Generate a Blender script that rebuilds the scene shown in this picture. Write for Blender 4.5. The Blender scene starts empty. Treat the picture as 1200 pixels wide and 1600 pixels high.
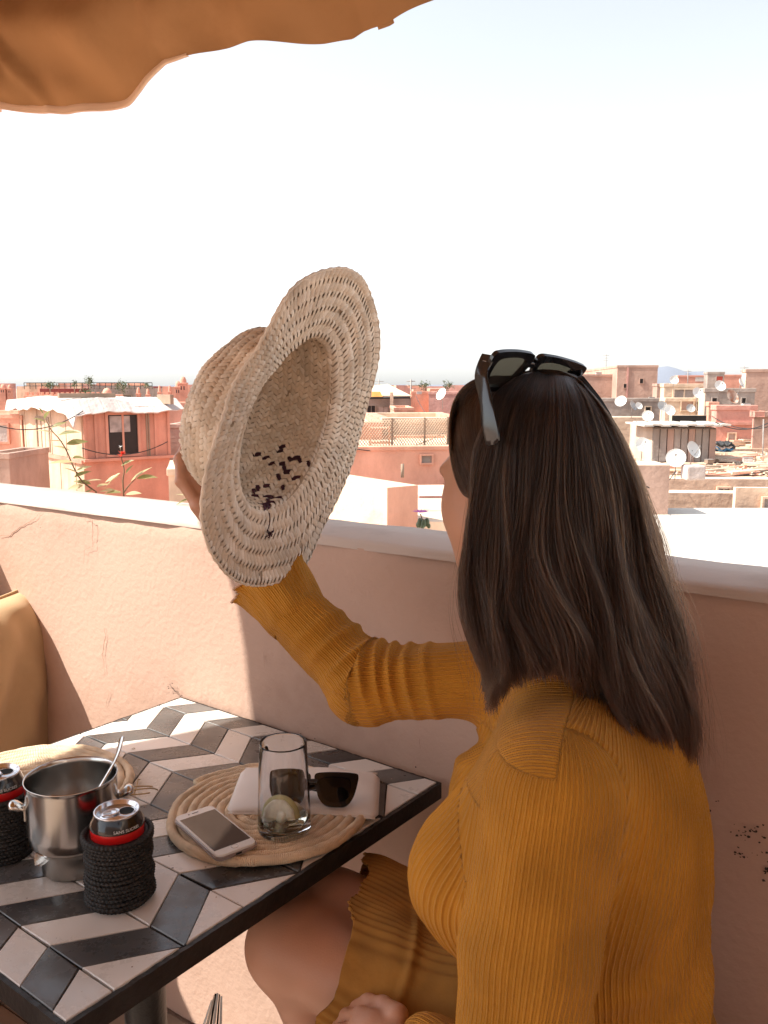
import bpy, bmesh, math, random
import numpy as np
from mathutils import Vector, Matrix
random.seed(7); rng = np.random.default_rng(7)
sc = bpy.context.scene; col = sc.collection

HAZE = .00005
# ------------------------------------------------------------------ camera, light, exposure
CZ = 1.39                                   # eye height above the terrace floor
TH = math.atan(197/1350.0)                  # looking a little down
cam = bpy.data.cameras.new('camera'); camo = bpy.data.objects.new('camera', cam); col.objects.link(camo)
cam.sensor_fit = 'VERTICAL'; cam.sensor_height = 36; cam.lens = 1350/1600*36
cam.clip_start = .05; cam.clip_end = 20000
camo.location = (0, 0, CZ); camo.rotation_euler = (math.pi/2-TH, 0, 0); sc.camera = camo

WD = np.array([-.8234497, .5673893, 0.])    # direction along the parapet (left and away)
WN = np.array([-.5673893, -.8234497, 0.])   # normal of the parapet, towards the terrace
WA = np.array([-.42274, 1.72599, 0.])       # the point of the parapet at the table corner
SUN = WD*1.0 + WN*.80 + np.array([0, 0, 1.5]); SUN = SUN/np.linalg.norm(SUN)
sun_el = math.asin(SUN[2]); sun_az = math.atan2(SUN[0], SUN[1])
w = bpy.data.worlds.new('World'); sc.world = w; w.use_nodes = True
nt = w.node_tree; nt.nodes.clear()
sk = nt.nodes.new('ShaderNodeTexSky'); sk.sky_type = 'NISHITA'; sk.sun_disc = False
sk.sun_elevation = sun_el; sk.sun_rotation = sun_az
sk.dust_density = 1.2; sk.air_density = 1.0; sk.ozone_density = 1.0; sk.altitude = 0
bg = nt.nodes.new('ShaderNodeBackground'); bg.inputs['Strength'].default_value = .113
wo = nt.nodes.new('ShaderNodeOutputWorld')
hsv = nt.nodes.new('ShaderNodeHueSaturation'); hsv.inputs['Saturation'].default_value = .32
nt.links.new(sk.outputs[0], hsv.inputs['Color']); nt.links.new(hsv.outputs[0], bg.inputs[0]); nt.links.new(bg.outputs[0], wo.inputs[0])
sl = bpy.data.lights.new('sun', 'SUN'); sl.energy = 3.9; sl.angle = math.radians(.53); sl.color = (1, .93, .82)
so = bpy.data.objects.new('sun', sl); col.objects.link(so)
so.rotation_euler = Vector(SUN.tolist()).to_track_quat('Z', 'Y').to_euler(); so.location = (-5, 2, 8)
sc.view_settings.view_transform = 'Standard'; sc.view_settings.look = 'None'
sc.view_settings.gamma = 1; sc.view_settings.use_curve_mapping = False
sc.view_settings.exposure = 1.35

# ------------------------------------------------------------------ geometry of the view (measuring only)
CC = np.array([0, 0, CZ]); CF = np.array([0, math.cos(TH), -math.sin(TH)]); CU = np.array([0, math.sin(TH), math.cos(TH)]); CX = np.array([1., 0, 0])
def ray(x, y): return CF + CX*(x-600)/1350 - CU*(y-800)/1350
def at(x, y, d): return CC + ray(x, y)*d
def onz(x, y, z): r = ray(x, y); return CC + r*(z-CZ)/r[2]
def onpl(x, y, p, n): r = ray(x, y); return CC + r*(np.dot(np.array(p)-CC, n)/np.dot(r, n))
def wall_pt(s, z, o=0.0): p = WA + WD*s + WN*o; return np.array([p[0], p[1], z])
def nrm(v): v = np.array(v, float); return v/np.linalg.norm(v)

# ------------------------------------------------------------------ materials
def rgb(c): return (c[0], c[1], c[2], 1)
def mat(name, c, rough=.6, metal=0, var=.12, scale=8, bump=0, bscale=60, bdist=.002, c2=None, coat=0, trans=0, ior=1.45, sheen=0, spec=.5, detail=6, sss=0):
    m = bpy.data.materials.new(name); m.use_nodes = True; t = m.node_tree; b = t.nodes['Principled BSDF']
    b.inputs['Roughness'].default_value = rough; b.inputs['Metallic'].default_value = metal
    b.inputs['Coat Weight'].default_value = coat; b.inputs['Coat Roughness'].default_value = .08
    b.inputs['Transmission Weight'].default_value = trans; b.inputs['IOR'].default_value = ior
    b.inputs['Sheen Weight'].default_value = sheen; b.inputs['Specular IOR Level'].default_value = spec
    if sss: b.inputs['Subsurface Weight'].default_value = sss; b.inputs['Subsurface Radius'].default_value = (1, .35, .2); b.inputs['Subsurface Scale'].default_value = .01
    tc = t.nodes.new('ShaderNodeTexCoord')
    if var or c2:
        n = t.nodes.new('ShaderNodeTexNoise'); n.inputs['Scale'].default_value = scale; n.inputs['Detail'].default_value = detail; n.inputs['Roughness'].default_value = .34
        t.links.new(tc.outputs['Object'], n.inputs['Vector'])
        r = t.nodes.new('ShaderNodeValToRGB'); r.color_ramp.elements[0].position = .3; r.color_ramp.elements[1].position = .7
        a = [max(0, x*(1-var)) for x in c]; z = c2 if c2 else [min(1, x*(1+var)) for x in c]
        r.color_ramp.elements[0].color = rgb(a); r.color_ramp.elements[1].color = rgb(z)
        t.links.new(n.outputs['Fac'], r.inputs[0]); t.links.new(r.outputs[0], b.inputs['Base Color'])
    else: b.inputs['Base Color'].default_value = rgb(c)
    if bump:
        n2 = t.nodes.new('ShaderNodeTexNoise'); n2.inputs['Scale'].default_value = bscale; n2.inputs['Detail'].default_value = 5
        t.links.new(tc.outputs['Object'], n2.inputs['Vector'])
        bp = t.nodes.new('ShaderNodeBump'); bp.inputs['Strength'].default_value = bump; bp.inputs['Distance'].default_value = bdist
        t.links.new(n2.outputs['Fac'], bp.inputs['Height']); t.links.new(bp.outputs[0], b.inputs['Normal'])
    return m
def nodes(m): return m.node_tree, m.node_tree.nodes['Principled BSDF']

M = {}
M['plaster'] = mat('plaster', (.55, .375, .295), .9, var=.07, scale=2.2, bump=.42, bscale=90, bdist=.003)
M['plaster_d'] = mat('plaster_brown', (.66, .56, .48), .9, var=.08, scale=3, bump=.6, bscale=90, bdist=.003)
M['cap'] = mat('cap_paint', (.58, .48, .42), .8, var=.05, scale=5, bump=.35, bscale=70, bdist=.002)
M['crack'] = mat('crack', (.30, .17, .12), .95, var=.2)
M['chip'] = mat('chip', (.05, .04, .035), .95, var=.3)
M['floor'] = mat('floor_tile', (.25, .19, .15), .6, var=.25, scale=4, bump=.2)
M['iron'] = mat('black_iron', (.018, .017, .017), .42, metal=0, var=.4, scale=20, bump=.7, bscale=140, bdist=.0012)
M['grout'] = mat('grout', (.07, .055, .045), .95, var=.3, scale=60)
M['straw'] = mat('straw', (.72, .59, .45), .7, var=.15, scale=30, bump=.4, bscale=200, bdist=.0006)
M['straw_b'] = mat('straw_bright', (.80, .69, .56), .65, var=.14, scale=30, bump=.3, bscale=200, bdist=.0006)
M['straw_d'] = mat('straw_under', (.48, .37, .26), .85, var=.25, scale=60)
M['purple'] = mat('purple_yarn', (.045, .012, .02), .9, var=.3)
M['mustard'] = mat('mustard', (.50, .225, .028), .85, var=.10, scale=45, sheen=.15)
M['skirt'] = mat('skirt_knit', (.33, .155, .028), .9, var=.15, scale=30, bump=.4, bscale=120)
M['skin'] = mat('skin', (.56, .30, .20), .46, var=.06, scale=16, sss=.10, bump=.35, bscale=420, bdist=.0006)
M['nail'] = mat('nail', (.62, .38, .32), .25, var=.04)
M['black_plastic'] = mat('black_plastic', (.012, .012, .014), .16, var=0, coat=.4)
M['steel'] = mat('steel', (.60, .58, .55), .20, metal=1, var=.06, scale=25)
M['steel_rough'] = mat('steel_brushed', (.42, .41, .39), .35, metal=1, var=.12, scale=60, bump=.15, bscale=200)
M['alu'] = mat('aluminium', (.80, .80, .82), .22, metal=1, var=.05)
M['can_black'] = mat('can_black', (.008, .008, .010), .16, metal=0, var=0, coat=.6)
M['can_red'] = mat('can_red', (.55, .012, .012), .25, var=.05, coat=.5)
M['white_ink'] = mat('white_ink', (.75, .75, .75), .5, var=0)
M['hole'] = mat('dark_hole', (.004, .004, .004), .8, var=0)
M['rope_black'] = mat('black_raffia', (.016, .015, .015), .62, var=.5, scale=120, bump=.6, bscale=240, bdist=.001)
M['raffia'] = mat('raffia', (.54, .38, .21), .75, var=.22, scale=50)
M['pouch'] = mat('pouch_canvas', (.82, .77, .73), .9, var=.05, scale=20, bump=.5, bscale=520, bdist=.0008)
M['phone_white'] = mat('phone_white', (.78, .77, .76), .25, var=0, coat=.3)
M['phone_case'] = mat('phone_case', (.30, .24, .23), .15, var=0, coat=.5)
M['screen'] = mat('phone_screen', (.012, .012, .014), .06, var=0, spec=.9)
M['glass'] = mat('clear_glass', (1, 1, 1), .0, var=0, trans=1, ior=1.45)
M['water'] = mat('lemon_water', (.84, .88, .76), .0, var=0, trans=1, ior=1.33)
M['lemon'] = mat('lemon_flesh', (.84, .80, .64), .45, var=.12, scale=120, bump=.5, bscale=300, sss=.1)
M['rind'] = mat('lemon_rind', (.50, .45, .20), .5, var=.15, scale=60)
M['pith'] = mat('lemon_pith', (.75, .72, .58), .6, var=.05)
M['pillow'] = mat('pillow_cloth', (.50, .35, .20), .9, var=.08, scale=6, bump=.4, bscale=380, bdist=.0008, sheen=.1)
M['canvas'] = mat('canopy_cloth', (.36, .19, .078), .9, var=.12, scale=6, bump=.2, bscale=300, bdist=.0008)
M['hem'] = mat('canopy_hem', (.78, .56, .40), .9, var=.06, scale=10)
M['paper'] = mat('paper', (.72, .70, .66), .8, var=.06)
M['tort'] = mat('tortoise', (.45, .10, .02), .2, var=.6, scale=90, coat=.5)
def translucent(m, c, f):
    t, b = nodes(m); tr = t.nodes.new('ShaderNodeBsdfTranslucent'); tr.inputs[0].default_value = rgb(c)
    mx = t.nodes.new('ShaderNodeMixShader'); mx.inputs[0].default_value = f
    out = [n for n in t.nodes if n.type == 'OUTPUT_MATERIAL'][0]
    t.links.new(b.outputs[0], mx.inputs[1]); t.links.new(tr.outputs[0], mx.inputs[2]); t.links.new(mx.outputs[0], out.inputs[0])
translucent(M['canvas'], (.42, .21, .08), .03); translucent(M['hem'], (.7, .4, .22), .3)
def lens_mat(name, c, a):
    m = mat(name, c, .03, var=0, spec=.8); t, b = nodes(m)
    tr = t.nodes.new('ShaderNodeBsdfTransparent'); tr.inputs[0].default_value = rgb([min(1, x) for x in a])
    mx = t.nodes.new('ShaderNodeMixShader'); mx.inputs[0].default_value = .34
    out = [n for n in t.nodes if n.type == 'OUTPUT_MATERIAL'][0]
    t.links.new(b.outputs[0], mx.inputs[1]); t.links.new(tr.outputs[0], mx.inputs[2]); t.links.new(mx.outputs[0], out.inputs[0])
    return m
M['lens_dark'] = lens_mat('lens_dark', (.01, .01, .012), (.08, .08, .09))
M['lens_light'] = lens_mat('lens_light', (.05, .045, .04), (.80, .76, .66))

# faint damp patches and rubbed areas on the terrace plaster
def blotch(m, c):
    t, b = nodes(m); tc = t.nodes.new('ShaderNodeTexCoord'); n = t.nodes.new('ShaderNodeTexNoise'); n.inputs['Scale'].default_value = 2.7; n.inputs['Detail'].default_value = 11; n.inputs['Roughness'].default_value = .68; t.links.new(tc.outputs['Object'], n.inputs['Vector'])
    r = t.nodes.new('ShaderNodeValToRGB'); r.color_ramp.elements[0].position = .50; r.color_ramp.elements[1].position = .66; r.color_ramp.elements[0].color = (1, 1, 1, 1); r.color_ramp.elements[1].color = rgb(c)
    mx = t.nodes.new('ShaderNodeMix'); mx.data_type = 'RGBA'; mx.blend_type = 'MULTIPLY'; mx.inputs['Factor'].default_value = 1; src = b.inputs['Base Color'].links[0].from_socket
    t.links.new(n.outputs['Fac'], r.inputs[0]); t.links.new(src, mx.inputs['A']); t.links.new(r.outputs[0], mx.inputs['B']); t.links.new(mx.outputs['Result'], b.inputs['Base Color'])
blotch(M['plaster'], (.86, .83, .80)); blotch(M['cap'], (.82, .79, .76)); blotch(M['canvas'], (.85, .83, .80)); blotch(M['pillow'], (.88, .86, .82))
# ------------------------------------------------------------------ object helpers
def tag(o, label=None, cat=None, group=None, kind=None):
    if label: o['label'] = label
    if cat: o['category'] = cat
    if group: o['group'] = group
    if kind: o['kind'] = kind
    return o
def empty(name, loc=(0, 0, 0), rz=0, **k):
    o = bpy.data.objects.new(name, None); col.objects.link(o); o.location = tuple(loc); o.rotation_euler = (0, 0, rz)
    o.empty_display_size = .05
    return tag(o, **k)
def obj(name, me, m=None, parent=None, world=False, **k):
    """link a mesh as ONE object; verts are local to the parent unless world=True"""
    o = bpy.data.objects.new(name, me); col.objects.link(o)
    if m is not None:
        for x in (m if isinstance(m, (list, tuple)) else [m]): me.materials.append(x)
    if parent is not None:
        o.parent = parent
        if world:
            mw = Matrix.Translation(parent.location) @ parent.rotation_euler.to_matrix().to_4x4()
            q = parent.parent
            while q is not None: mw = (Matrix.Translation(q.location) @ q.rotation_euler.to_matrix().to_4x4()) @ mw; q = q.parent
            me.transform(mw.inverted())
    return tag(o, **k)
def pyd(name, v, f, smooth=False):
    me = bpy.data.meshes.new(name); me.from_pydata([tuple(map(float, x)) for x in v], [], [tuple(int(i) for i in x) for x in f]); me.update()
    if smooth: me.polygons.foreach_set('use_smooth', [True]*len(me.polygons))
    return me
def npmesh(name, v, quads, smooth=True):
    me = bpy.data.meshes.new(name); v = np.asarray(v, np.float32); q = np.asarray(quads, np.int32)
    me.vertices.add(len(v)); me.vertices.foreach_set('co', v.ravel())
    k = q.shape[1]; me.loops.add(q.size); me.loops.foreach_set('vertex_index', q.ravel())
    me.polygons.add(len(q)); me.polygons.foreach_set('loop_start', np.arange(0, q.size, k, dtype=np.int32))
    me.polygons.foreach_set('loop_total', np.full(len(q), k, np.int32))
    if smooth: me.polygons.foreach_set('use_smooth', np.ones(len(q), bool))
    me.update(calc_edges=True); me.validate(); return me
def box_me(name, sx, sy, sz, c=(0, 0, 0), bev=0, R=None):
    bm = bmesh.new(); bmesh.ops.create_cube(bm, size=1)
    for v in bm.verts: v.co = Vector((v.co.x*sx, v.co.y*sy, v.co.z*sz))
    if bev: bmesh.ops.bevel(bm, geom=list(bm.edges), offset=bev, segments=2, affect='EDGES', profile=.6)
    if R is not None: bmesh.ops.transform(bm, matrix=R.to_4x4() if len(R) == 3 else R, verts=bm.verts)
    bmesh.ops.translate(bm, vec=tuple(map(float, c)), verts=bm.verts)
    me = bpy.data.meshes.new(name); bm.to_mesh(me); bm.free(); return me
def box2(x0, x1, y0, y1, z0, z1, bev=0, name='box'):
    return box_me(name, x1-x0, y1-y0, z1-z0, ((x0+x1)/2, (y0+y1)/2, (z0+z1)/2), bev)
def lathe(name, prof, seg=48, closed=False):
    v = []; f = []; n = len(prof)
    for i in range(seg):
        a = 2*math.pi*i/seg
        for r, z in prof: v.append((r*math.cos(a), r*math.sin(a), z))
    for i in range(seg):
        j = (i+1) % seg
        for k in range(n-1 if not closed else n):
            k2 = (k+1) % n; f.append((i*n+k, j*n+k, j*n+k2, i*n+k2))
    me = pyd(name, v, f, True)
    bm = bmesh.new(); bm.from_mesh(me); bmesh.ops.remove_doubles(bm, verts=bm.verts, dist=1e-5); bmesh.ops.recalc_face_normals(bm, faces=bm.faces); bm.to_mesh(me); bm.free()
    me.polygons.foreach_set('use_smooth', [True]*len(me.polygons)); return me
def frames(P, closed=False):
    P = np.asarray(P, float); T = np.gradient(P, axis=0) if not closed else np.roll(P, -1, 0)-np.roll(P, 1, 0)
    T /= np.linalg.norm(T, axis=1)[:, None]+1e-12
    up = np.array([0, 0, 1.]) if abs(T[0][2]) < .9 else np.array([1., 0, 0])
    N = [np.cross(T[0], up)]; N[0] /= np.linalg.norm(N[0])
    for i in range(1, len(P)):
        x = N[-1]-T[i]*np.dot(N[-1], T[i]); N.append(x/np.linalg.norm(x))
    N = np.array(N); return T, N, np.cross(T, N)
def tube(name, P, r, seg=8, caps=True, closed=False, sx=1, sy=1):
    P = np.asarray(P, float); n = len(P); r = np.full(n, r) if np.isscalar(r) else np.asarray(r)
    T, N, B = frames(P, closed); v = []; f = []
    for i in range(n):
        for k in range(seg):
            a = 2*math.pi*k/seg; v.append(P[i]+(N[i]*math.cos(a)*sx+B[i]*math.sin(a)*sy)*r[i])
    for i in range(n if closed else n-1):
        j = (i+1) % n
        for k in range(seg): f.append((i*seg+k, i*seg+(k+1) % seg, j*seg+(k+1) % seg, j*seg+k))
    if caps and not closed: f.append(tuple(range(seg))[::-1]); f.append(tuple((n-1)*seg+k for k in range(seg)))
    return pyd(name, v, f, True)
def join(name, mes):
    bm = bmesh.new()
    for me in mes:
        bm.from_mesh(me)
    out = bpy.data.meshes.new(name); bm.to_mesh(out); bm.free(); return out
def smooth_path(P, n):
    P = np.asarray(P, float); m = len(P); t = np.linspace(0, m-1, n); out = []
    for x in t:
        i = min(int(x), m-2); u = x-i; p0 = P[max(i-1, 0)]; p1 = P[i]; p2 = P[i+1]; p3 = P[min(i+2, m-1)]
        out.append(.5*((2*p1)+(-p0+p2)*u+(2*p0-5*p1+4*p2-p3)*u*u+(-p0+3*p1-3*p2+p3)*u**3))
    return np.array(out)
def dup(o, parent=None):
    c = o.copy(); col.objects.link(c); c.parent = parent
    for ch in [x for x in o.children]: dup(ch, c)
    return c
def smoothed(me, ang=40):
    me.polygons.foreach_set('use_smooth', [True]*len(me.polygons))
    try: me.set_sharp_from_angle(angle=math.radians(ang))
    except Exception: pass
    return me
# ------------------------------------------------------------------ terrace: floor, parapets, bench
def aligned(name, s0, s1, o0, o1, z0, z1, m, bev=0, **k):
    """a box aligned with the parapet: s along it, o out from it towards the terrace"""
    me = box2(s0, s1, o0, o1, z0, z1, bev, name)
    v = np.array([x.co for x in me.vertices])
    w_ = WA[None]+v[:, :1]*WD+v[:, 1:2]*WN; w_[:, 2] = v[:, 2]
    me.vertices.foreach_set('co', w_.astype(np.float32).ravel()); me.flip_normals(); me.update()
    return obj(name, me, m, **k)
fl = obj('terrace_floor', pyd('terrace_floor', [(q[0], q[1], z_) for z_ in (-.012, -8.99) for q in (wall_pt(.9, 0, -.16), wall_pt(-2.4, 0, -.16), (1.75, -2.4), (-2.6, -2.4), (-2.75, 0))], [(0, 4, 3, 2, 1), (5, 6, 7, 8, 9)]+[(i, (i+1) % 5, 5+(i+1) % 5, 5+i) for i in range(5)]), M['plaster'], kind='structure')
# floor clipped to the terrace side: tiles laid along the parapet
tile_me = box2(0, .196, 0, .196, -.01, 0, .002, 'tile')
tv = np.array([x.co for x in tile_me.vertices]); tw = tv[:, :1]*WD+tv[:, 1:2]*WN; tw[:, 2] = tv[:, 2]
tile_me.vertices.foreach_set('co', tw.astype(np.float32).ravel()); tile_me.flip_normals(); tile_me.materials.append(M['floor'])
for i in range(-12, 6):
    for j in range(0, 13):
        p = WA+WD*(i*.2)+WN*(j*.2+.01)
        o = bpy.data.objects.new('tile', tile_me); col.objects.link(o); o.parent = fl
        o.location = (p[0], p[1], random.uniform(-.002, .001))

def parapet(name, fn, label, s0, s1, o_front, o_back, ztop, n=60, m=8):
    r = empty(name, fn(s0, 0, 0), label=label, cat='parapet')
    # body with softly uneven face and rounded arris
    prof = [(o_front, 0), (o_front, .3), (o_front, .6), (o_front, .8), (o_front, .95), (o_front, ztop-.05), (o_front, ztop-.012), (o_front-.004, ztop-.004)]
    v = []; f = []
    for i in range(n+1):
        s = s0+(s1-s0)*i/n
        for (o, z) in prof:
            d = .0022*math.sin(s*13+z*7)+.0015*math.sin(s*31+z*19+1)
            v.append(fn(s, z, o+d))
        v.append(fn(s, 0, o_back)); v.append(fn(s, ztop-.004, o_back))
    k = len(prof)+2
    for i in range(n):
        a = i*k; b = a+k
        for j in range(len(prof)-1): f.append((a+j, b+j, b+j+1, a+j+1))
        f.append((a+k-2, a+k-1, b+k-1, b+k-2)); f.append((a+len(prof)-1, b+len(prof)-1, b+k-1, a+k-1))
    for e in (0, n):
        a = e*k; f.append(tuple(a+j for j in range(len(prof)))+(a+k-1, a+k-2))
    me = smoothed(pyd('wall', v, f)); bm = bmesh.new(); bm.from_mesh(me); bmesh.ops.recalc_face_normals(bm, faces=bm.faces); bm.to_mesh(me); bm.free()
    obj('wall', me, M['plaster'], r, world=True)
    v = []; f = []
    pr = [(o_front+.0052, ztop-.014), (o_front+.0040, ztop-.003), (o_front-.006, ztop+.0025), ((o_front+o_back)/2, ztop+.005), (o_back+.006, ztop+.002), (o_back-.001, ztop-.012)]
    for i in range(n+1):
        s = s0+(s1-s0)*i/n
        for q, (o, z) in enumerate(pr):
            d = .0016*math.sin(s*17+q)+.0012*math.sin(s*41+q*2)
            v.append(fn(s, z+d*.4, o+(d if q < 3 else -d)))
    k = len(pr)
    for i in range(n):
        for j in range(k-1): f.append((i*k+j, i*k+k+j, i*k+k+j+1, i*k+j+1))
    me = pyd('coping', v, f, True); bm = bmesh.new(); bm.from_mesh(me); bmesh.ops.recalc_face_normals(bm, faces=bm.faces); bm.to_mesh(me); bm.free()
    obj('coping', me, M['cap'], r, world=True)
    return r
ZC = 1.126
par = parapet('parapet_wall', lambda s, z, o: wall_pt(s, z, o), 'low peach plastered parapet with a pale coping running behind the table and the woman', -2.35, .97, 0, -.165, ZC)
LS = .745                                    # where the second parapet meets the first
def side_fn(s, z, o):                        # second parapet: perpendicular, at the left
    p = WA+WN*s+WD*(LS-o); return np.array([p[0], p[1], z])
parapet('parapet_wall', side_fn, 'peach parapet at the left edge that meets the long one at a corner behind the cushion', .004, 2.6, 0, -.165, ZC)
def skyblock(label, x0, x1, y0, y1):  # walls added out of view to hold back skylight and deepen the terrace shade
    r = empty('sky_block_wall', ((x0+x1)/2, (y0+y1)/2, 0), label=label, cat='wall'); obj('wall', box2(x0, x1, y0, y1, -.01, 2.05, .02, 'wall'), M['plaster_d'], r, world=True)
skyblock('unseen plastered wall added behind the camera to cut the skylight', -2.5, 1.52, -2.35, -2.15)
skyblock('unseen plastered wall added on the right to darken that side of the terrace', 1.52, 1.72, -2.35, .42)
# hairline cracks and chipped paint, thin raised flakes on the face
def crack(pix, wdt=.0011, m='crack'):
    wdt *= .55
    P = [onpl(x, y, WA, WN)+WN*.0035 for x, y in pix]; Q = []
    for a, b in zip(P[:-1], P[1:]):
        n_ = max(2, int(np.linalg.norm(b-a)/.008))
        for i in range(n_): Q.append(a+(b-a)*i/n_)
    Q.append(P[-1]); Q = np.array(Q); Q[1:-1, 2] += rng.normal(0, .0016, len(Q)-2); Q[1:-1] += WD*rng.normal(0, .0013, (len(Q)-2, 1))
    w_ = np.interp(np.arange(len(Q)), [0, len(Q)*.3, len(Q)-1], [.3, 1, .2])*wdt
    obj('crack', tube('crack', Q, w_, 4), M[m], par, world=True)
crack([(0, 837), (18, 836), (28, 827), (45, 817), (55, 809), (68, 797)], .0013)
crack([(128, 790), (128, 806), (147, 812), (147, 853), (133, 858), (134, 886)], .0010)
crack([(165, 978), (167, 992), (162, 1022), (164, 1030), (165, 1054)], .0010)
crack([(173, 1080), (166, 1105)], .0007)
crack([(268, 1068), (272, 1075), (280, 1080), (283, 1085)], .0016, 'chip')
crack([(414, 1018), (415, 1043)], .0006)
crack([(658, 1150), (658, 1172)], .0006)
def chips(cx, cy, rx, ry, n, smax=.003):
    v = []; f = []
    for _ in range(n):
        p = onpl(cx+random.gauss(0, rx), cy+random.gauss(0, ry), WA, WN)+WN*.0036; k = len(v); s = random.uniform(.3, 1)*smax; e = random.randint(5, 7)
        for q in range(e):
            a = 2*math.pi*q/e; rr = s*random.uniform(.4, 1.2); v.append(p+WD*rr*math.cos(a)*1.4+np.array([0, 0, rr*math.sin(a)])+WN*.0005)
        f.append(tuple(range(k, k+e)))
    obj('chipped_paint', pyd('chip', v, f), M['chip'], par, world=True, kind='stuff')
chips(1100, 1262, 12, 7, 12, .0022); chips(1165, 1297, 14, 8, 26, .0022); chips(1165, 1332, 18, 4, 14, .002); chips(1198, 1358, 3, 6, 10, .003); chips(270, 1072, 8, 3, 8, .002)
chips(450, 1145, 60, 4, 12, .0015); chips(600, 1205, 40, 8, 10, .002); chips(85, 842, 30, 10, 6, .0012)

bench = aligned('plaster_bench', .40, LS-.004, .004, 1.3, .002, .47, M['plaster'], .012, label='low plastered bench along the left parapet under the straw mat', cat='bench')
# straw mat on the left bench
def straw_mat():
    r = empty('straw_mat', (0, 0, 0), label='thin yellow straw mat lying on the left bench under the cushion', cat='mat')
    v = []; f = []; nx = 90
    for i in range(nx):
        s = .405+(LS-.02-.405)*i/nx; wd_ = .0031
        k = len(v)
        for o in (.012, 1.28):
            for a in range(4):
                t_ = math.pi*a/3; q = WA+WD*(s+wd_/2-math.cos(t_)*wd_/2)+WN*(o+random.uniform(-.006, .006)); v.append((q[0], q[1], .473+math.sin(t_)*.0025))
        for a in range(3): f.append((k+a, k+a+1, k+5+a, k+4+a))
    obj('reeds', pyd('reeds', v, f, True), M['straw'], r, kind='stuff')
    W = []
    for i in range(26):
        o = random.uniform(.02, .7); a = WA+WD*.41+WN*o; a[2] = .474
        b = a-WD*random.uniform(.01, .04)+WN*random.uniform(-.02, .02); b[2] = .474+random.uniform(-.01, .02)
        c = (a+b)/2; c[2] += .012; W.append(tube('w', smooth_path([a, c, b], 6), .0007, 4))
    obj('loose_straws', join('w', W), M['straw_b'], r, kind='stuff')
straw_mat()

# cushion leaning in the corner
def pillow():
    r = empty('cushion', (0, 0, 0), label='tan orange square cushion leaning in the corner of the two parapets', cat='cushion')
    n = 40; c = np.array([-.930, 1.90, .690]); 
    # lies against the side parapet: its face looks right and towards us
    ez = nrm([-.06, .03, .99]); ex = nrm(WN*1.0+WD*-.25); ex = nrm(ex-ez*np.dot(ex, ez)); en = np.cross(ex, ez); en = en if en[0] > 0 else -en
    v = []; f = []
    for side in (1, -1):
        for i in range(n+1):
            for j in range(n+1):
                a = i/n*2-1; b = j/n*2-1
                pin = 1-.07*(1-abs(a)**2)*(abs(b)**6); pin2 = 1-.07*(1-abs(b)**2)*(abs(a)**6)
                th = .085*((1-a**4)*(1-b**4))**.5
                wr = .012*math.sin(9*a+5*b)*(1-a*a)*(1-b*b)+.009*math.sin(13*a-8*b+2)*(abs(a)*abs(b))**.5*(1-a*a*b*b)+.005*math.exp(-((a-b*.4+.1)/.08)**2)*abs(a)
                v.append(c+ex*a*.205*pin2+ez*b*.215*pin+en*side*(th+wr*(1 if th > .01 else 0)))
    N = (n+1)**2
    for s in range(2):
        for i in range(n):
            for j in range(n):
                q = (s*N+i*(n+1)+j, s*N+(i+1)*(n+1)+j, s*N+(i+1)*(n+1)+j+1, s*N+i*(n+1)+j+1); f.append(q if s == 0 else q[::-1])
    me = pyd('cover', v, f, True); bm = bmesh.new(); bm.from_mesh(me); bmesh.ops.remove_doubles(bm, verts=bm.verts, dist=.0008); bmesh.ops.recalc_face_normals(bm, faces=bm.faces); bm.to_mesh(me); bm.free()
    me.polygons.foreach_set('use_smooth', [True]*len(me.polygons))
    obj('cover', me, M['pillow'], r)
    # piping round the edge
    P = []
    for k in range(160):
        a = 2*math.pi*k/160; x = math.cos(a); y = math.sin(a); m_ = max(abs(x), abs(y)); x /= m_; y /= m_
        px_ = 1-.07*(1-abs(x)**2)*(abs(y)**6); py_ = 1-.07*(1-abs(y)**2)*(abs(x)**6)
        P.append(c+ex*x*.207*py_+ez*y*.217*px_)
    obj('piping', tube('piping', P, .0035, 6, closed=True), M['pillow'], r)
pillow()

# seat of the woman: plastered block with a cushion
aligned('plaster_bench', -1.55, -.62, .006, .52, .002, .44, M['plaster'], .012, label='plastered bench behind the table that the woman sits on', cat='bench')

# ------------------------------------------------------------------ table with chevron tiles
TA = np.array([-.42274, 1.72599, .75]); EU = np.array([.79534, -.60616, 0]); EV = np.array([-.60616, -.79534, 0])
TU, TV = .6497, .6865
table = empty('tiled_table', (TA+EU*TU/2+EV*TV/2)*np.array([1, 1, 0]), label='square table with a black and cream zigzag tile top and black iron rim', cat='table')
def tq(u, v, z=.75): p = TA+EU*u+EV*v; return np.array([p[0], p[1], z])
def tbox(name, u0, u1, v0, v1, z0, z1, m, bev=.001, rough=0):
    me = box2(u0, u1, v0, v1, z0, z1, bev, name); v = np.array([x.co for x in me.vertices])
    w_ = TA[None]*np.array([1, 1, 0])+v[:, :1]*EU+v[:, 1:2]*EV; w_[:, 2] = v[:, 2]
    me.vertices.foreach_set('co', w_.astype(np.float32).ravel()); me.flip_normals()
    return obj(name, me, m, table, world=True)
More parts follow.
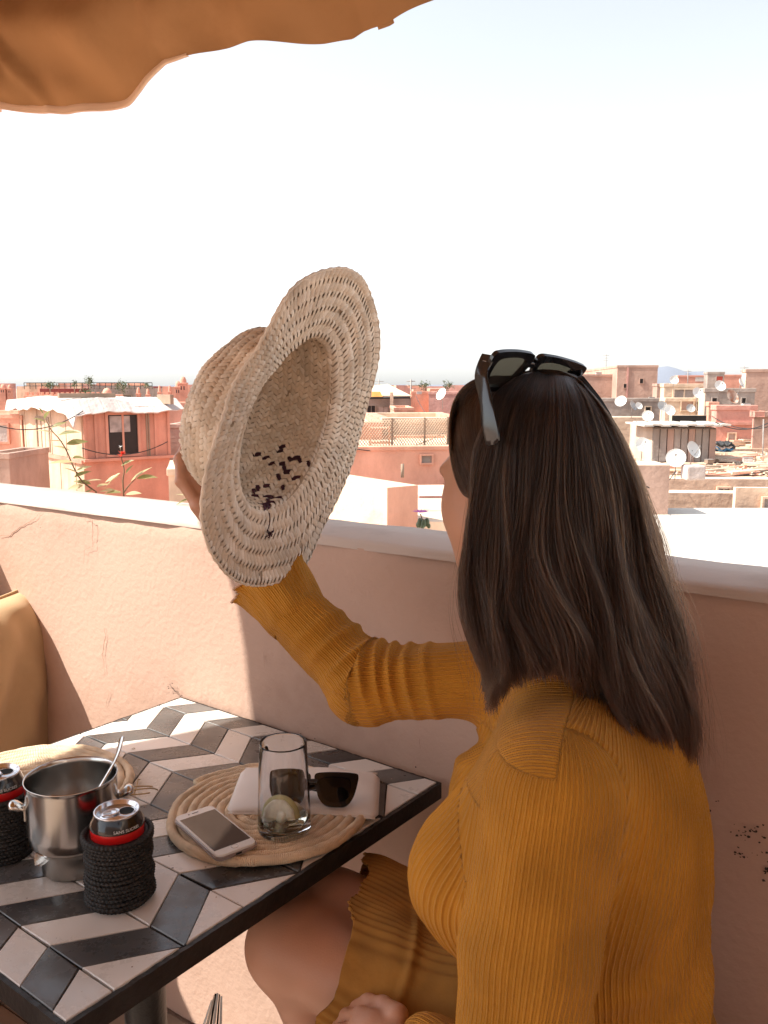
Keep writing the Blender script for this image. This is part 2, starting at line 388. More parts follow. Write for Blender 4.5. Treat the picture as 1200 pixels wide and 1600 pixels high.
def rimbar(u0, u1, v0, v1, along_u, sgn=1):
    # chipped top arris: strip cut into short uneven lengths
    n = 90; me_v = []; f = []
    for i in range(n+1):
        t = i/n; j = random.uniform(0, .0018); top = .7495-random.uniform(0, .0012)
        if along_u: a = [(u0+(u1-u0)*t, v0, .722), (u0+(u1-u0)*t, v0, top), (u0+(u1-u0)*t, v1+(j if sgn > 0 else 0), top), (u0+(u1-u0)*t, v1, .722)]
        else: a = [(u0, v0+(v1-v0)*t, .722), (u0-(j if sgn < 0 else 0), v0+(v1-v0)*t, top), (u1, v0+(v1-v0)*t, top), (u1, v0+(v1-v0)*t, .722)]
        me_v += [tq(p[0], p[1], p[2]) for p in a]
    for i in range(n):
        for k in range(4): f.append((4*i+k, 4*i+(k+1) % 4, 4*i+4+(k+1) % 4, 4*i+4+k))
    f.append((0, 1, 2, 3)); f.append((4*n+3, 4*n+2, 4*n+1, 4*n))
    me = pyd('rim', me_v, f); bm = bmesh.new(); bm.from_mesh(me); bmesh.ops.recalc_face_normals(bm, faces=bm.faces); bm.to_mesh(me); bm.free()
    obj('rim', me, M['iron'], table, world=True)
RW = .0055
rimbar(0, TU, 0, .004, True); rimbar(0, TU, TV-RW, TV, True, -1)
rimbar(0, .004, .0042, TV-RW-.0002, False); rimbar(TU-RW, TU, .0042, TV-RW-.0002, False, -1)
tbox('table_slab', .0045, TU-RW-.0005, .0045, TV-RW-.0005, .726, .7458, M['grout'])
def glaze(name, c, c2, rough, scale, pits):
    m = mat(name, c, rough, c2=c2, var=.15, scale=scale, bump=.25, bscale=25, bdist=.0012, coat=.35)
    t, b = nodes(m)
    oi = t.nodes.new('ShaderNodeObjectInfo')
    hs = t.nodes.new('ShaderNodeHueSaturation'); hs.inputs['Saturation'].default_value = 1
    mr = t.nodes.new('ShaderNodeMapRange'); mr.inputs['To Min'].default_value = .82; mr.inputs['To Max'].default_value = 1.12 if c[0] > .3 else 1.9
    t.links.new(oi.outputs['Random'], mr.inputs['Value']); t.links.new(mr.outputs[0], hs.inputs['Value'])
    src = b.inputs['Base Color'].links[0].from_socket
    # pin holes and scratches in the glaze
    tc = t.nodes.new('ShaderNodeTexCoord'); vo = t.nodes.new('ShaderNodeTexVoronoi'); vo.inputs['Scale'].default_value = 55
    nz = t.nodes.new('ShaderNodeTexNoise'); nz.inputs['Scale'].default_value = 22; nz.inputs['Detail'].default_value = 8
    t.links.new(tc.outputs['Object'], vo.inputs['Vector']); t.links.new(tc.outputs['Object'], nz.inputs['Vector'])
    th = t.nodes.new('ShaderNodeMath'); th.operation = 'LESS_THAN'; th.inputs[1].default_value = .09
    th2 = t.nodes.new('ShaderNodeMath'); th2.operation = 'GREATER_THAN'; th2.inputs[1].default_value = .56
    mu = t.nodes.new('ShaderNodeMath'); mu.operation = 'MULTIPLY'
    t.links.new(vo.outputs['Distance'], th.inputs[0]); t.links.new(nz.outputs['Fac'], th2.inputs[0]); t.links.new(th.outputs[0], mu.inputs[0]); t.links.new(th2.outputs[0], mu.inputs[1])
    mx = t.nodes.new('ShaderNodeMix'); mx.data_type = 'RGBA'; mx.inputs['B'].default_value = rgb(pits)
    t.links.new(mu.outputs[0], mx.inputs['Factor']); t.links.new(src, mx.inputs['A']); t.links.new(mx.outputs['Result'], hs.inputs['Color'])
    t.links.new(hs.outputs[0], b.inputs['Base Color'])
    n5 = t.nodes.new('ShaderNodeTexNoise'); n5.inputs['Scale'].default_value = 14; n5.inputs['Detail'].default_value = 10; n5.inputs['Roughness'].default_value = .72; t.links.new(tc.outputs['Object'], n5.inputs['Vector'])
    m5 = t.nodes.new('ShaderNodeMapRange'); m5.inputs['From Min'].default_value = .35; m5.inputs['From Max'].default_value = .68; m5.inputs['To Min'].default_value = rough-.08; m5.inputs['To Max'].default_value = rough+.32; t.links.new(n5.outputs['Fac'], m5.inputs['Value']); t.links.new(m5.outputs[0], b.inputs['Roughness']); t.links.new(m5.outputs[0], b.inputs['Coat Roughness'])
    return m
M['tile_dark'] = glaze('tile_dark', (.026, .027, .031), (.10, .097, .094), .22, 9, (.12, .09, .07))
M['tile_light'] = glaze('tile_light', (.70, .65, .60), (.86, .82, .78), .25, 7, (.16, .10, .07))
def clip_poly(P, u0, u1, v0, v1):
    def cl(P, ax, lim, keep):
        out = []
        for i in range(len(P)):
            a, b = P[i], P[(i+1) % len(P)]; ia = keep(a[ax]); ib = keep(b[ax])
            if ia: out.append(a)
            if ia != ib: t = (lim-a[ax])/(b[ax]-a[ax]); out.append((a[0]+(b[0]-a[0])*t, a[1]+(b[1]-a[1])*t))
        return out
    for ax, lim, kp in ((0, u0, lambda x: x >= u0), (0, u1, lambda x: x <= u1), (1, v0, lambda x: x >= v0), (1, v1, lambda x: x <= v1)):
        if len(P) > 2: P = cl(P, ax, lim, kp)
    return P
rows = [-.035, .059, .15, .241, .336, .434, .529, .624, .72]; DU = .0625
for ri in range(len(rows)-1):
    va, vb = rows[ri], rows[ri+1]; odd_top = (ri % 2 == 0)         # row 0 starts on an odd line
    for k in range(-3, 12):
        ua = .02+DU*(k+(1 if odd_top else 0)); ub = .02+DU*(k+(0 if odd_top else 1))
        P = [(ua, va), (ua+DU, va), (ub+DU, vb), (ub, vb)]
        c = (sum(p[0] for p in P)/4, sum(p[1] for p in P)/4)
        g = .0011; sh = []
        for p in P:
            dx, dy = c[0]-p[0], c[1]-p[1]; L = math.hypot(dx, dy); sh.append((p[0]+dx/L*g*1.5+random.uniform(-.0008, .0008), p[1]+dy/L*g*1.5+random.uniform(-.0008, .0008)))
        sh = clip_poly(sh, .005, TU-RW-.001-random.uniform(0, .0012), .005, TV-RW-.001)
        if len(sh) < 3: continue
        area = abs(sum(sh[i][0]*sh[(i+1) % len(sh)][1]-sh[(i+1) % len(sh)][0]*sh[i][1] for i in range(len(sh))))/2
        if area < 4e-5: continue
        bm = bmesh.new(); tl = [random.uniform(-.0005, .0005) for _ in range(3)]
        vs = [bm.verts.new(tq(p[0], p[1], .7462)) for p in sh]; ce = np.mean(sh, axis=0)
        fc = bm.faces.new(vs); ex = bmesh.ops.extrude_face_region(bm, geom=[fc]); ev_ = [e for e in ex['geom'] if isinstance(e, bmesh.types.BMVert)]
        for q in ev_: q.co.z = .7500+tl[0]*.6+((q.co.x-TA[0])*tl[1]+(q.co.y-TA[1])*tl[2])*2
        bmesh.ops.recalc_face_normals(bm, faces=bm.faces)
        te = [e for e in bm.edges if all(q in ev_ for q in e.verts)]
        bmesh.ops.bevel(bm, geom=te, offset=.0009, segments=1, affect='EDGES')
        me = bpy.data.meshes.new('tile'); bm.to_mesh(me); bm.free()
        obj('tile', me, M['tile_dark'] if k % 2 == 0 else M['tile_light'], table, world=True)
# iron pedestal
pc = (TA+EU*TU*.5+EV*TV*.5); pc = np.array([-.405, 1.33, 0]); 
ped = lathe('pedestal', [(.0, .722), (.09, .722), (.09, .712), (.036, .70), (.034, .05), (.05, .03), (.19, .02), (.2, .0), (0, 0)], 28)
for v in ped.vertices: v.co.x += pc[0]; v.co.y += pc[1]
obj('pedestal', ped, M['iron'], table, world=True)
# ------------------------------------------------------------------ things on the table
TZ = .7505
def rope_mat(cx, cy, R, label, tail=None, ph=0., n_r=11):
    r = empty('placemat', (cx, cy, TZ), label=label, cat='placemat', group='coiled raffia placemats on the table')
    rr = R/n_r/2; turns = n_r-.6; N = int(turns*110); P = []; rad = []
    for i in range(N):
        t = i/(N-1)*turns; a = 2*math.pi*t+ph; q = .004+t*(R-rr-.004)/turns
        wob = 1+.008*math.sin(a*3+1)+.006*math.sin(a*7.3+q*60)
        P.append((q*wob*math.cos(a), q*wob*math.sin(a), rr*.95+.0012*math.sin(a*2+q*30)+.0006*math.sin(a*11)))
        rad.append(rr*(1.04+.045*math.sin(i*2.1)+.05*math.sin(a*5+q*40)+random.uniform(-.035, .035)))
    m = bpy.data.materials.get('raffia_wrap')
    if m is None:
        m = mat('raffia_wrap', (.80, .62, .43), .75, var=.18, scale=45, bump=.9, bscale=260, bdist=.001); t, b = nodes(m)
        at_ = t.nodes.new('ShaderNodeAttribute'); at_.attribute_name = 'along'
        mp = t.nodes.new('ShaderNodeMath'); mp.operation = 'SINE'; mul = t.nodes.new('ShaderNodeMath'); mul.operation = 'MULTIPLY'; mul.inputs[1].default_value = 2400
        t.links.new(at_.outputs['Fac'], mul.inputs[0]); t.links.new(mul.outputs[0], mp.inputs[0])
        bp = [n for n in t.nodes if n.type == 'BUMP'][0]; b2 = t.nodes.new('ShaderNodeBump'); b2.inputs['Distance'].default_value = .0008; b2.inputs['Strength'].default_value = .7
        t.links.new(mp.outputs[0], b2.inputs['Height']); t.links.new(bp.outputs[0], b2.inputs['Normal']); t.links.new(b2.outputs[0], b.inputs['Normal'])
    me = tube('coil', P, rad, 10)
    al = np.zeros(len(me.vertices)); P = np.array(P); L = np.r_[0, np.cumsum(np.linalg.norm(np.diff(P, axis=0), axis=1))]
    al[:] = np.repeat(L, 10); a_ = me.attributes.new('along', 'FLOAT', 'POINT'); a_.data.foreach_set('value', al.astype(np.float32))
    obj('coil', me, m, r)
    if tail is not None:
        T = []
        for k in range(3):
            a = tail+random.uniform(-.1, .1); p0 = np.array([math.cos(a)*(R-.004), math.sin(a)*(R-.004), .008]); d = np.array([math.cos(a+.6), math.sin(a+.6), 0])
            T.append(tube('t', smooth_path([p0-d*.02+[0, 0, .004], p0+[0, 0, .006], p0+d*(.02+.008*k)+[0, 0, .003], p0+d*(.035+.006*k)+[0, 0, random.uniform(-.004, .004)]], 10), .0012, 5))
        T.append(tube('t', [(math.cos(tail+.1+i*.05)*(R+.001), math.sin(tail+.1+i*.05)*(R+.001), .014-abs(i-3)*.004) for i in range(7)], .0011, 5))
        obj('raffia_tie', join('tie', T), M['raffia'], r)
    return r
rope_mat(-.1788, 1.222, .158, 'round coiled raffia placemat under the phone, pouch and glass', n_r=11)
rope_mat(-.5613, 1.2944, .166, 'round coiled raffia placemat behind the steel pot, half in the sun', tail=-.15, ph=2, n_r=12)

# cans in woven black coolers
def curved_text(txt, R, z, ang, size, m, parent, name='lettering'):
    cu = bpy.data.curves.new(name, 'FONT'); cu.body = txt; cu.size = size; cu.extrude = 0; cu.align_x = 'CENTER'
    o = bpy.data.objects.new('tmp', cu); col.objects.link(o); dg = bpy.context.evaluated_depsgraph_get(); me = bpy.data.meshes.new_from_object(o.evaluated_get(dg)); bpy.data.objects.remove(o)
    for v in me.vertices:
        a = ang+v.co.x/R; v.co = Vector((R*math.cos(a), R*math.sin(a), z+v.co.y))
    return obj(name, me, m, parent)
def make_can(cx, cy, label, rot, txt):
    r = empty('soda_can', (cx, cy, TZ+.002), rot, label=label, cat='can', group='cola cans in black woven coolers')
    h = .116; R = .0328
    body = [(0, .004), (.022, .0), (.026, .003), (R, .012), (R, h-.026)]
    obj('body', lathe('body', body, 56), M['can_red'], r)
    obj('shoulder', lathe('shoulder', [(R+.0001, h-.0185), (R+.0001, h-.0155), (R-.0008, h-.0125), (R-.0042, h-.0055), (.0272, h-.0025)], 56), M['can_black'], r)
    obj('red_band', lathe('band', [(R, h-.027), (R+.0002, h-.0265), (R+.0002, h-.0185)], 56), M['can_red'], r)
    obj('lid', lathe('lid', [(.0270, h-.003), (.0277, h-.001), (.0277, h), (.0268, h+.0006), (.0256, h), (.0252, h-.0055), (.0243, h-.006), (.0236, h-.0046), (0, h-.0046)], 56), M['alu'], r)
    # opening and pull tab
    op = []
    for k in range(24):
        a = 2*math.pi*k/24; op.append((.0118+.0105*math.cos(a)*.9, .0098*math.sin(a), h-.0044))
    obj('opening', pyd('opening', op, [tuple(range(24))]), M['hole'], r)
    ring = [(.0118+.0112*math.cos(2*math.pi*k/24)*.9, .0105*math.sin(2*math.pi*k/24), h-.0044) for k in range(24)]
    obj('opening_lip', tube('lip', ring, .0006, 5, closed=True), M['alu'], r)
    tb = [(-.0075+.0100*math.cos(2*math.pi*k/28), .0068*math.sin(2*math.pi*k/28)*(1+.1*math.cos(2*math.pi*k/28)), h-.0022+.001*math.cos(2*math.pi*k/28)) for k in range(28)]
    t1 = tube('tab', tb, .0014, 6, closed=True, sy=.6)
    t2 = box_me('b', .009, .011, .0009, (-.0015, 0, h-.0026), .0003); t3 = lathe('rv', [(0, h-.0015), (.0018, h-.0018), (.0020, h-.004)], 12)
    obj('pull_tab', join('tab', [t1, t2, t3]), M['alu'], r)
    curved_text(txt, R+.0005, h-.0158, math.radians(-52)-rot, .0055, M['white_ink'], r)
    return r
def make_cooler(cx, cy, label, ph):
    r = empty('can_cooler', (cx, cy, TZ), label=label, cat='can cooler', group='black woven raffia can coolers')
    n = 17; v = []; f = []; hgt = .0905; SEG = 240; pr = 7
    for k in range(n):
        z0 = hgt*(k+.5)/n; base = len(v); Rk = .0380+(.0012*math.sin(k*1.3+ph))-(.003 if k == 0 else 0)+.0010*math.sin(k*.5)
        for i in range(SEG):
            a = 2*math.pi*i/SEG
            bead = 1+.26*math.cos(a*48+k*3.14+ph)+.06*math.sin(a*5+k)+random.uniform(-.04, .04)
            for j in range(pr):
                b = 2*math.pi*j/pr; q = .0034*bead
                rr = Rk+.0010*math.sin(a*2+ph)+q*math.cos(b); v.append((rr*math.cos(a), rr*math.sin(a), z0+hgt/n*.60*math.sin(b)+.0012*math.sin(a*1+k*.3+ph)*(k/n)))
        for i in range(SEG):
            i2 = (i+1) % SEG
            for j in range(pr): f.append((base+i*pr+j, base+i2*pr+j, base+i2*pr+(j+1) % pr, base+i*pr+(j+1) % pr))
    obj('woven_sleeve', pyd('sleeve', v, f, True), M['rope_black'], r)
    obj('inner_wall', lathe('inner', [(0, .001), (.0372, .001), (.0372, .088), (.0335, .089), (.0332, .003)], 40), M['rope_black'], r)
make_cooler(-.3328, 1.0105, 'black woven cooler around the can in front of the steel pot', 0)
make_can(-.3328, 1.0105, 'black and red cola can in the woven cooler in front of the steel pot', math.radians(28), 'SANS SUCRES')
make_cooler(-.527, 1.1165, 'black woven cooler cut off by the left picture edge beside the steel pot', 2.1)
make_can(-.527, 1.1165, 'black and red cola can cut off by the left picture edge', math.radians(60), 'SANS SUCRES')

# steel pot (milk jug) with two lugs
def pot():
    r = empty('steel_pot', (-.4155, 1.084, TZ), math.radians(0), label='polished steel pot with two small handles standing on a narrower foot', cat='pot')
    H = .128
    out = [(0, .002), (.0405, .0), (.0425, .003), (.0432, .030), (.0438, .0335), (.046, .036), (.0535, .0405), (.0575, .047), (.0585, .060), (.0585, H-.006), (.0592, H-.001), (.0598, H), (.0592, H+.0008), (.0578, H-.0005),
           (.0572, H-.008), (.0572, .060), (.0555, .050), (.050, .044), (0, .043)]
    foot = out[:6]; body = out[5:]
    obj('foot', lathe('foot', foot, 64), M['steel_rough'], r)
    obj('bowl', lathe('bowl', body, 72), M['steel'], r)
    for sg in (1, -1):
        ang = math.radians(198 if sg > 0 else 18); d = np.array([math.cos(ang), math.sin(ang), 0]); sd = np.array([-d[1], d[0], 0])
        P = smooth_path([d*.0575+[0, 0, .090], d*.064+[0, 0, .094], d*.072+[0, 0, .0975], d*.079+[0, 0, .0975]], 10); rad = [.0045, .0050, .0062, .0078, .0086, .0090, .0090, .0086, .007, .003]
        v = []; f = []
        for i, p in enumerate(P):
            for k in range(14):
                a = 2*math.pi*k/14; v.append(p+sd*math.cos(a)*rad[i]*1.25+np.array([0, 0, 1])*math.sin(a)*rad[i]*.72)
        for i in range(len(P)-1):
            for k in range(14): f.append((i*14+k, i*14+(k+1) % 14, (i+1)*14+(k+1) % 14, (i+1)*14+k))
        f.append(tuple(range(14))); f.append(tuple((len(P)-1)*14+k for k in range(14)))
        lug = obj('handle', pyd('handle', v, f, True), M['steel'], r)
        obj('handle_plate', box_me('plate', .0025, .012, .022, tuple(d*.0588+np.array([0, 0, .086])), .0008, Matrix.Rotation(ang, 3, 'Z')), M['steel'], lug)
pot()
# spoon leaning out of the pot
def spoon():
    r = empty('spoon', (-.4155, 1.084, TZ+.05), label='steel spoon leaning out of the polished pot', cat='spoon')
    a = onz(120, 1262, .800)*0+np.array([-.43, 1.06, .802]); tip = at(191, 1150, 1.205); mid = at(166, 1213, 1.165)
    P = smooth_path([a, (a+mid)/2+[.004, 0, -.003], mid, (mid+tip)/2+np.array([.0035, 0, 0]), tip], 26); n = len(P)
    wv = np.interp(np.linspace(0, 1, n), [0, .1, .5, .75, .93, .98, 1], [.004, .0030, .0030, .0042, .0062, .0055, .002])
    T = np.gradient(P, axis=0); T /= np.linalg.norm(T, axis=1)[:, None]; v = []; f = []
    for i in range(n):
        s = nrm(np.cross(T[i], [.55, .8, -.2])); u = np.cross(s, T[i])
        for k in range(8):
            q = 2*math.pi*k/8; v.append(P[i]+s*math.cos(q)*wv[i]+u*math.sin(q)*.0011)
    for i in range(n-1):
        for k in range(8): f.append((i*8+k, i*8+(k+1) % 8, i*8+8+(k+1) % 8, i*8+8+k))
    f.append(tuple(range(8))); f.append(tuple((n-1)*8+k for k in range(8)))
    obj('spoon_handle', pyd('h', v, f, True), M['steel'], r, world=True)
    v = []; f = []; d = nrm(a-mid)
    s = nrm(np.cross(d, [.55, .8, -.2])); u = np.cross(s, d)
    for i in range(9):
        for j in range(9):
            x = i/8*2-1; y = j/8*2-1; R_ = math.sqrt(max(0, 1-x*x)); v.append(a+d*(.02+x*.02)+s*y*R_*.013+u*.006*(1-x*x)*(1-y*y))
    for i in range(8):
        for j in range(8): f.append((i*9+j, i*9+9+j, i*9+10+j, i*9+j+1))
    obj('spoon_bowl', pyd('b', v, f, True), M['steel'], r, world=True)
spoon()

# drinking glass with lemon
GX, GY, GZ = -.1418, 1.1535, TZ+.0135
def tumbler():
    r = empty('drinking_glass', (GX, GY, GZ), label='clear tapered drinking glass standing on the placemat with lemon at the bottom', cat='glass')
    H = .132
    out = [(0, 0), (.034, .0), (.0372, .0025), (.0378, .006), (.0372, .03), (.0355, .08), (.0333, H-.002), (.0326, H), (.0318, H-.001), (.0317, H-.004), (.0338, .08), (.0354, .03), (.0350, .014), (.032, .0105), (0, .0095)]
    obj('glass', lathe('glass', out, 72), M['glass'], r)
    w_ = empty('lemon_water', (GX, GY, GZ+.0097), label='thin layer of cloudy lemon water at the bottom of the glass', cat='drink')
    obj('water', lathe('water', [(0, 0), (.0318, .0008), (.0349, .0045), (.0351, .010), (.0347, .0105), (0, .0100)], 48), M['water'], w_)
    lm = empty('lemon_wedge', (GX, GY, GZ+.012), label='squeezed pale lemon wedge lying in the bottom of the glass', cat='lemon')
    # half slice with rind: flesh disc cut, folded
    def wedge(nm, c, R_, th, e1, e2, a0, a1):
        e3 = np.cross(e1, e2); v = []; f = []; n = 20
        prof = [(0, -th*.25), (.6, -th*.9), (.93, -th), (1.0, -th*.6), (1.0, th*.6), (.93, th), (.6, th*.8), (0, th*.15)]
        for i in range(n+1):
            a = a0+(a1-a0)*i/n; rr = 1+.02*math.sin(a*9)
            for q, z in prof: v.append(c+(e1*math.cos(a)+e2*math.sin(a))*q*R_*rr+e3*(z+.0012*math.sin(a*14)*q))
        k = len(prof)
        for i in range(n):
            for j in range(k-1): f.append((i*k+j, i*k+k+j, i*k+k+j+1, i*k+j+1))
        f.append(tuple(range(k))); f.append(tuple(n*k+j for j in range(k))[::-1])
        me = pyd(nm, v, f, True); return me
    c = np.array([-.004, 0, .006])
    e1 = nrm([.86, -.25, .42]); e2 = nrm(np.cross([.1, -.85, .45], e1)); 
    fl_ = obj('flesh', wedge('flesh', c+np.array([-.002, -.006, .002]), .0265, .006, e1, e2, math.radians(-15), math.radians(195)), M['lemon'], lm)
    V = []
    for k in range(28):
        a = math.radians(-15+210*k/27); V.append(c+np.array([-.002, -.006, .002])+(e1*math.cos(a)+e2*math.sin(a))*.0268)
    obj('rind', tube('rind', V, .0032, 7, sx=.7, sy=1.9), M['rind'], lm)
    V = [c+np.array([-.002, -.006, .002])+(e1*math.cos(math.radians(a))+e2*math.sin(math.radians(a)))*.0238 for a in range(-12, 192, 8)]
    obj('pith', tube('pith', V, .0022, 6, sx=.6, sy=2.9), M['pith'], lm)
    e1b = nrm([.5, .2, .8]); e2b = nrm(np.cross([.7, -.6, 0], e1b))
    obj('flesh', wedge('flesh', np.array([.008, .004, .006]), .021, .007, e1b, e2b, math.radians(-20), math.radians(150)), M['lemon'], lm)
tumbler()

# phone
def phone():
    P = [onz(270, 1279, .772), onz(330, 1258, .772), onz(404, 1316, .772), onz(341, 1345, .772)]
    c = sum(P)/4; ex = nrm((P[2]-P[1])+(P[3]-P[0])); ey = nrm(np.cross([0, 0, 1], ex))
    L = (np.linalg.norm(P[2]-P[1])+np.linalg.norm(P[3]-P[0]))/2; Wd = (np.linalg.norm(P[1]-P[0])+np.linalg.norm(P[2]-P[3]))/2
    r = empty('smartphone', (c[0], c[1], TZ+.0145), math.atan2(ex[1], ex[0]), label='white smartphone in a clear case lying face up on the placemat', cat='phone')
    def slab(nm, l, w_, rad, z0, z1, bev, cx=0, cy=0):
        bm = bmesh.new(); vs = []
        for qx, qy, a0 in ((1, 1, 0), (-1, 1, 90), (-1, -1, 180), (1, -1, 270)):
            for k in range(9):
                a = math.radians(a0+k*90/8); vs.append(bm.verts.new((cx+qx*(l/2-rad)+rad*math.cos(a), cy+qy*(w_/2-rad)+rad*math.sin(a), z0)))
        fc = bm.faces.new(vs); ex_ = bmesh.ops.extrude_face_region(bm, geom=[fc])
        for e in ex_['geom']:
            if isinstance(e, bmesh.types.BMVert): e.co.z = z1
        bmesh.ops.recalc_face_normals(bm, faces=bm.faces)
        if bev: bmesh.ops.bevel(bm, geom=[e for e in bm.edges if abs(e.verts[0].co.z-e.verts[1].co.z) < 1e-6], offset=bev, segments=3, affect='EDGES')
        me = bpy.data.meshes.new(nm); bm.to_mesh(me); bm.free(); return smoothed(me)
    obj('case', slab('case', L, Wd, .011, 0, .0085, .0025), M['phone_case'], r)
    obj('front_glass', slab('front', L-.0035, Wd-.0035, .0095, .0055, .0092, .0006), M['phone_white'], r)
    obj('screen', slab('screen', L*.755, Wd*.86, .0006, .009, .00945, 0), M['screen'], r)
    a = 2*math.pi
    ring = [(L/2-.0115+.0048*math.cos(a*k/28), .0048*math.sin(a*k/28), .0093) for k in range(28)]
    obj('home_button', tube('hb', ring, .0004, 5, closed=True), M['alu'], r)
    obj('earpiece', box_me('ep', .0012, .010, .0004, (-L/2+.0095, 0, .0094), .0001), M['hole'], r)
    obj('front_camera', lathe('fc', [(0, .0096), (.0012, .0095), (.0012, .009)], 12), M['hole'], r)
    bpy.data.objects['front_camera'].location = (-L/2+.0095, -.010, 0)
    obj('charging_port', box_me('cp', .0008, .009, .0028, (L/2+.0001, 0, .0045), .0002), M['hole'], r)
phone()

# pouch
def pouch():
    P = [onz(378, 1187, .783), onz(594, 1188, .783), onz(591, 1262, .775), onz(352, 1262, .775)]
    P = [p*np.array([1, 1, 0]) for p in P]
    r = empty('zip_pouch', tuple(sum(P)/4+np.array([0, 0, TZ+.010])), label='pale canvas zip pouch lying half on the placemat', cat='pouch')
    n = 44; v = []; f = []
    for s in (1, -1):
        for i in range(n+1):
            for j in range(n+1):
                a = i/n; b = j/n; x = a*2-1; y = b*2-1
                # rounded corners
                k = max(0, (abs(x)-.90)/.1)*max(0, (abs(y)-.82)/.18)*.25
                aa = .5+x*.5*(1-k*.16); bb = .5+y*.5*(1-k*.28)
                p = (P[0]*(1-aa)+P[1]*aa)*(1-bb)+(P[3]*(1-aa)+P[2]*aa)*bb
                th = .0085*((1-abs(x)**7)*(1-abs(y)**5))**.42+.0012*math.sin(7*a+3)*(1-x*x)*math.cos(5*b)
                lift = .016-.008*max(0, aa-.62)/.38+.0015*math.sin(a*5)
                v.append(p+np.array([0, 0, TZ+lift+s*th]))
    N = (n+1)**2
    for s in range(2):
        for i in range(n):
            for j in range(n):
                q = (s*N+i*(n+1)+j, s*N+(i+1)*(n+1)+j, s*N+(i+1)*(n+1)+j+1, s*N+i*(n+1)+j+1); f.append(q if s == 0 else q[::-1])
    me = pyd('body', v, f, True); bm = bmesh.new(); bm.from_mesh(me); bmesh.ops.remove_doubles(bm, verts=bm.verts, dist=.0004); bmesh.ops.recalc_face_normals(bm, faces=bm.faces); bm.to_mesh(me); bm.free(); me.polygons.foreach_set('use_smooth', [True]*len(me.polygons))
    obj('body', me, M['pouch'], r, world=True)
    def edge(a, b, n_=30, z=.0155, off=0): return [a+(b-a)*t+np.array([0, 0, TZ+z-(.008*max(0, (t if abs(a[0]-P[3][0]) < .05 or abs(a[0]-P[0][0]) < .05 else 1)-.62)/.38)+off]) for t in np.linspace(.02, .98, n_)]
    obj('seam', tube('seam', edge(P[3], P[2], z=.0150), .0017, 6), M['pouch'], r, world=True)
    obj('zip', tube('zip', edge(P[0], P[1], z=.0165), .0020, 6), M['pouch'], r, world=True)
pouch()

# ------------------------------------------------------------------ sunglasses builder (local: x right, y up, z towards the wearer)
def contour(kind, n=64, grow=0.):
    """one rim opening, wayfarer-like, centred at 0; returns n points"""
    C = np.array([(-.024, .017), (-.010, .0205), (.008, .0205), (.0235, .018), (.0275, .010), (.0265, -.002), (.0225, -.014), (.013, -.0205), (.0, -.022), (-.012, -.0195), (-.020, -.011), (-.0245, .002), (-.0265, .011)])
    if kind == 'outer': C = np.array([(-.030, .024), (-.012, .0265), (.010, .0268), (.028, .0262), (.0375, .0235), (.0365, .010), (.0295, -.012), (.018, -.0255), (.001, -.0272), (-.014, -.0250), (-.0245, -.014), (-.0290, .001), (-.0315, .012)])
    m = len(C); out = []
    for t in np.linspace(0, m, n, endpoint=False):
        i = int(t); u = t-i; p = [C[(i+k-1) % m] for k in range(4)]
        out.append(.5*((2*p[1])+(-p[0]+p[2])*u+(2*p[0]-5*p[1]+4*p[2]-p[3])*u*u+(-p[0]+3*p[1]-3*p[2]+p[3])*u**3))
    return np.array(out)*(1+grow)*(1.05 if kind == 'outer' else .985)
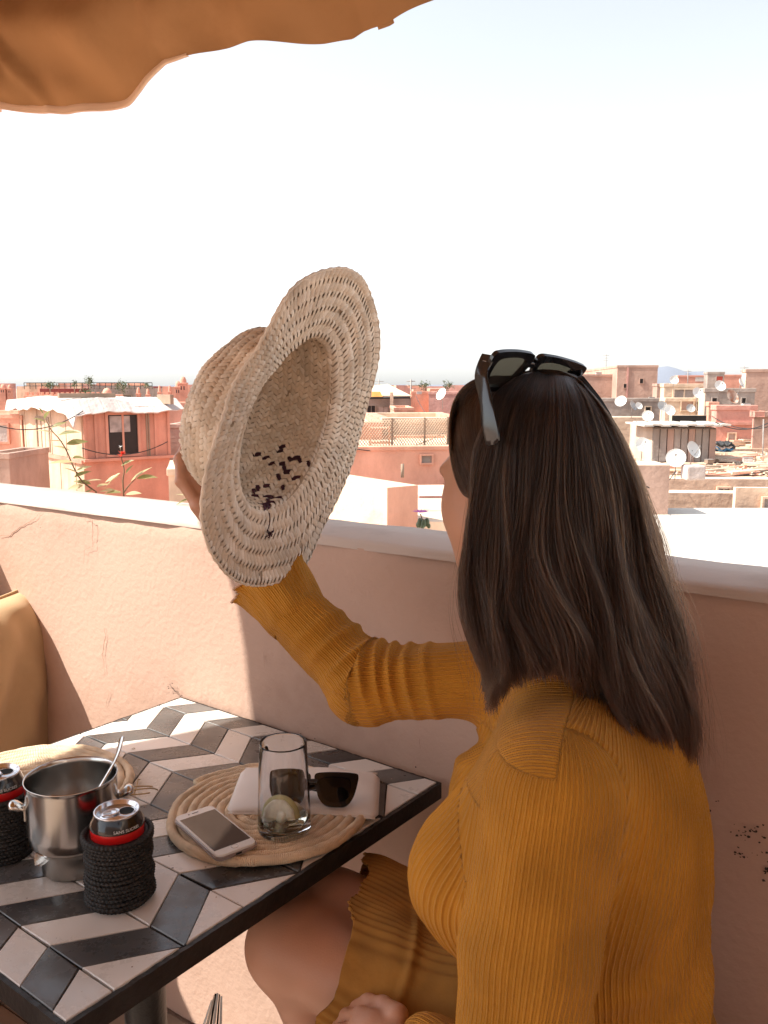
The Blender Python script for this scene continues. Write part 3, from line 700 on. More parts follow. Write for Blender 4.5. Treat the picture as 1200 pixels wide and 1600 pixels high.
def sunglasses(label, O, ex, ey, ez, lens, group, temples, scale=1.0, tw=1.0):
    """O centre of the bridge; ex to the right rim, ey up, ez back to the ears"""
    r = empty('sunglasses', tuple(O), label=label, cat='sunglasses', group=group)
    L = lambda x, y, z: np.array(O)+(np.array(ex)*x+np.array(ey)*y+np.array(ez)*z)*scale
    bend = lambda x: 1.9*x*x
    n = 64; parts = []
    for s in (1, -1):
        ci = contour('inner', n); co = contour('outer', n); v = []; f = []
        for (C_, z) in ((ci, 0), (co, .0006), (co, .0056), (ci, .0062)):
            for p in C_:
                x = s*(.0365+p[0]); v.append(L(x, p[1], z+bend(x)))
        for k in range(4):
            for i in range(n):
                a = k*n+i; b = k*n+(i+1) % n; c = ((k+1) % 4)*n+(i+1) % n; d = ((k+1) % 4)*n+i; f.append((a, b, c, d) if s > 0 else (d, c, b, a))
        me = smoothed(pyd('rim', v, f), 50); bm = bmesh.new(); bm.from_mesh(me); bmesh.ops.recalc_face_normals(bm, faces=bm.faces); bm.to_mesh(me); bm.free(); smoothed(me, 50); parts.append(me)
        v = [L(s*(.0365+p[0]*1.02), p[1]*1.02, .0022+bend(s*(.0365+p[0]))) for p in ci]; vc = len(v); v.append(L(s*.0365, 0, .0016+bend(.0365)-.0012))
        vb = [p+np.array(ez)*.0014 for p in v]; v = v+vb
        f = [(i, (i+1) % n, vc) for i in range(n)]+[((i+1) % n+n+1, i+n+1, vc+n+1) for i in range(n)]+[(i, i+n+1, (i+1) % n+n+1, (i+1) % n) for i in range(n)]
        me = pyd('lens', v, f, True); bm = bmesh.new(); bm.from_mesh(me); bmesh.ops.recalc_face_normals(bm, faces=bm.faces); bm.to_mesh(me); bm.free(); smoothed(me, 50)
        obj('lens', me, lens, r, world=True)
    br = []
    for x in np.linspace(-.0085, .0085, 9):
        br.append(L(x, .0125-14*x*x, .0022))
    parts.append(tube('br', br, .0052*scale, 8, sx=.7, sy=1.0))
    obj('frame', join('frame', parts), M['black_plastic'], r, world=True)
    for s, (tp) in zip((1, -1), temples):
        P = smooth_path([L(*q) for q in tp], 30); nn = len(P); T = np.gradient(P, axis=0); T /= np.linalg.norm(T, axis=1)[:, None]
        hh = np.interp(np.linspace(0, 1, nn), [0, .1, .6, .85, .97, 1], [.0062, .0062, .0052, .0068, .0060, .003])*scale*tw
        v = []; f = []
        for i in range(nn):
            side = np.array(ex) if abs(np.dot(T[i], ex)) < .7 else np.array(ez); upv = nrm(np.cross(side, T[i])); sd = nrm(np.cross(T[i], upv))
            for k in range(12):
                a = 2*math.pi*k/12; cxx = math.copysign(abs(math.cos(a))**.45, math.cos(a)); syy = math.copysign(abs(math.sin(a))**.45, math.sin(a)); v.append(P[i]+upv*cxx*hh[i]+sd*syy*.0018*scale)
        for i in range(nn-1):
            for k in range(12): f.append((i*12+k, i*12+(k+1) % 12, i*12+12+(k+1) % 12, i*12+12+k))
        f.append(tuple(range(12))); f.append(tuple((nn-1)*12+k for k in range(12)))
        me = pyd('temple', v, f); bm = bmesh.new(); bm.from_mesh(me); bmesh.ops.recalc_face_normals(bm, faces=bm.faces); bm.to_mesh(me); bm.free()
        t = obj('temple', smoothed(me, 45), M['black_plastic'], r, world=True)
        studs = []
        for q in ((.10, .0022), (.10, -.0018), (.13, .0002)):
            i = max(1, int(q[0]*nn)); side = np.array(ex); upv = nrm(np.cross(side, T[i])); sd = nrm(np.cross(T[i], upv))
            for sg in (1, -1):
                c_ = P[i]+upv*q[1]*scale+sd*sg*.0019*scale; studs.append(box_me('s', .0010, .0010, .0006, tuple(c_), .0002))
        obj('stud', join('stud', studs), M['alu'], t, world=True)
    return r
# pair on the pouch: rims upright facing us, temples folded behind
g = onz(488, 1229, .80); g[2] = TZ+.0455
ex = nrm([.999, .03, 0]); ez = nrm([-.03, .78, -.62]); ez = nrm(ez-ex*np.dot(ex, ez)); ey = nrm(np.cross(ez, ex)); ey = ey if ey[2] > 0 else -ey
sunglasses('black sunglasses lying folded on the canvas pouch behind the glass', g, ex, ey, ez, M['lens_dark'], 'black thick rimmed sunglasses',
           [[(.070, .018, .012), (.068, .018, .016), (.04, .014, .018), (-.01, .006, .018), (-.05, -.006, .018)], [(-.070, .018, .012), (-.068, .018, .020), (-.04, .014, .024), (.01, .006, .024), (.05, -.006, .024)]], .90)

# folded paper standing by the table foot
def papers():
    r = empty('folded_papers', tuple(at(335, 1600, 1.45)*np.array([1, 1, 0])), label='folded grey and white papers sticking up beside the table foot', cat='papers')
    for k, (tx, ty, bx_, w0, w1, mm) in enumerate(((331, 1562, 296, 2, 7, 'paper'), (335, 1555, 306, 2, 8, 'steel_rough'), (337, 1552, 318, 3, 4, 'hole'), (340, 1551, 324, 3, 7, 'paper'), (343, 1553, 333, 2, 5, 'hole'), (346, 1556, 340, 3, 6, 'paper'))):
        dpt = 1.44+.006*k; v = []
        for dd in (0, .0012):
            v += [at(tx-w0/2, ty, dpt+dd), at(tx+w0/2, ty+1, dpt+dd), at(bx_+w1, 1660, dpt-.02+dd), at(bx_, 1660, dpt-.02+dd)]
        obj('sheet', pyd('sheet', v, [(0, 1, 2, 3), (7, 6, 5, 4), (0, 4, 5, 1), (1, 5, 6, 2), (2, 6, 7, 3), (3, 7, 4, 0)]), M[mm], r, world=True)
papers()

# crumbs and grit on the tiles
rc = random.Random(5); v = []; f = []
for _ in range(130):
    p = tq(rc.uniform(.02, .63), rc.uniform(.02, .67), .7506); s = rc.choice([.0004, .0006, .0009, .0013]); k = len(v)
    for q in ((1, 0, 0), (-.6, .8, 0), (-.5, -.9, .1), (0, 0, .9)): v.append(p+np.array(q)*s*rc.uniform(.6, 1.2))
    f += [(k, k+1, k+2), (k, k+1, k+3), (k+1, k+2, k+3), (k+2, k, k+3)]
p = onz(209, 1170, .7508)
for _ in range(14):
    k = len(v); c = p+np.array([rc.gauss(0, .003), rc.gauss(0, .002), 0]); s = rc.uniform(.0008, .0020)
    for q in ((1, 0, 0), (-.6, .5, 0), (-.5, -.6, .1), (0, 0, .3)): v.append(c+np.array(q)*s)
    f += [(k, k+1, k+2), (k, k+1, k+3), (k+1, k+2, k+3), (k+2, k, k+3)]
tag(obj('crumbs', pyd('crumbs', v, f), M['straw_d']), 'scattered crumbs and ash on the tiled table top', 'crumbs', kind='stuff')
# ------------------------------------------------------------------ parasol
def parasol():
    r = empty('parasol', (.35, .45, 0), label='tan orange fabric parasol overhead whose edge hangs into the top left corner', cat='parasol')
    a = np.array([-1.12, 2.50]); b = np.array([.09, 1.85]); dn = nrm([(b-a)[0], (b-a)[1], 0]); pn = np.array([dn[1], -dn[0], 0]); pn = pn if pn[1] < 0 else -pn
    hem = [(-330, 190), (-200, 178), (-100, 172), (0, 171), (60, 171), (108, 171), (150, 163), (185, 152), (215, 134), (240, 112), (258, 97), (300, 89), (350, 79), (400, 71), (450, 67), (500, 64), (545, 57), (562, 45), (575, 40), (603, 33), (625, 22), (650, 10), (675, -2), (720, -26), (800, -70), (950, -150), (1300, -330)]
    hx = [h[0] for h in hem]; hy = [h[1] for h in hem]
    n = 420; v = []; f = []; rows_ = []
    apex = np.array([.35, .45, 2.95]); p0 = np.array([a[0], a[1], 2.])
    for i in range(n+1):
        x = -330+(1630)*i/n; y = np.interp(x, hx, hy)
        p = onpl(x, y, p0, pn)
        # bulge of the hanging flap
        s = np.dot(p-p0, dn); R_ = []
        for k in range(15):
            t = k/14
            up = .30*t; d = pn*(.05*math.sin(t*math.pi*1.0)+.09*t+.018*math.sin(s*9+t*4)*(1-t)+.012*math.sin(s*21-t*6)*(1-t)*.8+.012*math.sin(s*5+t*11)*math.sin(math.pi*t)+.030*math.exp(-((s-.30+.22*t)/.022)**2)*math.sin(math.pi*min(1, t*1.2+.1))+.034*math.exp(-((s-.16+.16*t)/.020)**2)*math.sin(math.pi*min(1, t+.15))+.026*math.exp(-((s-.62-.5*t)/.05)**2)*math.sin(math.pi*t)+.022*math.exp(-((s-.93-.2*t)/.04)**2)*math.sin(math.pi*t)+.006*math.sin(s*34+t*9)*(1-t)+.02*math.exp(-((s-.17-.25*t)/.04)**2)*(1-t)*1.2)
            R_.append(p+d+np.array([0, 0, up+.012*math.sin(s*6+2*t)*t]))
        for k in range(1, 9):
            t = k/8; q = R_[14]; e = q*(1-t)+(apex+dn*(s-.6)*.25*(1-t))*t; e[2] -= .10*math.sin(math.pi*t)*(1-abs(math.sin(s*2.6)))
            R_.append(e)
        rows_.append(R_)
    m_ = len(rows_[0])
    for R_ in rows_: v += R_
    for i in range(n):
        for k in range(m_-1): f.append((i*m_+k, i*m_+m_+k, i*m_+m_+k+1, i*m_+k+1))
    # the other sides of the canopy: left edge, back and right
    PL = rows_[0][14]; PR = rows_[-1][14]
    def side(pts, name):
        v = []; f = []; nn = 40; P = smooth_path(pts, nn) if len(pts) > 2 else np.array([pts[0]+(pts[1]-pts[0])*t for t in np.linspace(0, 1, nn)])
        for i in range(nn):
            for k in range(9):
                if k == 0: v.append(P[i]-np.array([0, 0, .22+.02*math.sin(i*.9)]))
                else:
                    t = (k-1)/7; q = P[i]*(1-t)+apex*t; q[2] -= .08*math.sin(math.pi*t)*abs(math.sin(i*.25)); v.append(q)
        for i in range(nn-1):
            for k in range(8): f.append((i*9+k, i*9+9+k, i*9+10+k, i*9+k+1))
        obj(name, pyd(name, v, f, True), M['canvas'], r, world=True)
    me = pyd('canopy', v, f, True); obj('canopy', me, M['canvas'], r, world=True)
    # pale hem band folded at the bottom
    v = []; f = []
    for i in range(n+1):
        p = rows_[i][0]; wv = (.012+.006*max(0, math.sin(i*.03+1)))*min(1, max(0.02, (162-i)/36))
        v += [p-pn*.004, p-pn*.006-np.array([0, 0, wv]), p+pn*.006-np.array([0, 0, wv]), p+pn*.004+np.array([0, 0, .006])]
    for i in range(n):
        for k in range(3): f.append((4*i+k, 4*i+4+k, 4*i+5+k, 4*i+k+1))
    obj('hem', pyd('hem', v[:int(4*163)], [q for q in f if max(q) < 4*163], True), M['hem'], r, world=True)
    # strap tab near the right end
    i0 = int((585+330)/1630*n); i1 = int((612+330)/1630*n); v = []; f = []
    for i in range(i0, i1+1):
        R_ = rows_[i]; v += [R_[0]-pn*.010-np.array([0, 0, .002]), R_[2]-pn*.016, R_[5]-pn*.014, R_[9]-pn*.012, R_[13]-pn*.010]
    for i in range(i1-i0):
        for k in range(4): f.append((5*i+k, 5*i+5+k, 5*i+6+k, 5*i+k+1))
    me = pyd('strap', v, f, True); o = obj('strap', me, M['canvas'], r, world=True); sm = o.modifiers.new('s', 'SOLIDIFY'); sm.thickness = .003
    side([PL, np.array([-1.22, 2.05, 2.3]), np.array([-1.19, 1.62, 2.3]), np.array([-1.41, 1.52, 2.3]), np.array([-1.59, 1.40, 2.3]), np.array([-1.77, 1.23, 2.3]), np.array([-2.05, .6, 2.3]), np.array([-2.1, -.8, 2.3])], 'canopy')
    side([np.array([-2.1, -.8, 2.3]), np.array([-1.9, -1.55, 2.3]), np.array([1.1, -1.55, 2.3])], 'canopy'); side([np.array([1.1, -1.55, 2.3]), PR], 'canopy')
    obj('pole', lathe('pole', [(0, 0), (.025, 0), (.025, 2.94), (0, 2.95)], 20), M['iron'], r)
    bpy.data.objects['pole'].location = (.40, -.85, 0)
    obj('arm', tube('arm', [np.array([.75, -.4, 2.9]), np.array([.5, .1, 3.05]), apex+[0, 0, .05]], .02, 8), M['iron'], r, world=True)
parasol()
# ------------------------------------------------------------------ straw hat, held up
HNO = nrm(CX*.86-CU*.28-CF*.42); HC = at(460, 665, 1.15)
HE1 = CX*.31+CU*.95; HE1 = nrm(HE1-HNO*np.dot(HE1, HNO)); HE2 = np.cross(HNO, HE1)
HR = [(535,418),(562,432),(580,462),(590,505),(588,560),(578,620),(560,690),(535,760),(505,830),(475,888),(434,909),(388,914),(350,895),(325,860),(315,810),(318,760),(330,700),(350,645),(375,590),(400,548),(420,510),(440,475),(465,445),(500,425)]
HO = [(505,528),(525,545),(528,590),(524,640),(508,700),(485,745),(455,785),(425,800),(400,793),(386,765),(384,720),(392,670),(410,625),(440,580),(470,548),(490,532)]
def polar(L, hfun):
    A_ = []; 
    for q in L:
        h = 0
        for _ in range(3):
            p = onpl(*q, HC+HNO*h, HNO)-HC; a = math.atan2(p@HE2, p@HE1); h = hfun(a)
        A_.append((a, math.hypot(p@HE1, p@HE2)))
    A_.sort(); an = np.array([a for a, _ in A_]); rr = np.array([r for _, r in A_])
    an = np.r_[an-2*math.pi, an, an+2*math.pi]; rr = np.r_[rr, rr, rr]
    g = np.linspace(-math.pi, math.pi, 361)[:-1]; y = np.interp(g, an, rr)
    k = np.hanning(9); k /= k.sum(); y = np.convolve(np.r_[y[-4:], y, y[:4]], k, 'valid'); return g, y
rimh = lambda a: .014*math.cos(2*a)+.006*math.sin(a*1+.6)
g_r, y_r = polar(HR, rimh); g_o, y_o = polar(HO, lambda a: 0)
def hper(a, g, y): a = (a+math.pi) % (2*math.pi)-math.pi; return float(np.interp(a, np.r_[g, math.pi], np.r_[y, y[0]]))
def hat_pt(a, s, off=0.):
    """s in 0..1 brim (opening to rim), s<0 crown side down to -1, then -1..-2 crown top; off: along the sheet normal (towards the inside)"""
    ro = hper(a, g_o, y_o); rr = hper(a, g_r, y_r)
    CD = .112
    def raw(a, s):
        ro = hper(a, g_o, y_o); rr = hper(a, g_r, y_r)
        if s >= 0:
            r = ro+(rr-ro)*s; h = rimh(a)*s**1.5-.010*(1-s)**3+.0022*math.sin(a*7+1)*s+.0012*math.sin(s*28+a*2)
        elif s > -1:
            t = -s; r = ro*(1-.06*t-.16*max(0, t-.72)**1.6*4.2)+.0015*math.sin(a*5+t*9); h = -.010-CD*(t-.10*max(0, t-.75))
        else:
            t = -s-1; rl = ro*(1-.06-.16*.28**1.6*4.2); r = rl*(1-t); h = -.010-CD*.975-.010*math.sin(t*math.pi/2)
            # pinched, slightly sunken top
            h += .006*t*t
        return HC+HE1*r*math.cos(a)+HE2*r*math.sin(a)+HNO*h
    p = raw(a, s)
    if off:
        e = .004; da = raw(a+.01, s)-raw(a-.01, s); s2 = max(s-e*5, -1.995); ds = raw(a, s+e)-raw(a, s2)
        n = np.cross(da, ds); l = np.linalg.norm(n); n = n/l if l > 1e-9 else HNO
        if s > -.999 or True:
            pass
        p = p+n*off*HSIGN
    return p
HSIGN = 1.0
# make sure off>0 faces the wearer's side (inside)
_p = hat_pt(0, .5, .01); HSIGN = 1.0 if np.dot(_p-hat_pt(0, .5), HNO) > 0 else -1.0
hat = empty('straw_hat', tuple(HC), label='wide brimmed woven straw hat held up by the crown, opening towards us', cat='hat')
# backing sheet
NA = 120; SS = list(np.linspace(1, 0, 16))+list(np.linspace(-.06, -1, 14))+list(np.linspace(-1.06, -1.97, 10))
v = [hat_pt(2*math.pi*i/NA, s) for s in SS for i in range(NA)]; f = []
for k in range(len(SS)-1):
    for i in range(NA): f.append((k*NA+i, k*NA+(i+1) % NA, (k+1)*NA+(i+1) % NA, (k+1)*NA+i))
f.append(tuple((len(SS)-1)*NA+i for i in range(NA)))
obj('lining', pyd('lining', v, f, True), M['straw_d'], hat, world=True)
# woven splints: each strip is a herringbone of two columns of slanted straws, on both faces
def splints():
    V = []; F = []; MI = []
    strips = []
    nb = 5
    for k in range(nb): strips.append((1-(k+1)/nb, 1-k/nb))
    nc = 5
    for k in range(nc): strips.append((-(k+1)/nc, -k/nc))
    for k in range(3): strips.append((-1-(k+1)/3*.93, -1-k/3*.93))
    purple_path = [(392,712),(408,702),(420,722),(436,700),(452,712),(470,722),(484,706),(478,738),(462,748),(446,738),(430,740),(440,760),(404,760),(392,772),(414,776),(432,770),(410,788),(428,792)]
    for side in (1, -1):
        for si, (s0, s1) in enumerate(strips):
            am = (s0+s1)/2; rmean = np.mean([np.linalg.norm(hat_pt(x, am)-(HC+HNO*np.dot(hat_pt(x, am)-HC, HNO))) for x in np.linspace(0, 6.2, 12)])
            wdt = np.linalg.norm(hat_pt(1., s1)-hat_pt(1., s0)); pitch = .0084; n = max(10, int(2*math.pi*rmean/pitch)); ncol = 3 if wdt > .021 else 2
            ph = random.random()
            for c in range(ncol):
                t0 = s0+(s1-s0)*c/ncol; t1 = s0+(s1-s0)*(c+1)/ncol; sl = 1 if (c+si*ncol) % 2 == 0 else -1
                slant = sl*.95*(wdt/ncol)/max(rmean, .02)
                for i in range(n):
                    if random.random() < .006: continue
                    a = 2*math.pi*(i+ph+.5*c)/n+random.uniform(-.06, .06)*pitch/rmean; da = 2*math.pi/n*.86*random.uniform(.92, 1.1)
                    over = .30*(t1-t0); lift = random.uniform(-.0003, .0004)
                    b = len(V)
                    for p in range(4):
                        u = p/3; s = t0-over+(t1-t0+2*over)*u; s = min(s, .999)
                        s = max(s, -1.985)
                        ac = a+slant*(u-.5)
                        endlow = -.0009 if p in (0, 3) else .0007
                        for q in (-1, 0, 1):
                            hgt = endlow+(.0007 if q == 0 else -.0002)+.0009+lift+(.0006*q*(1 if sl > 0 else -1))
                            V.append(hat_pt(ac+q*da/2*1.0*(.8 if p in (0, 3) else 1), s, side*hgt))
                    mi = 0
                    if random.random() < .35: mi = 1
                    if side > 0 and -1.98 < s0 < 0:
                        cpt = V[b+4]; r_ = cpt-CC; d_ = r_@CF; px = 600+1350*(r_@CX)/d_; py = 800-1350*(r_@CU)/d_
                        if 380 < px < 492 and 690 < py < 800:
                            dd = 1e9
                            for (x0, y0), (x1, y1) in zip(purple_path[:-1], purple_path[1:]):
                                L2 = (x1-x0)**2+(y1-y0)**2; tt = max(0, min(1, ((px-x0)*(x1-x0)+(py-y0)*(y1-y0))/L2)); dd = min(dd, math.hypot(px-x0-tt*(x1-x0), py-y0-tt*(y1-y0)))
                            if (dd < 3.1 and random.random() < .62) or random.random() < .03: mi = 2
                    for p in range(3):
                        for q in range(2):
                            k0 = b+p*3+q; F.append((k0, k0+1, k0+4, k0+3)); MI.append(mi)
    me = pyd('woven_straw', V, F, True); me.materials.append(M['straw']); me.materials.append(M['straw_b']); me.materials.append(M['purple'])
    me.polygons.foreach_set('material_index', MI)
    return me
o = obj('woven_straw', splints(), None, hat, world=True, kind='stuff')
# plaited edge of the brim
v = []; P = []
for i in range(260):
    a = 2*math.pi*i/260; P.append(hat_pt(a, .998, .0006*math.sin(i*1.57)))
obj('brim_edge', tube('edge', P, [.0017+.0009*(i % 3 == 0) for i in range(260)], 6, closed=True), M['straw_b'], hat, world=True)
# purple raffia knot on the lower brim
K = []
kc = onpl(417, 832, HC+HNO*.004, HNO)
for i in range(11):
    a = random.uniform(0, 6.28); L = random.uniform(.004, .011); d = HE1*math.cos(a)+HE2*math.sin(a); K.append(tube('k', smooth_path([kc+HNO*.002, kc+d*L*.5+HNO*.006, kc+d*L+HNO*.003], 6), .0007, 4))
K.append(tube('k', smooth_path([kc, onpl(419, 815, HC, HNO)+HNO*.003, onpl(420, 801, HC, HNO)+HNO*.001], 6), .0007, 4))
obj('yarn_knot', join('knot', K), M['purple'], hat, world=True)
# ------------------------------------------------------------------ implicit surfaces for the figure
def smin(a, b, k): h = np.maximum(k-np.abs(a-b), 0)/k; return np.minimum(a, b)-h*h*k*.25
def cap_sd(P, a, b, ra, rb):
    ab = b-a; t = np.clip(((P-a)@ab)/(ab@ab), 0, 1).astype(np.float32); return np.linalg.norm(P-a-t[..., None]*ab, axis=-1)-(ra+(rb-ra)*t)
def ell_sd(P, c, R, r):
    q = (P-c)@R; k0 = np.linalg.norm(q/r, axis=-1); k1 = np.linalg.norm(q/(r*r), axis=-1)+1e-9; return k0*(k0-1)/k1
class Field:
    def __init__(s): s.p = []
    def cap(s, a, b, ra, rb, k=.02, neg=False): s.p.append(('c', np.array(a, np.float32), np.array(b, np.float32), ra, rb, k, neg)); return s
    def ell(s, c, r, R=None, k=.02, neg=False):
        R = np.eye(3) if R is None else np.array(R).T; s.p.append(('e', np.array(c, np.float32), R.astype(np.float32), np.array(r, np.float32), None, k, neg)); return s
    def chain(s, P, r, k=.01):
        for i in range(len(P)-1): s.cap(P[i], P[i+1], r[i], r[i+1], k)
        return s
    def one(s, q, P): return cap_sd(P, q[1], q[2], q[3], q[4]) if q[0] == 'c' else ell_sd(P, q[1], q[2], q[3])
    def bb(s, q):
        if q[0] == 'c': m = max(q[3], q[4]); return np.minimum(q[1], q[2])-m, np.maximum(q[1], q[2])+m
        m = float(q[3].max()); return q[1]-m, q[1]+m
    def ev(s, P):
        d = None
        for q in s.p:
            x = s.one(q, P)
            if q[6]: d = -smin(-d, x, q[5])
            else: d = x if d is None else smin(d, x, q[5])
        return d
    def bounds(s):
        L = [s.bb(q) for q in s.p if not q[6]]; return np.min([l[0] for l in L], 0), np.max([l[1] for l in L], 0)
    def grid(s, h, lo=None, hi=None):
        a, b = s.bounds(); lo = a-2*h if lo is None else np.maximum(lo, a-2*h); hi = b+2*h if hi is None else np.minimum(hi, b+2*h)
        n = np.ceil((hi-lo)/h).astype(int)+1; D = np.full(n, .2, np.float32)
        ax = [lo[i]+h*np.arange(n[i]) for i in range(3)]
        for q in s.p:
            x0, x1 = s.bb(q); m = .035+q[5]; i0 = np.clip(((x0-m-lo)/h).astype(int), 0, n-1); i1 = np.clip(((x1+m-lo)/h).astype(int)+2, 1, n)
            if np.any(i1 <= i0): continue
            sl_ = tuple(slice(i0[i], i1[i]) for i in range(3)); G = np.stack(np.meshgrid(*[ax[i][sl_[i]] for i in range(3)], indexing='ij'), -1).astype(np.float32)
            x = s.one(q, G); D[sl_] = -smin(-D[sl_], x, q[5]) if q[6] else smin(D[sl_], x, q[5])
        return D, lo
def surface_nets(D, lo, h):
    S = D < 0; n = D.shape
    c = np.zeros((n[0]-1, n[1]-1, n[2]-1), np.int8)
    for i in (0, 1):
        for j in (0, 1):
            for k in (0, 1): c += S[i:n[0]-1+i, j:n[1]-1+j, k:n[2]-1+k]
    act = (c > 0) & (c < 8); idx = -np.ones(c.shape, np.int64); I = np.argwhere(act); idx[act] = np.arange(len(I))
    acc = np.zeros((len(I), 3)); cnt = np.zeros(len(I))
    cor = [(i, j, k) for i in (0, 1) for j in (0, 1) for k in (0, 1)]
    for a in cor:
        for ax in range(3):
            if a[ax]: continue
            b = list(a); b[ax] = 1
            da = D[I[:, 0]+a[0], I[:, 1]+a[1], I[:, 2]+a[2]]; db = D[I[:, 0]+b[0], I[:, 1]+b[1], I[:, 2]+b[2]]
            m = (da < 0) != (db < 0); t = np.where(m, da/(da-db+1e-12), 0); p = np.array(a, float)[None]+0*acc; p[:, ax] += t
            acc[m] += p[m]; cnt[m] += 1
    V = lo+h*(I+acc/cnt[:, None]); Q = []
    for ax in range(3):
        sl0 = [slice(None)]*3; sl1 = [slice(None)]*3; sl0[ax] = slice(0, n[ax]-1); sl1[ax] = slice(1, n[ax])
        E_ = S[tuple(sl0)] != S[tuple(sl1)]; e = np.argwhere(E_); o1, o2 = [(1, 2), (2, 0), (0, 1)][ax]
        ok = (e[:, o1] > 0) & (e[:, o2] > 0) & (e[:, o1] < n[o1]-1) & (e[:, o2] < n[o2]-1); e = e[ok]
        def sh(d1, d2): q = e.copy(); q[:, o1] -= d1; q[:, o2] -= d2; return idx[q[:, 0], q[:, 1], q[:, 2]]
        q = np.stack([sh(1, 1), sh(0, 1), sh(0, 0), sh(1, 0)], 1); flip = ~S[tuple(e.T)]; q[flip] = q[flip][:, ::-1]; Q.append(q)
    Q = np.concatenate(Q); Q = Q[(Q >= 0).all(1)]; return V, Q
def subdivide(V, Q):
    E_ = np.concatenate([Q[:, [i, (i+1) % 4]] for i in range(4)]); Es = np.sort(E_, 1); key = Es[:, 0].astype(np.int64)*len(V)+Es[:, 1]
    u, fi, inv = np.unique(key, return_index=True, return_inverse=True); mid = (V[Es[fi, 0]]+V[Es[fi, 1]])/2; cen = V[Q].mean(1)
    nV = len(V); nq = len(Q); ei = [nV+inv[i*nq:(i+1)*nq] for i in range(4)]; ci = nV+len(u)+np.arange(nq)
    out = np.concatenate([np.stack([Q[:, i], ei[i], ci, ei[(i-1) % 4]], 1) for i in range(4)]); return np.concatenate([V, mid, cen]), out
def project(F, V, it=2):
    for _ in range(it):
        V = V.astype(np.float32); d = F.ev(V); e = .0015; g = np.stack([F.ev(V+np.eye(3, dtype=np.float32)[i]*e)-F.ev(V-np.eye(3, dtype=np.float32)[i]*e) for i in range(3)], 1)
        g /= np.linalg.norm(g, axis=1)[:, None]+1e-9; V = V-g*np.clip(d, -.01, .01)[:, None]*.9
    return V, g
def smoothstep(a, b, x): t = np.clip((x-a)/(b-a), 0, 1); return t*t*(3-2*t)

# ------------------------------------------------------------------ the woman: joints
FD = nrm([-.94, .33, 0]); LD = nrm([-.33, -.94, 0]); UP = np.array([0, 0, 1.])
HIP = np.array([.262, .955, .575]); WAI = np.array([.262, .955, .70]); CHE = np.array([.250, .955, .86]); UCH = np.array([.238, .958, .965]); NEK = np.array([.222, .975, 1.055])
NS = np.array([.172, .822, .992]); FS = np.array([.252, 1.085, 1.03])
EL = np.array([.122, .742, .685]); HW = at(662, 1660, .945)
RE = at(562, 1066, 1.195); RW_ = at(408, 905, 1.27); RH = at(348, 800, 1.215)
HD = np.array([.163, 1.020, 1.272]); HF = nrm([-.69, .72, -.06]); HL = nrm(np.cross(UP, HF)); HU = nrm(np.cross(HF, HL))
KN = at(455, 1474, 1.185); AN = np.array([.05, 1.12, .10]); KN2 = KN+np.array([.05, .075, 0]); AN2 = AN+np.array([.16, .06, 0])
HIPL = HIP+LD*.08; HIPR = HIP-LD*.08

# skin: one continuous body
B = Field()
Rt = [FD, LD, UP]
B.ell(HIP, (.12, .165, .11), Rt, .05); B.ell(WAI, (.095, .135, .12), Rt, .06); B.ell(CHE, (.105, .15, .14), Rt, .06); B.ell(UCH, (.08, .135, .075), Rt, .05)
B.cap(NEK-[0, 0, .05], HD-HF*.02-[0, 0, .07], .052, .05, .03)
B.cap(NS, EL, .048, .042, .03); B.cap(EL, HW, .040, .027, .015)
B.cap(FS, RE, .044, .038, .03); B.cap(RE, RW_, .036, .026, .015); B.cap(RW_, RH, .026, .026, .015)
B.cap(HIPL, KN, .086, .054, .05); B.cap(HIPR, KN2, .086, .054, .05)
B.ell(KN+[0, 0, -.003], (.054, .048, .052), None, .03); B.ell(KN2, (.054, .05, .052), None, .03)
for k_, a_ in ((KN, AN), (KN2, AN2)):
    B.cap(k_-[0, 0, .01], k_*.62+a_*.38, .048, .048, .03); B.cap(k_*.62+a_*.38, a_, .052, .032, .03)
    B.ell(k_*.66+a_*.34-FD*.018, (.040, .040, .085), None, .03)
    B.cap(a_-[0, 0, .05], a_+FD*.15-[0, 0, .075], .032, .022, .02)
D, lo = B.grid(.007); V1, Q1 = surface_nets(D, lo, .007); V1, _ = project(B, V1, 1)
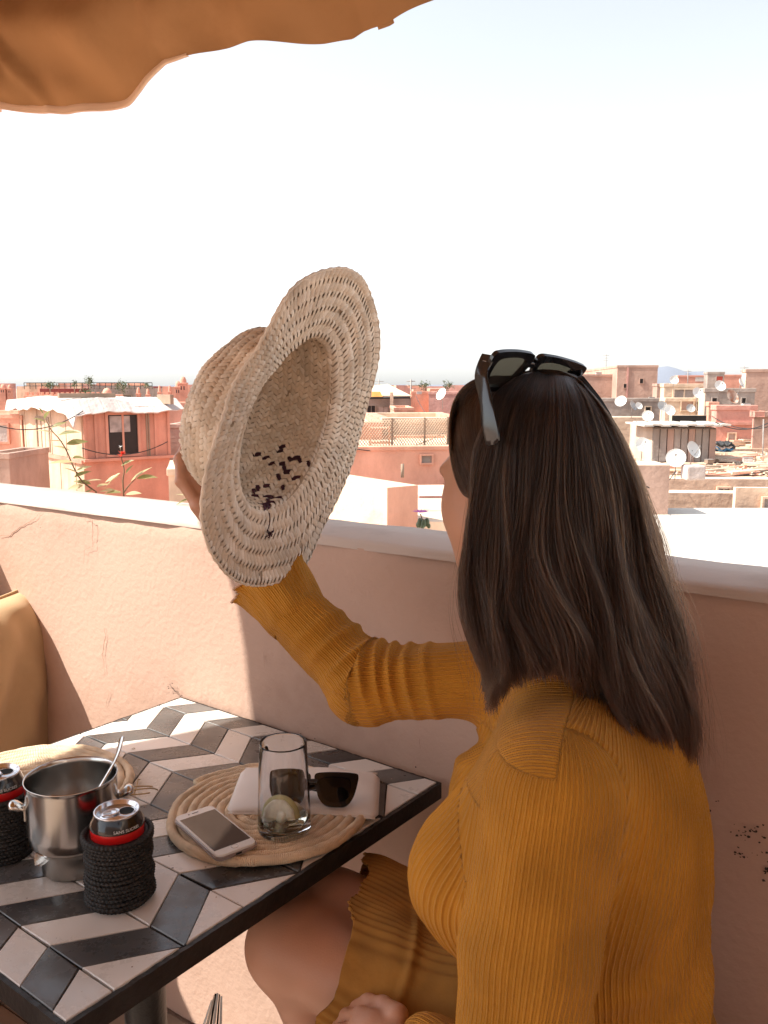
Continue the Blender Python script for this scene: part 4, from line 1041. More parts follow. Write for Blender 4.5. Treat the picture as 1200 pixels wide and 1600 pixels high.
# head
def head_field():
    H = Field(); L = lambda f, l, u: HD+HF*f+HL*l+HU*u
    R3 = [HF, HL, HU]
    H.ell(L(-.012, 0, .022), (.098, .078, .096), R3, .02)
    H.ell(L(.030, 0, -.020), (.066, .062, .082), R3, .03)
    H.ell(L(.040, 0, -.072), (.045, .046, .040), R3, .03)
    H.ell(L(.066, 0, -.098), (.018, .020, .016), R3, .025)         # chin
    for s in (1, -1):
        H.ell(L(.050, s*.040, -.028), (.026, .026, .030), R3, .03)  # cheekbone
        H.ell(L(.078, s*.030, .022), (.012, .022, .008), R3, .018)  # brow
        H.ell(L(.084, s*.031, .004), (.014, .017, .012), R3, .012, True)  # eye socket
        H.ell(L(.071, s*.031, .004), (.0125, .0135, .0115), R3, .004)   # eyeball under lid
        H.cap(L(.030, s*.052, -.050), L(.058, s*.022, -.092), .016, .014, .025)  # jaw
        e = L(-.005, s*.079, -.008)
        H.ell(e, (.016, .006, .028), [nrm(HF+HL*s*.35), nrm(HL*s-HF*.35), HU], .006); H.ell(e+HL*s*.005+HF*.002, (.008, .004, .016), [nrm(HF+HL*s*.35), nrm(HL*s-HF*.35), HU], .004, True)
    H.cap(L(.090, 0, .012), L(.108, 0, -.022), .006, .009, .014); H.ell(L(.104, .008, -.027), (.008, .006, .006), R3, .006); H.ell(L(.104, -.008, -.027), (.008, .006, .006), R3, .006)
    H.ell(L(.092, 0, -.052), (.009, .020, .0045), R3, .006); H.ell(L(.090, 0, -.062), (.009, .017, .0055), R3, .006); H.cap(L(.101, -.018, -.0568), L(.101, .018, -.0568), .0012, .0012, .003, True)
    H.cap(L(-.03, 0, -.05), NEK+(HD-NEK)*.25, .050, .050, .03)
    return H
Hd = head_field(); D, lo = Hd.grid(.0035); V2, Q2 = surface_nets(D, lo, .0035); V2, _ = project(Hd, V2, 1)
# hands
def hand_field(W, palm_c, side, up, fingers, thumb, fr=.0088):
    H = Field(); d = nrm(palm_c-W)
    H.cap(W-d*.03, W+d*.012, .024, .024, .01)
    for k in range(4):
        t = (k-1.5)/1.5; base = fingers[k][0]
        H.cap(W+side*t*.013, base, .0155, .0118, .012)
    H.cap(W+d*.015, palm_c, .020, .018, .012)
    for k, P in enumerate(fingers):
        r = fr*[.98, 1.04, 1, .88][k]; n = len(P); rr = [r*1.12, r*1.03, r*.96, r*.80][:n]
        for i in range(n-1): H.cap(P[i], P[i+1], rr[i], rr[i+1], .0035)
        for i in range(1, n-1): H.ell(P[i], (rr[i]*1.06,)*3, None, .004)
    r = fr*1.18
    for i in range(len(thumb)-1): H.cap(thumb[i], thumb[i+1], [.014, r*1.1, r, r*.85][i], [r*1.1, r, r*.85, r*.8][i], .006)
    return H
# raised hand: palm behind the brim, fingers up the back of the crown
W_ = RW_; sideR = nrm(at(300, 780, 1.20)-at(345, 760, 1.20))
fingersR = [[at(352, 785, 1.225), at(344, 740, 1.255), at(345, 712, 1.255), at(349, 700, 1.240)],
            [at(338, 788, 1.220), at(322, 742, 1.240), at(318, 708, 1.245), at(322, 694, 1.235)],
            [at(324, 790, 1.212), at(300, 748, 1.220), at(296, 712, 1.230), at(304, 697, 1.225)],
            [at(310, 790, 1.205), at(284, 752, 1.208), at(281, 718, 1.218), at(288, 700, 1.218)]]
thumbR = [at(375, 850, 1.24), at(362, 815, 1.20), at(360, 790, 1.20), at(364, 772, 1.205)]
HRf = hand_field(RW_, at(345, 815, 1.215), nrm(at(375, 850, 1.15)-at(410, 880, 1.15)), UP, fingersR, thumbR, .0092)
D, lo = HRf.grid(.0022); V3, Q3 = surface_nets(D, lo, .0022); V3, _ = project(HRf, V3, 1)
# resting hand on the hem of the skirt, back of the hand up, fingers curled over the thigh
hw = HW; pc2 = at(586, 1606, .985)
fingersL = [[at(564, 1588, 1.00), at(542, 1588, 1.03), at(530, 1604, 1.045), at(532, 1622, 1.045)],
            [at(560, 1609, .985), at(532, 1612, 1.01), at(520, 1630, 1.025), at(524, 1648, 1.025)],
            [at(562, 1632, .972), at(532, 1638, .99), at(521, 1658, 1.0), at(526, 1675, 1.005)],
            [at(566, 1656, .962), at(540, 1664, .975), at(532, 1681, .985), at(536, 1695, .99)]]
thumbL = [at(620, 1588, .985), at(598, 1572, 1.01), at(575, 1567, 1.03), at(557, 1573, 1.04)]
HLf = hand_field(hw, pc2, nrm(at(560, 1575, .99)-at(560, 1610, .97)), UP, fingersL, thumbL, .0080)
D, lo = HLf.grid(.0025); V4, Q4 = surface_nets(D, lo, .0025); V4, _ = project(HLf, V4, 1)
Vs = []; Qs = []; off = 0
for v_, q_ in ((V1, Q1), (V2, Q2), (V3, Q3), (V4, Q4)): Vs.append(v_); Qs.append(q_+off); off += len(v_)
woman = empty('person', (HIP[0], HIP[1], 0), label='seated woman in a ribbed mustard cardigan seen from behind, holding up a straw hat', cat='person')
obj('body', npmesh('body', np.concatenate(Vs), np.concatenate(Qs)), M['skin'], woman, world=True)
# nails on the raised hand and eyelashes/brow
def ell_me(name, c, r, R, seg=14):
    bm = bmesh.new(); bmesh.ops.create_uvsphere(bm, u_segments=seg, v_segments=seg//2+2, radius=1)
    for v in bm.verts: v.co = Vector((np.array(c)+R[0]*v.co.x*r[0]+R[1]*v.co.y*r[1]+R[2]*v.co.z*r[2]).tolist())
    me = bpy.data.meshes.new(name); bm.to_mesh(me); bm.free(); me.polygons.foreach_set('use_smooth', [True]*len(me.polygons)); return me
NL = []
for Fg in fingersL:
    p = Fg[3]; d = nrm(Fg[3]-Fg[2]); o_ = nrm(CC-p); o_ = nrm(o_-d*np.dot(o_, d)); s = np.cross(d, o_); NL.append(ell_me('n', p+o_*.0055+d*.001, (.0052, .0042, .0016), [d, s, o_]))
obj('nails', join('nails', NL), M['nail'], woman, world=True)
M['hair'] = mat('hair_mat', (.010, .006, .004), .55, var=.25, scale=20)
L_ = lambda f, l, u: HD+HF*f+HL*l+HU*u
for s in (1, -1):
    P = smooth_path([L_(.092, s*.013, .024), L_(.088, s*.032, .031), L_(.070, s*.050, .024)], 10); obj('eyebrow', tube('eb', P, [.0022*math.sin(.3+2.6*i/9) for i in range(10)], 6), M['hair'], woman, world=True)
    T = []
    for k in range(16):
        u = k/15; p = L_(.081-.010*u, s*(.020+.026*u), .003); T.append(tube('l', smooth_path([p, p+HF*.004+HL*s*.002*u-HU*.001, p+HF*.0075+HL*s*.006*u+HU*.003], 5), [.0004, .0004, .0003, .0002, .0001], 4))
    obj('eyelashes', join('el', T), M['hair'], woman, world=True)
    obj('eye', ell_me('eye', L_(.0745, s*.031, .003), (.0105, .0115, .0062), [HF, HL, HU]), M['phone_white'], woman, world=True)
    obj('iris', ell_me('iris', L_(.0835, s*.031, .003), (.0022, .0052, .0050), [HF, HL, HU]), M['tort'], woman, world=True)
obj('lips', join('lips', [ell_me('u', L_(.0945, 0, -.0525), (.0075, .018, .0038), [HF, HL, HU]), ell_me('l', L_(.0925, 0, -.0615), (.0080, .0155, .0046), [HF, HL, HU])]), mat('lips', (.45, .16, .13), .4, var=.05), woman, world=True)

# ------------------------------------------------------------------ ribbed cardigan
S = Field(); TOR = Field(); NA_ = Field(); RA_ = Field()
tor = [(HIP-[0, 0, .02], (.140, .188, .11)), (WAI, (.122, .165, .14)), (CHE, (.128, .170, .150)), (UCH+[0, 0, -.005], (.100, .152, .090))]
for F_ in (S, TOR):
    for c, r in tor: F_.ell(c, r, Rt, .06)
    F_.cap(NS-LD*.035+[0, 0, -.008], FS+LD*.03+[0, 0, -.01], .058, .052, .05)
    F_.cap(UCH+[0, 0, .02], NEK+[0, 0, -.012], .085, .060, .04)
    for s in (.085, -.075): F_.ell(CHE+FD*.100+LD*s+[0, 0, -.030], (.090, .080, .085), Rt, .06)
    for s in (.1, -.09): F_.cap(UCH+LD*s+FD*.03+[0, 0, .005], CHE+FD*.105+LD*s*.9+[0, 0, .0], .060, .072, .06)
for F_ in (S, NA_):
    F_.cap(NS+[0, 0, -.012], NS*.5+EL*.5+FD*.003, .0660, .0670, .026); F_.cap(NS*.5+EL*.5, EL, .0660, .0580, .012); F_.cap(EL, EL*.1+HW*.9, .055, .050, .03)
for F_ in (S, RA_):
    F_.cap(FS-[0, 0, .012], RE+[0.01, 0, -.003], .056, .048, .05); F_.cap(RE+[0.008, 0, 0], RE*.15+RW_*.85, .047, .045, .02)
    F_.ell(RE+[.007, 0, -.000], (.047, .046, .047), None, .03)
hs = .0062
D, lo = S.grid(hs); VS, QS = surface_nets(D, lo, hs); VS, _ = project(S, VS, 1)
for _ in range(2): VS, QS = subdivide(VS, QS)
VS, GS = project(S, VS, 2)
dT = TOR.ev(VS); dN = NA_.ev(VS); dR = RA_.ev(VS)
def arm_coord(V, P, ref):
    """distance along a polyline and angle round it"""
    best = np.full(len(V), 1e9); s_ = np.zeros(len(V)); th = np.zeros(len(V)); acc = 0
    for i in range(len(P)-1):
        a, b = P[i], P[i+1]; ab = b-a; L = np.linalg.norm(ab); u = ab/L; t = np.clip((V-a)@u/L, 0 if i else -1, 1 if i < len(P)-2 else 2)
        q = V-a-t[:, None]*ab; d = np.linalg.norm(q, axis=1); n1 = nrm(ref-u*np.dot(ref, u)); n2 = np.cross(u, n1); m = d < best; best[m] = d[m]; s_[m] = (acc+t*L)[m]; th[m] = np.arctan2(q@n2, q@n1)[m]; acc += L
    return s_, th
sN, tN = arm_coord(VS, [NS, EL, HW], LD); sR, tR = arm_coord(VS, [FS, RE, RW_], np.array([0, -1., 0]))
rel = VS-CHE; ax_t = np.arctan2(rel@LD, rel@(-FD)); zt = VS[:, 2]
rib_t = ax_t*.155+.30*(zt-.86)*smoothstep(.70, .95, zt)
# yoke: top of the near shoulder in front of the slanting seam, ribs across
yk = ((VS-NS)@FD > -.008) & (VS[:, 2] > NS[2]-.03) & (dT < dN) & (dT < dR)
rib_y = (VS-NS)@LD*.85-(VS[:, 2])*.5
g_ = (VS-NS)@FD; l_ = (VS-NS)@LD; zz = VS[:, 2]-NS[2]
lab = np.where(yk, 3, np.argmin(np.stack([dT, dN, dR], 1), 1))
sh_ = (lab == 0) & (g_ > -.006) & (zz <= .030) & (l_ > -.07) & (g_ < .072+.35*np.clip(zz+.14, 0, 1)); lab[sh_] = 1
yk2 = ((lab == 1) | (lab == 0)) & (zz > .030) & (g_ > -.008); lab[yk2] = 3
rib = np.choose(lab, [rib_t, tN*.066, tR*.052, rib_y]).astype(np.float64)
lam = .0062
def ribs(x): return .62*np.cos(2*np.pi*x/lam)+.25*np.cos(2*np.pi*x/lam/3+.7)
amp = np.choose(lab, [.00150, .00088, .00080, .0006])
disp = amp*ribs(rib)
n3 = np.sin(VS[:, 0]*60+VS[:, 2]*35)*np.sin(VS[:, 1]*50-VS[:, 2]*28+1)
# seams: groove where sleeve meets body
seam = np.abs(dT-np.minimum(dN, dR)); front = np.exp(-(seam/.0016)**2)*(np.minimum(dN, dR) < .02)*(dT < .02)
msk = ~((g_ > -.006) & (zz > -.08-.3*g_) & (l_ > -.12)); msk = msk & ~((dR < dN) & (VS[:, 2] < FS[2]-.045)); front = front*msk
disp -= (.0012+.0030*smoothstep(-.08, -.16, zz))*front
zy = zz-.030; fy = (g_ > -.008) & (lab != 2); disp -= .0008*np.exp(-(zy/.0016)**2)*fy*(l_ > -.045)
disp += .0006*np.exp(-((seam-.0045)/.0018)**2)*(dT < .02)*(np.minimum(dN, dR) < .02)*msk
yd = (VS-NS)@FD+.008; ym = (VS[:, 2] > NS[2]-.03) & (lab != 1) & (lab != 2); disp -= .0008*np.exp(-(yd/.0018)**2)*ym
# gathers round the inside of the raised elbow
Lr = np.linalg.norm(RE-FS); s0 = sR-Lr; upm = smoothstep(-.15, .75, np.sin(tR*0)+((VS-RE)@UP)/.05)
mR = (lab == 2)
wv = np.zeros(len(VS))
for c_, w_, a_ in ((-.105, .0065, .0038), (-.078, .006, .0055), (-.056, .005, .0075), (-.038, .0045, .0065), (-.018, .005, .0085), (.004, .0055, .0070), (.026, .006, .0060), (.062, .007, .0055), (.095, .008, .0035)):
    ph_ = c_+.18*((VS-RE)@UP)*np.sign(c_+.01)*-.4
    wv += a_*.85*np.exp(-((s0-ph_)/w_)**2)
disp += mR*wv*(.12+.88*smoothstep(-.02, .045, (VS-RE)@nrm(UP*.9+CX*.35)))
low = ((VS-RE)@UP < 0); disp += mR*low*.0022*np.sin(s0*75+tR*3)*np.exp(-(s0/.07)**2)
# long soft drag folds on both sleeves and the back
disp += mR*.0018*np.sin(tR*4+s0*22)*smoothstep(.02, .08, np.abs(s0))
mN = smoothstep(-.025, .004, dT-dN)*(dN < dR)*smoothstep(.02, .07, sN); mTT = smoothstep(-.004, .02, np.minimum(dN, dR)-dT)
disp += mN*(.0022*np.sin(tN*3+sN*16+.5)+.0012*np.sin(tN*7-sN*11))
# fold at the back of the near arm, crease beside it
bk = (VS-NS)@(-FD); disp += mN*.006*np.exp(-((sN-.215-.03*np.cos(tN))/.010)**2)*smoothstep(.02, .06, bk)
disp -= mN*.004*np.exp(-((sN-.238-.03*np.cos(tN))/.008)**2)*smoothstep(.02, .06, bk)
mT = mTT
disp += mT*(.0030*np.sin(zt*78+4*ax_t+2.2*np.sin(ax_t*3))*smoothstep(.84, .72, zt)+.0022*np.sin(zt*24+ax_t*5))
disp += mT*(.0065*np.exp(-((zt-.775+.07*ax_t)/.011)**2)+.0060*np.exp(-((zt-.722+.09*ax_t)/.012)**2)+.0055*np.exp(-((zt-.675+.08*ax_t)/.012)**2)-.0050*np.exp(-((zt-.748+.08*ax_t)/.011)**2)-.0045*np.exp(-((zt-.698+.085*ax_t)/.010)**2)+.0035*np.exp(-((zt-.83+.05*ax_t)/.014)**2))
edge_ = np.minimum(np.where(fy, np.abs(zy), 1), np.where(ym, np.abs(yd), 1)); disp -= (amp*ribs(rib))*np.exp(-(edge_/.0035)**2)
VS2 = VS+GS*disp[:, None]
# open the garment: drop what is above the neckline and beyond the cuffs
cen = VS2[QS].mean(1)
keep = np.ones(len(QS), bool)
nk = nrm(HD-NEK); keep &= ((cen-(NEK+nk*.018))@nk < 0) | (np.linalg.norm(cen-NEK, axis=1) > .12)
uR = nrm(RW_-RE); keep &= ~(((cen-(RE*.38+RW_*.62))@uR > 0) & (np.linalg.norm(cen-RW_, axis=1) < .16))
QS = QS[keep]; used_ = np.unique(QS); mp_ = -np.ones(len(VS2), np.int64); mp_[used_] = np.arange(len(used_)); QS = mp_[QS]; VS2 = VS2[used_]; rib_u = rib[used_]
me = npmesh('cardigan', VS2, QS)
a_ = me.attributes.new('rib', 'FLOAT', 'POINT'); a_.data.foreach_set('value', rib_u.astype(np.float32))
def knit():
    m = mat('rib_knit', (.48, .208, .022), .88, var=.14, scale=16, sheen=.1, spec=.25); t, b = nodes(m)
    A = t.nodes.new('ShaderNodeAttribute'); A.attribute_name = 'rib'
    mu = t.nodes.new('ShaderNodeMath'); mu.operation = 'MULTIPLY'; mu.inputs[1].default_value = 2*math.pi/.0031
    sn = t.nodes.new('ShaderNodeMath'); sn.operation = 'COSINE'; t.links.new(A.outputs['Fac'], mu.inputs[0]); t.links.new(mu.outputs[0], sn.inputs[0])
    tc = t.nodes.new('ShaderNodeTexCoord'); nz = t.nodes.new('ShaderNodeTexNoise'); nz.inputs['Scale'].default_value = 700; nz.inputs['Detail'].default_value = 3; t.links.new(tc.outputs['Object'], nz.inputs['Vector'])
    b1 = t.nodes.new('ShaderNodeBump'); b1.inputs['Distance'].default_value = .0005; b1.inputs['Strength'].default_value = .8
    b2 = t.nodes.new('ShaderNodeBump'); b2.inputs['Distance'].default_value = .0010; b2.inputs['Strength'].default_value = .7
    t.links.new(sn.outputs[0], b1.inputs['Height']); t.links.new(nz.outputs['Fac'], b2.inputs['Height']); t.links.new(b1.outputs[0], b2.inputs['Normal']); t.links.new(b2.outputs[0], b.inputs['Normal'])
    return m
M['knit'] = knit()
obj('cardigan', me, M['knit'], woman, world=True)
# fine fuzz standing off the knit
NFZ = 26000; pick = rng.integers(0, len(VS2), NFZ); nv_ = np.zeros((len(VS2), 3), np.float32); me_ = bpy.data.objects['cardigan'].data; nv_ = GS[used_]
p0 = VS2[pick]; dirs = nv_[pick]+rng.normal(0, .8, (NFZ, 3)); dirs /= np.linalg.norm(dirs, axis=1)[:, None]; Lf = rng.uniform(.0012, .0034, (NFZ, 1))
fz = np.stack([p0, p0+dirs*Lf*.5, p0+dirs*Lf+rng.normal(0, .0006, (NFZ, 3))], 1).astype(np.float32)
fc_ = bpy.data.hair_curves.new('knit_fuzz'); fc_.add_curves([3]*NFZ); fc_.attributes['position'].data.foreach_set('vector', fz.reshape(-1)); ra = fc_.attributes.get('radius') or fc_.attributes.new('radius', 'FLOAT', 'POINT'); ra.data.foreach_set('value', np.tile(np.array([.00009, .00007, .00003], np.float32), NFZ))
fc_.materials.append(M['mustard']); fo_ = bpy.data.objects.new('knit_fuzz', fc_); col.objects.link(fo_); fo_.parent = woman; fo_.matrix_parent_inverse = Matrix.Translation(woman.location).inverted(); fo_['kind'] = 'stuff'
# flared cuff of the raised sleeve
def cuff():
    c0 = RE*.42+RW_*.58; n = 220; v = []; f = []; K = 44; rb = []
    end = (at(366, 955, 1.265)+at(472, 846, 1.28))/2; ax = nrm(end-c0); L = np.linalg.norm(end-c0)
    s1 = nrm(at(366, 955, 1.265)-at(472, 846, 1.28)); s1 = nrm(s1-ax*np.dot(s1, ax)); s2 = np.cross(ax, s1)
    for k in range(K):
        t = k/(K-1); r1 = .0455+.0125*t**1.6; r2 = .046-.004*t
        for i in range(n):
            a = 2*math.pi*i/n
            ruf = (max(0, t-.78)/.22)**1.5*.0042*math.sin(a*9+1)+(max(0, t-.90)/.10)*.0036*math.sin(a*26)
            rr = 1+0*a; dsp = .0007*ribs(a*.050)+.0022*math.sin(a*4+t*3)*(.3+t)+.001*math.sin(a*9-t*5)
            p = c0+ax*(L*t*(1+.03*math.cos(a)))+s1*math.cos(a)*(r1+dsp+ruf)+s2*math.sin(a)*(r2+dsp+ruf)
            if t < .12: p = p-(s1*math.cos(a)+s2*math.sin(a))*(.12-t)*.02
            v.append(p); rb.append(a*.050)
    for k in range(K-1):
        for i in range(n): f.append((k*n+i, k*n+(i+1) % n, (k+1)*n+(i+1) % n, (k+1)*n+i))
    me = pyd('cuff', v, f, True); A = me.attributes.new('rib', 'FLOAT', 'POINT'); A.data.foreach_set('value', np.array(rb, np.float32))
    o = obj('cuff', me, M['knit'], woman, world=True); sm = o.modifiers.new('s', 'SOLIDIFY'); sm.thickness = .0018; sm.offset = -1
    hemP = [np.array(v[(K-1)*n+i]) for i in range(n)]
    obj('cuff_edge', tube('cuff_edge', hemP, .0018, 5, closed=True), M['hem'], woman, world=True)
cuff()
# collar edge
P = []
for i in range(60):
    a = 2*math.pi*i/60; e1 = nrm(np.cross(nk, LD)); e2 = np.cross(nk, e1); P.append(NEK+nk*.016+e1*math.cos(a)*.058+e2*math.sin(a)*.060)
obj('collar', tube('collar', P, .005, 8, closed=True), M['mustard'], woman, world=True)

# ------------------------------------------------------------------ skirt
def skirt():
    K = Field(); c1 = at(545, 1462, 1.075); ax = nrm(c1-HIP); ax[2] *= .6; ax = nrm(ax)
    K.ell(HIP+[0, 0, -.005], (.148, .196, .112), Rt, .05)
    for h_, k_ in ((HIPL, KN), (HIPR, KN2)): K.cap(h_, k_, .108, .082, .05)
    h = .0065; D, lo = K.grid(h); V, Q = surface_nets(D, lo, h); V, _ = project(K, V, 1); V, Q = subdivide(V, Q); V, Q = subdivide(V, Q); V, G = project(K, V, 1)
    t = (V-c1)@ax; u = V[:, 2]*1.0+(V@LD)*.8
    V = V+G*(.0035*np.sin(u*52+t*9)*smoothstep(-.4, 0, t)+.0025*np.sin(t*70+u*14)+.004*np.exp(-((t+.085+.2*(V[:, 2]-c1[2]))/.006)**2)+.004*smoothstep(-.05, 0, t)+.0011*np.sin(u*2*math.pi/.0085+3*np.sin(t*14)))[:, None]
    lim = .006*np.sin(u*60)+.003*np.sin(u*143); over = t-lim
    keep = (over[Q] < .004).any(1) & (V[Q].mean(1)[:, 2] < WAI[2]+.05); Q = Q[keep]; m = over > 0; V[m] -= ax[None]*over[m][:, None]
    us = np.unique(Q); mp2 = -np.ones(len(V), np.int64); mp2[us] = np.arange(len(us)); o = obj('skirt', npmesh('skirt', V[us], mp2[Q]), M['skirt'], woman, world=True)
    o.modifiers.new('s', 'SOLIDIFY').thickness = .0025
skirt()

# ------------------------------------------------------------------ hair
def hd(px, py, sc_, back=.0, default=1.02):
    """distance at which the sight line meets the head, grown by sc_"""
    c = HD+HF*-.012+HU*.012; r = np.array([.100, .080, .100])+sc_; R_ = np.stack([HF, HL, HU], 1); o = ((CC-c)@R_)/r; d = (ray(px, py)@R_)/r
    a = d@d; b = 2*o@d; c_ = o@o-1; disc = b*b-4*a*c_
    if disc < 0: return -b/(2*a)
    return (-b-math.sqrt(disc))/(2*a)
GD = [
 [(806,590),(772,618),(758,660),(742,705),(740,770),(736,850),(728,930),(733,1000),(745,1062),(760,1122)],
 [(822,584),(798,615),(783,660),(775,720),(764,790),(752,860),(748,930),(760,1000),(775,1056),(776,1108)],
 [(838,581),(822,615),(808,665),(800,725),(792,795),(785,870),(788,940),(798,1000),(808,1050),(808,1078)],
 [(852,580),(846,615),(838,665),(832,730),(824,800),(820,875),(826,940),(838,990),(848,1032),(850,1062)],
 [(866,580),(868,615),(868,668),(866,735),(862,805),(864,875),(878,940),(900,1000),(925,1064),(955,1124)],
 [(878,581),(890,618),(898,672),(904,738),(908,808),(914,878),(932,950),(960,1030),(990,1100),(1018,1160)],
 [(890,585),(914,625),(930,680),(944,745),(952,812),(962,885),(982,960),(1008,1045),(1032,1120),(1040,1188)],
 [(900,590),(934,635),(958,690),(978,755),(990,820),(1002,890),(1022,970),(1044,1050),(1064,1130),(1066,1196)],
 [(908,595),(948,645),(978,700),(1003,765),(1018,830),(1030,900),(1046,975),(1064,1055),(1082,1130),(1086,1192)],
 [(906,592),(944,640),(972,695),(996,760),(1012,830),(1026,905),(1042,980),(1060,1060),(1076,1130),(1080,1185)],
]
body_d = [1.0]*10
def guide3(G, gi, inset):
    out = []
    for j, (x, y) in enumerate(G):
        t = j/(len(G)-1)
        if gi < 9:
            d_head = hd(x, y, .022-inset)
            u = gi/8; drop = [.905, .90, .895, .895, .90, .905, .92, .94, .965][gi]
            if y < 800: d = d_head if abs(x-820) < 150 else d_head
            if y < 720: d = d_head
            else:
                w_ = min(1, (y-720)/330); w_ = w_*w_*(3-2*w_)
                dn_ = hd(x, 720, .022-inset) if y >= 720 else d_head
                d = dn_*(1-w_)+drop*w_+inset
        else:
            d = hd(x, y, .02)+.08 if y < 720 else 1.06
        out.append(at(x, y, d))
    return np.array(out)
NP = 26
layers = []
for inset in (0, .014, .030, .05):
    layers.append(np.array([smooth_path(guide3(G, gi, inset), NP) for gi, G in enumerate(GD)]))
layers = np.array(layers)            # layer, guide, point, 3
def strand(u, w):
    g = strand0(u, w); q = np.linspace(0, 1, NP); a = smoothstep(.25, .7, q)
    g = g+np.stack([(.0095*np.sin(u*1.9+q*8.5)+.0055*np.sin(u*4.3-q*12+1))*a, (.009*np.sin(u*2.7+q*8+2)+.006*np.sin(u*5.3+q*6))*a, 0*q], 1)
    return g
def strand0(u, w):
    """u in 0..9 across guides, w in 0..3 depth layer"""
    i = min(int(u), 8); fu = u-i; k = min(int(w), 2); fw = w-k
    # smooth across
    g0 = layers[k, max(i-1, 0)]*(1-fw)+layers[k+1, max(i-1, 0)]*fw; g1 = layers[k, i]*(1-fw)+layers[k+1, i]*fw
    g2 = layers[k, i+1]*(1-fw)+layers[k+1, i+1]*fw; g3 = layers[k, min(i+2, 9)]*(1-fw)+layers[k+1, min(i+2, 9)]*fw
    return .5*((2*g1)+(-g0+g2)*fu+(2*g0-5*g1+4*g2-g3)*fu*fu+(-g0+3*g1-3*g2+g3)*fu**3)
S_ = []; RAD = []
tt = np.linspace(0, 1, NP)[:, None]
NCL = 150
clump_u = np.sort(rng.uniform(0, 8.6, NCL)); clump_w = rng.uniform(0, .9, NCL)
for c in range(NCL):
    cu = clump_u[c]; base = strand(cu, clump_w[c]); dph = rng.uniform(0, 6.28); ph = rng.uniform(0, 6.28); am_ = rng.uniform(.002, .009); fr = rng.uniform(5, 11)
    side = np.array([1., .2, 0]); wave = side*np.sin(tt*fr+ph)*am_*tt+np.array([0, -1., 0])*np.cos(tt*fr*.8+ph)*am_*.9*tt
    lenf = rng.uniform(.86, 1.0)
    for s in range(110):
        du = rng.normal(0, .26); st = strand(min(max(cu+du, 0), 8.95), min(max(clump_w[c]+rng.uniform(-.25, .5), 0), 3))
        cl = (.10+rng.uniform(.35, .75)*tt**1.1); p = st*(1-cl)+(base+(st[0]-base[0])*.0)*cl if True else st
        p = p+wave; p = p+rng.normal(0, .0012, 3)[None]*tt+(rng.normal(0, 1, 3)[None]*.0022)*tt**2+np.array([np.sin(tt[:, 0]*rng.uniform(8, 20)+rng.uniform(0, 6)), 0*tt[:, 0], 0*tt[:, 0]]).T*.0006
        if lenf < 1: q = np.linspace(0, lenf*rng.uniform(.95, 1.0), NP)*(NP-1); i0 = np.clip(q.astype(int), 0, NP-2); p = p[i0]+(p[i0+1]-p[i0])*(q-i0)[:, None]
        S_.append(p); RAD.append(rng.uniform(.00014, .00024) if rng.random() > .12 else rng.uniform(.00035, .00055))
# filler strands, even
for s in range(4500):
    u = rng.uniform(0, 9); p = strand(min(u, 8.99), rng.uniform(0, 2.9)).copy(); p += rng.normal(0, .001, 3)[None]*tt; q = np.linspace(0, rng.uniform(.80, 1.0), NP)*(NP-1); i0 = np.clip(q.astype(int), 0, NP-2); p = p[i0]+(p[i0+1]-p[i0])*(q-i0)[:, None]
    S_.append(p); RAD.append(rng.uniform(.00014, .00024))
NB_ = len(S_)
# swept-back front hair over the temple
FH = [
 [(822,588),(800,602),(786,628),(780,662),(784,700),(798,728),(822,748)],
 [(815,588),(782,600),(760,625),(753,662),(760,705),(780,738),(815,765)],
 [(806,590),(770,596),(742,612),(728,640),(735,690),(752,735),(778,765),(810,785)],
 [(800,590),(758,594),(728,612),(716,645),(722,700),(742,748),(770,772),(806,790)],
 [(790,590),(746,594),(718,616),(708,655),(713,715),(730,760),(762,778),(800,792)],
 [(780,590),(736,600),(711,628),(704,672),(709,728),(724,768),(755,779),(796,790)],
 [(770,592),(730,604),(708,640),(704,690),(712,742),(728,773),(752,778),(790,788)],
]
FG = np.array([[smooth_path(np.array([at(x, y, hd(x, y, g_)) for x, y in G]), NP) for G in FH] for g_ in (.015, .001)])
for s in range(12000):
    u = rng.uniform(0, 5.999)
    u = round(u*10)/10+rng.normal(0, .03); u = min(max(u, 0), 5.99)
    w_ = rng.uniform(0, 1); i = int(u); fu = u-i
    p = (FG[0, i]*(1-w_)+FG[1, i]*w_)*(1-fu)+(FG[0, i+1]*(1-w_)+FG[1, i+1]*w_)*fu
    S_.append(p+rng.normal(0, .0007, 3)[None]); RAD.append(rng.uniform(.00013, .00022))
# top of the head: strands from the hairline over the crown to the back
for s in range(9000):
    l0 = rng.uniform(-.066, .044); a0 = rng.uniform(.55, 1.2); th_ = np.linspace(a0, rng.uniform(1.55, 2.15), NP); g_ = rng.uniform(.004, .017)*(1-.9*float(smoothstep(.005, .045, l0)))
    R1 = np.array([.100, .080, .100])+g_; lf = l0/.080*(1+.15*np.sin(th_)); lf = np.clip(lf, -.98, .98); cr = np.sqrt(1-lf**2)
    c = HD+HF*-.012+HU*.012
    p = c+HF*(np.cos(th_)*cr*R1[0])[:, None]+HU*(np.sin(th_)*cr*R1[2])[:, None]+HL*(lf*R1[1])[:, None]
    S_.append(p+rng.normal(0, .0008, 3)[None]); RAD.append(rng.uniform(.00013, .00022))
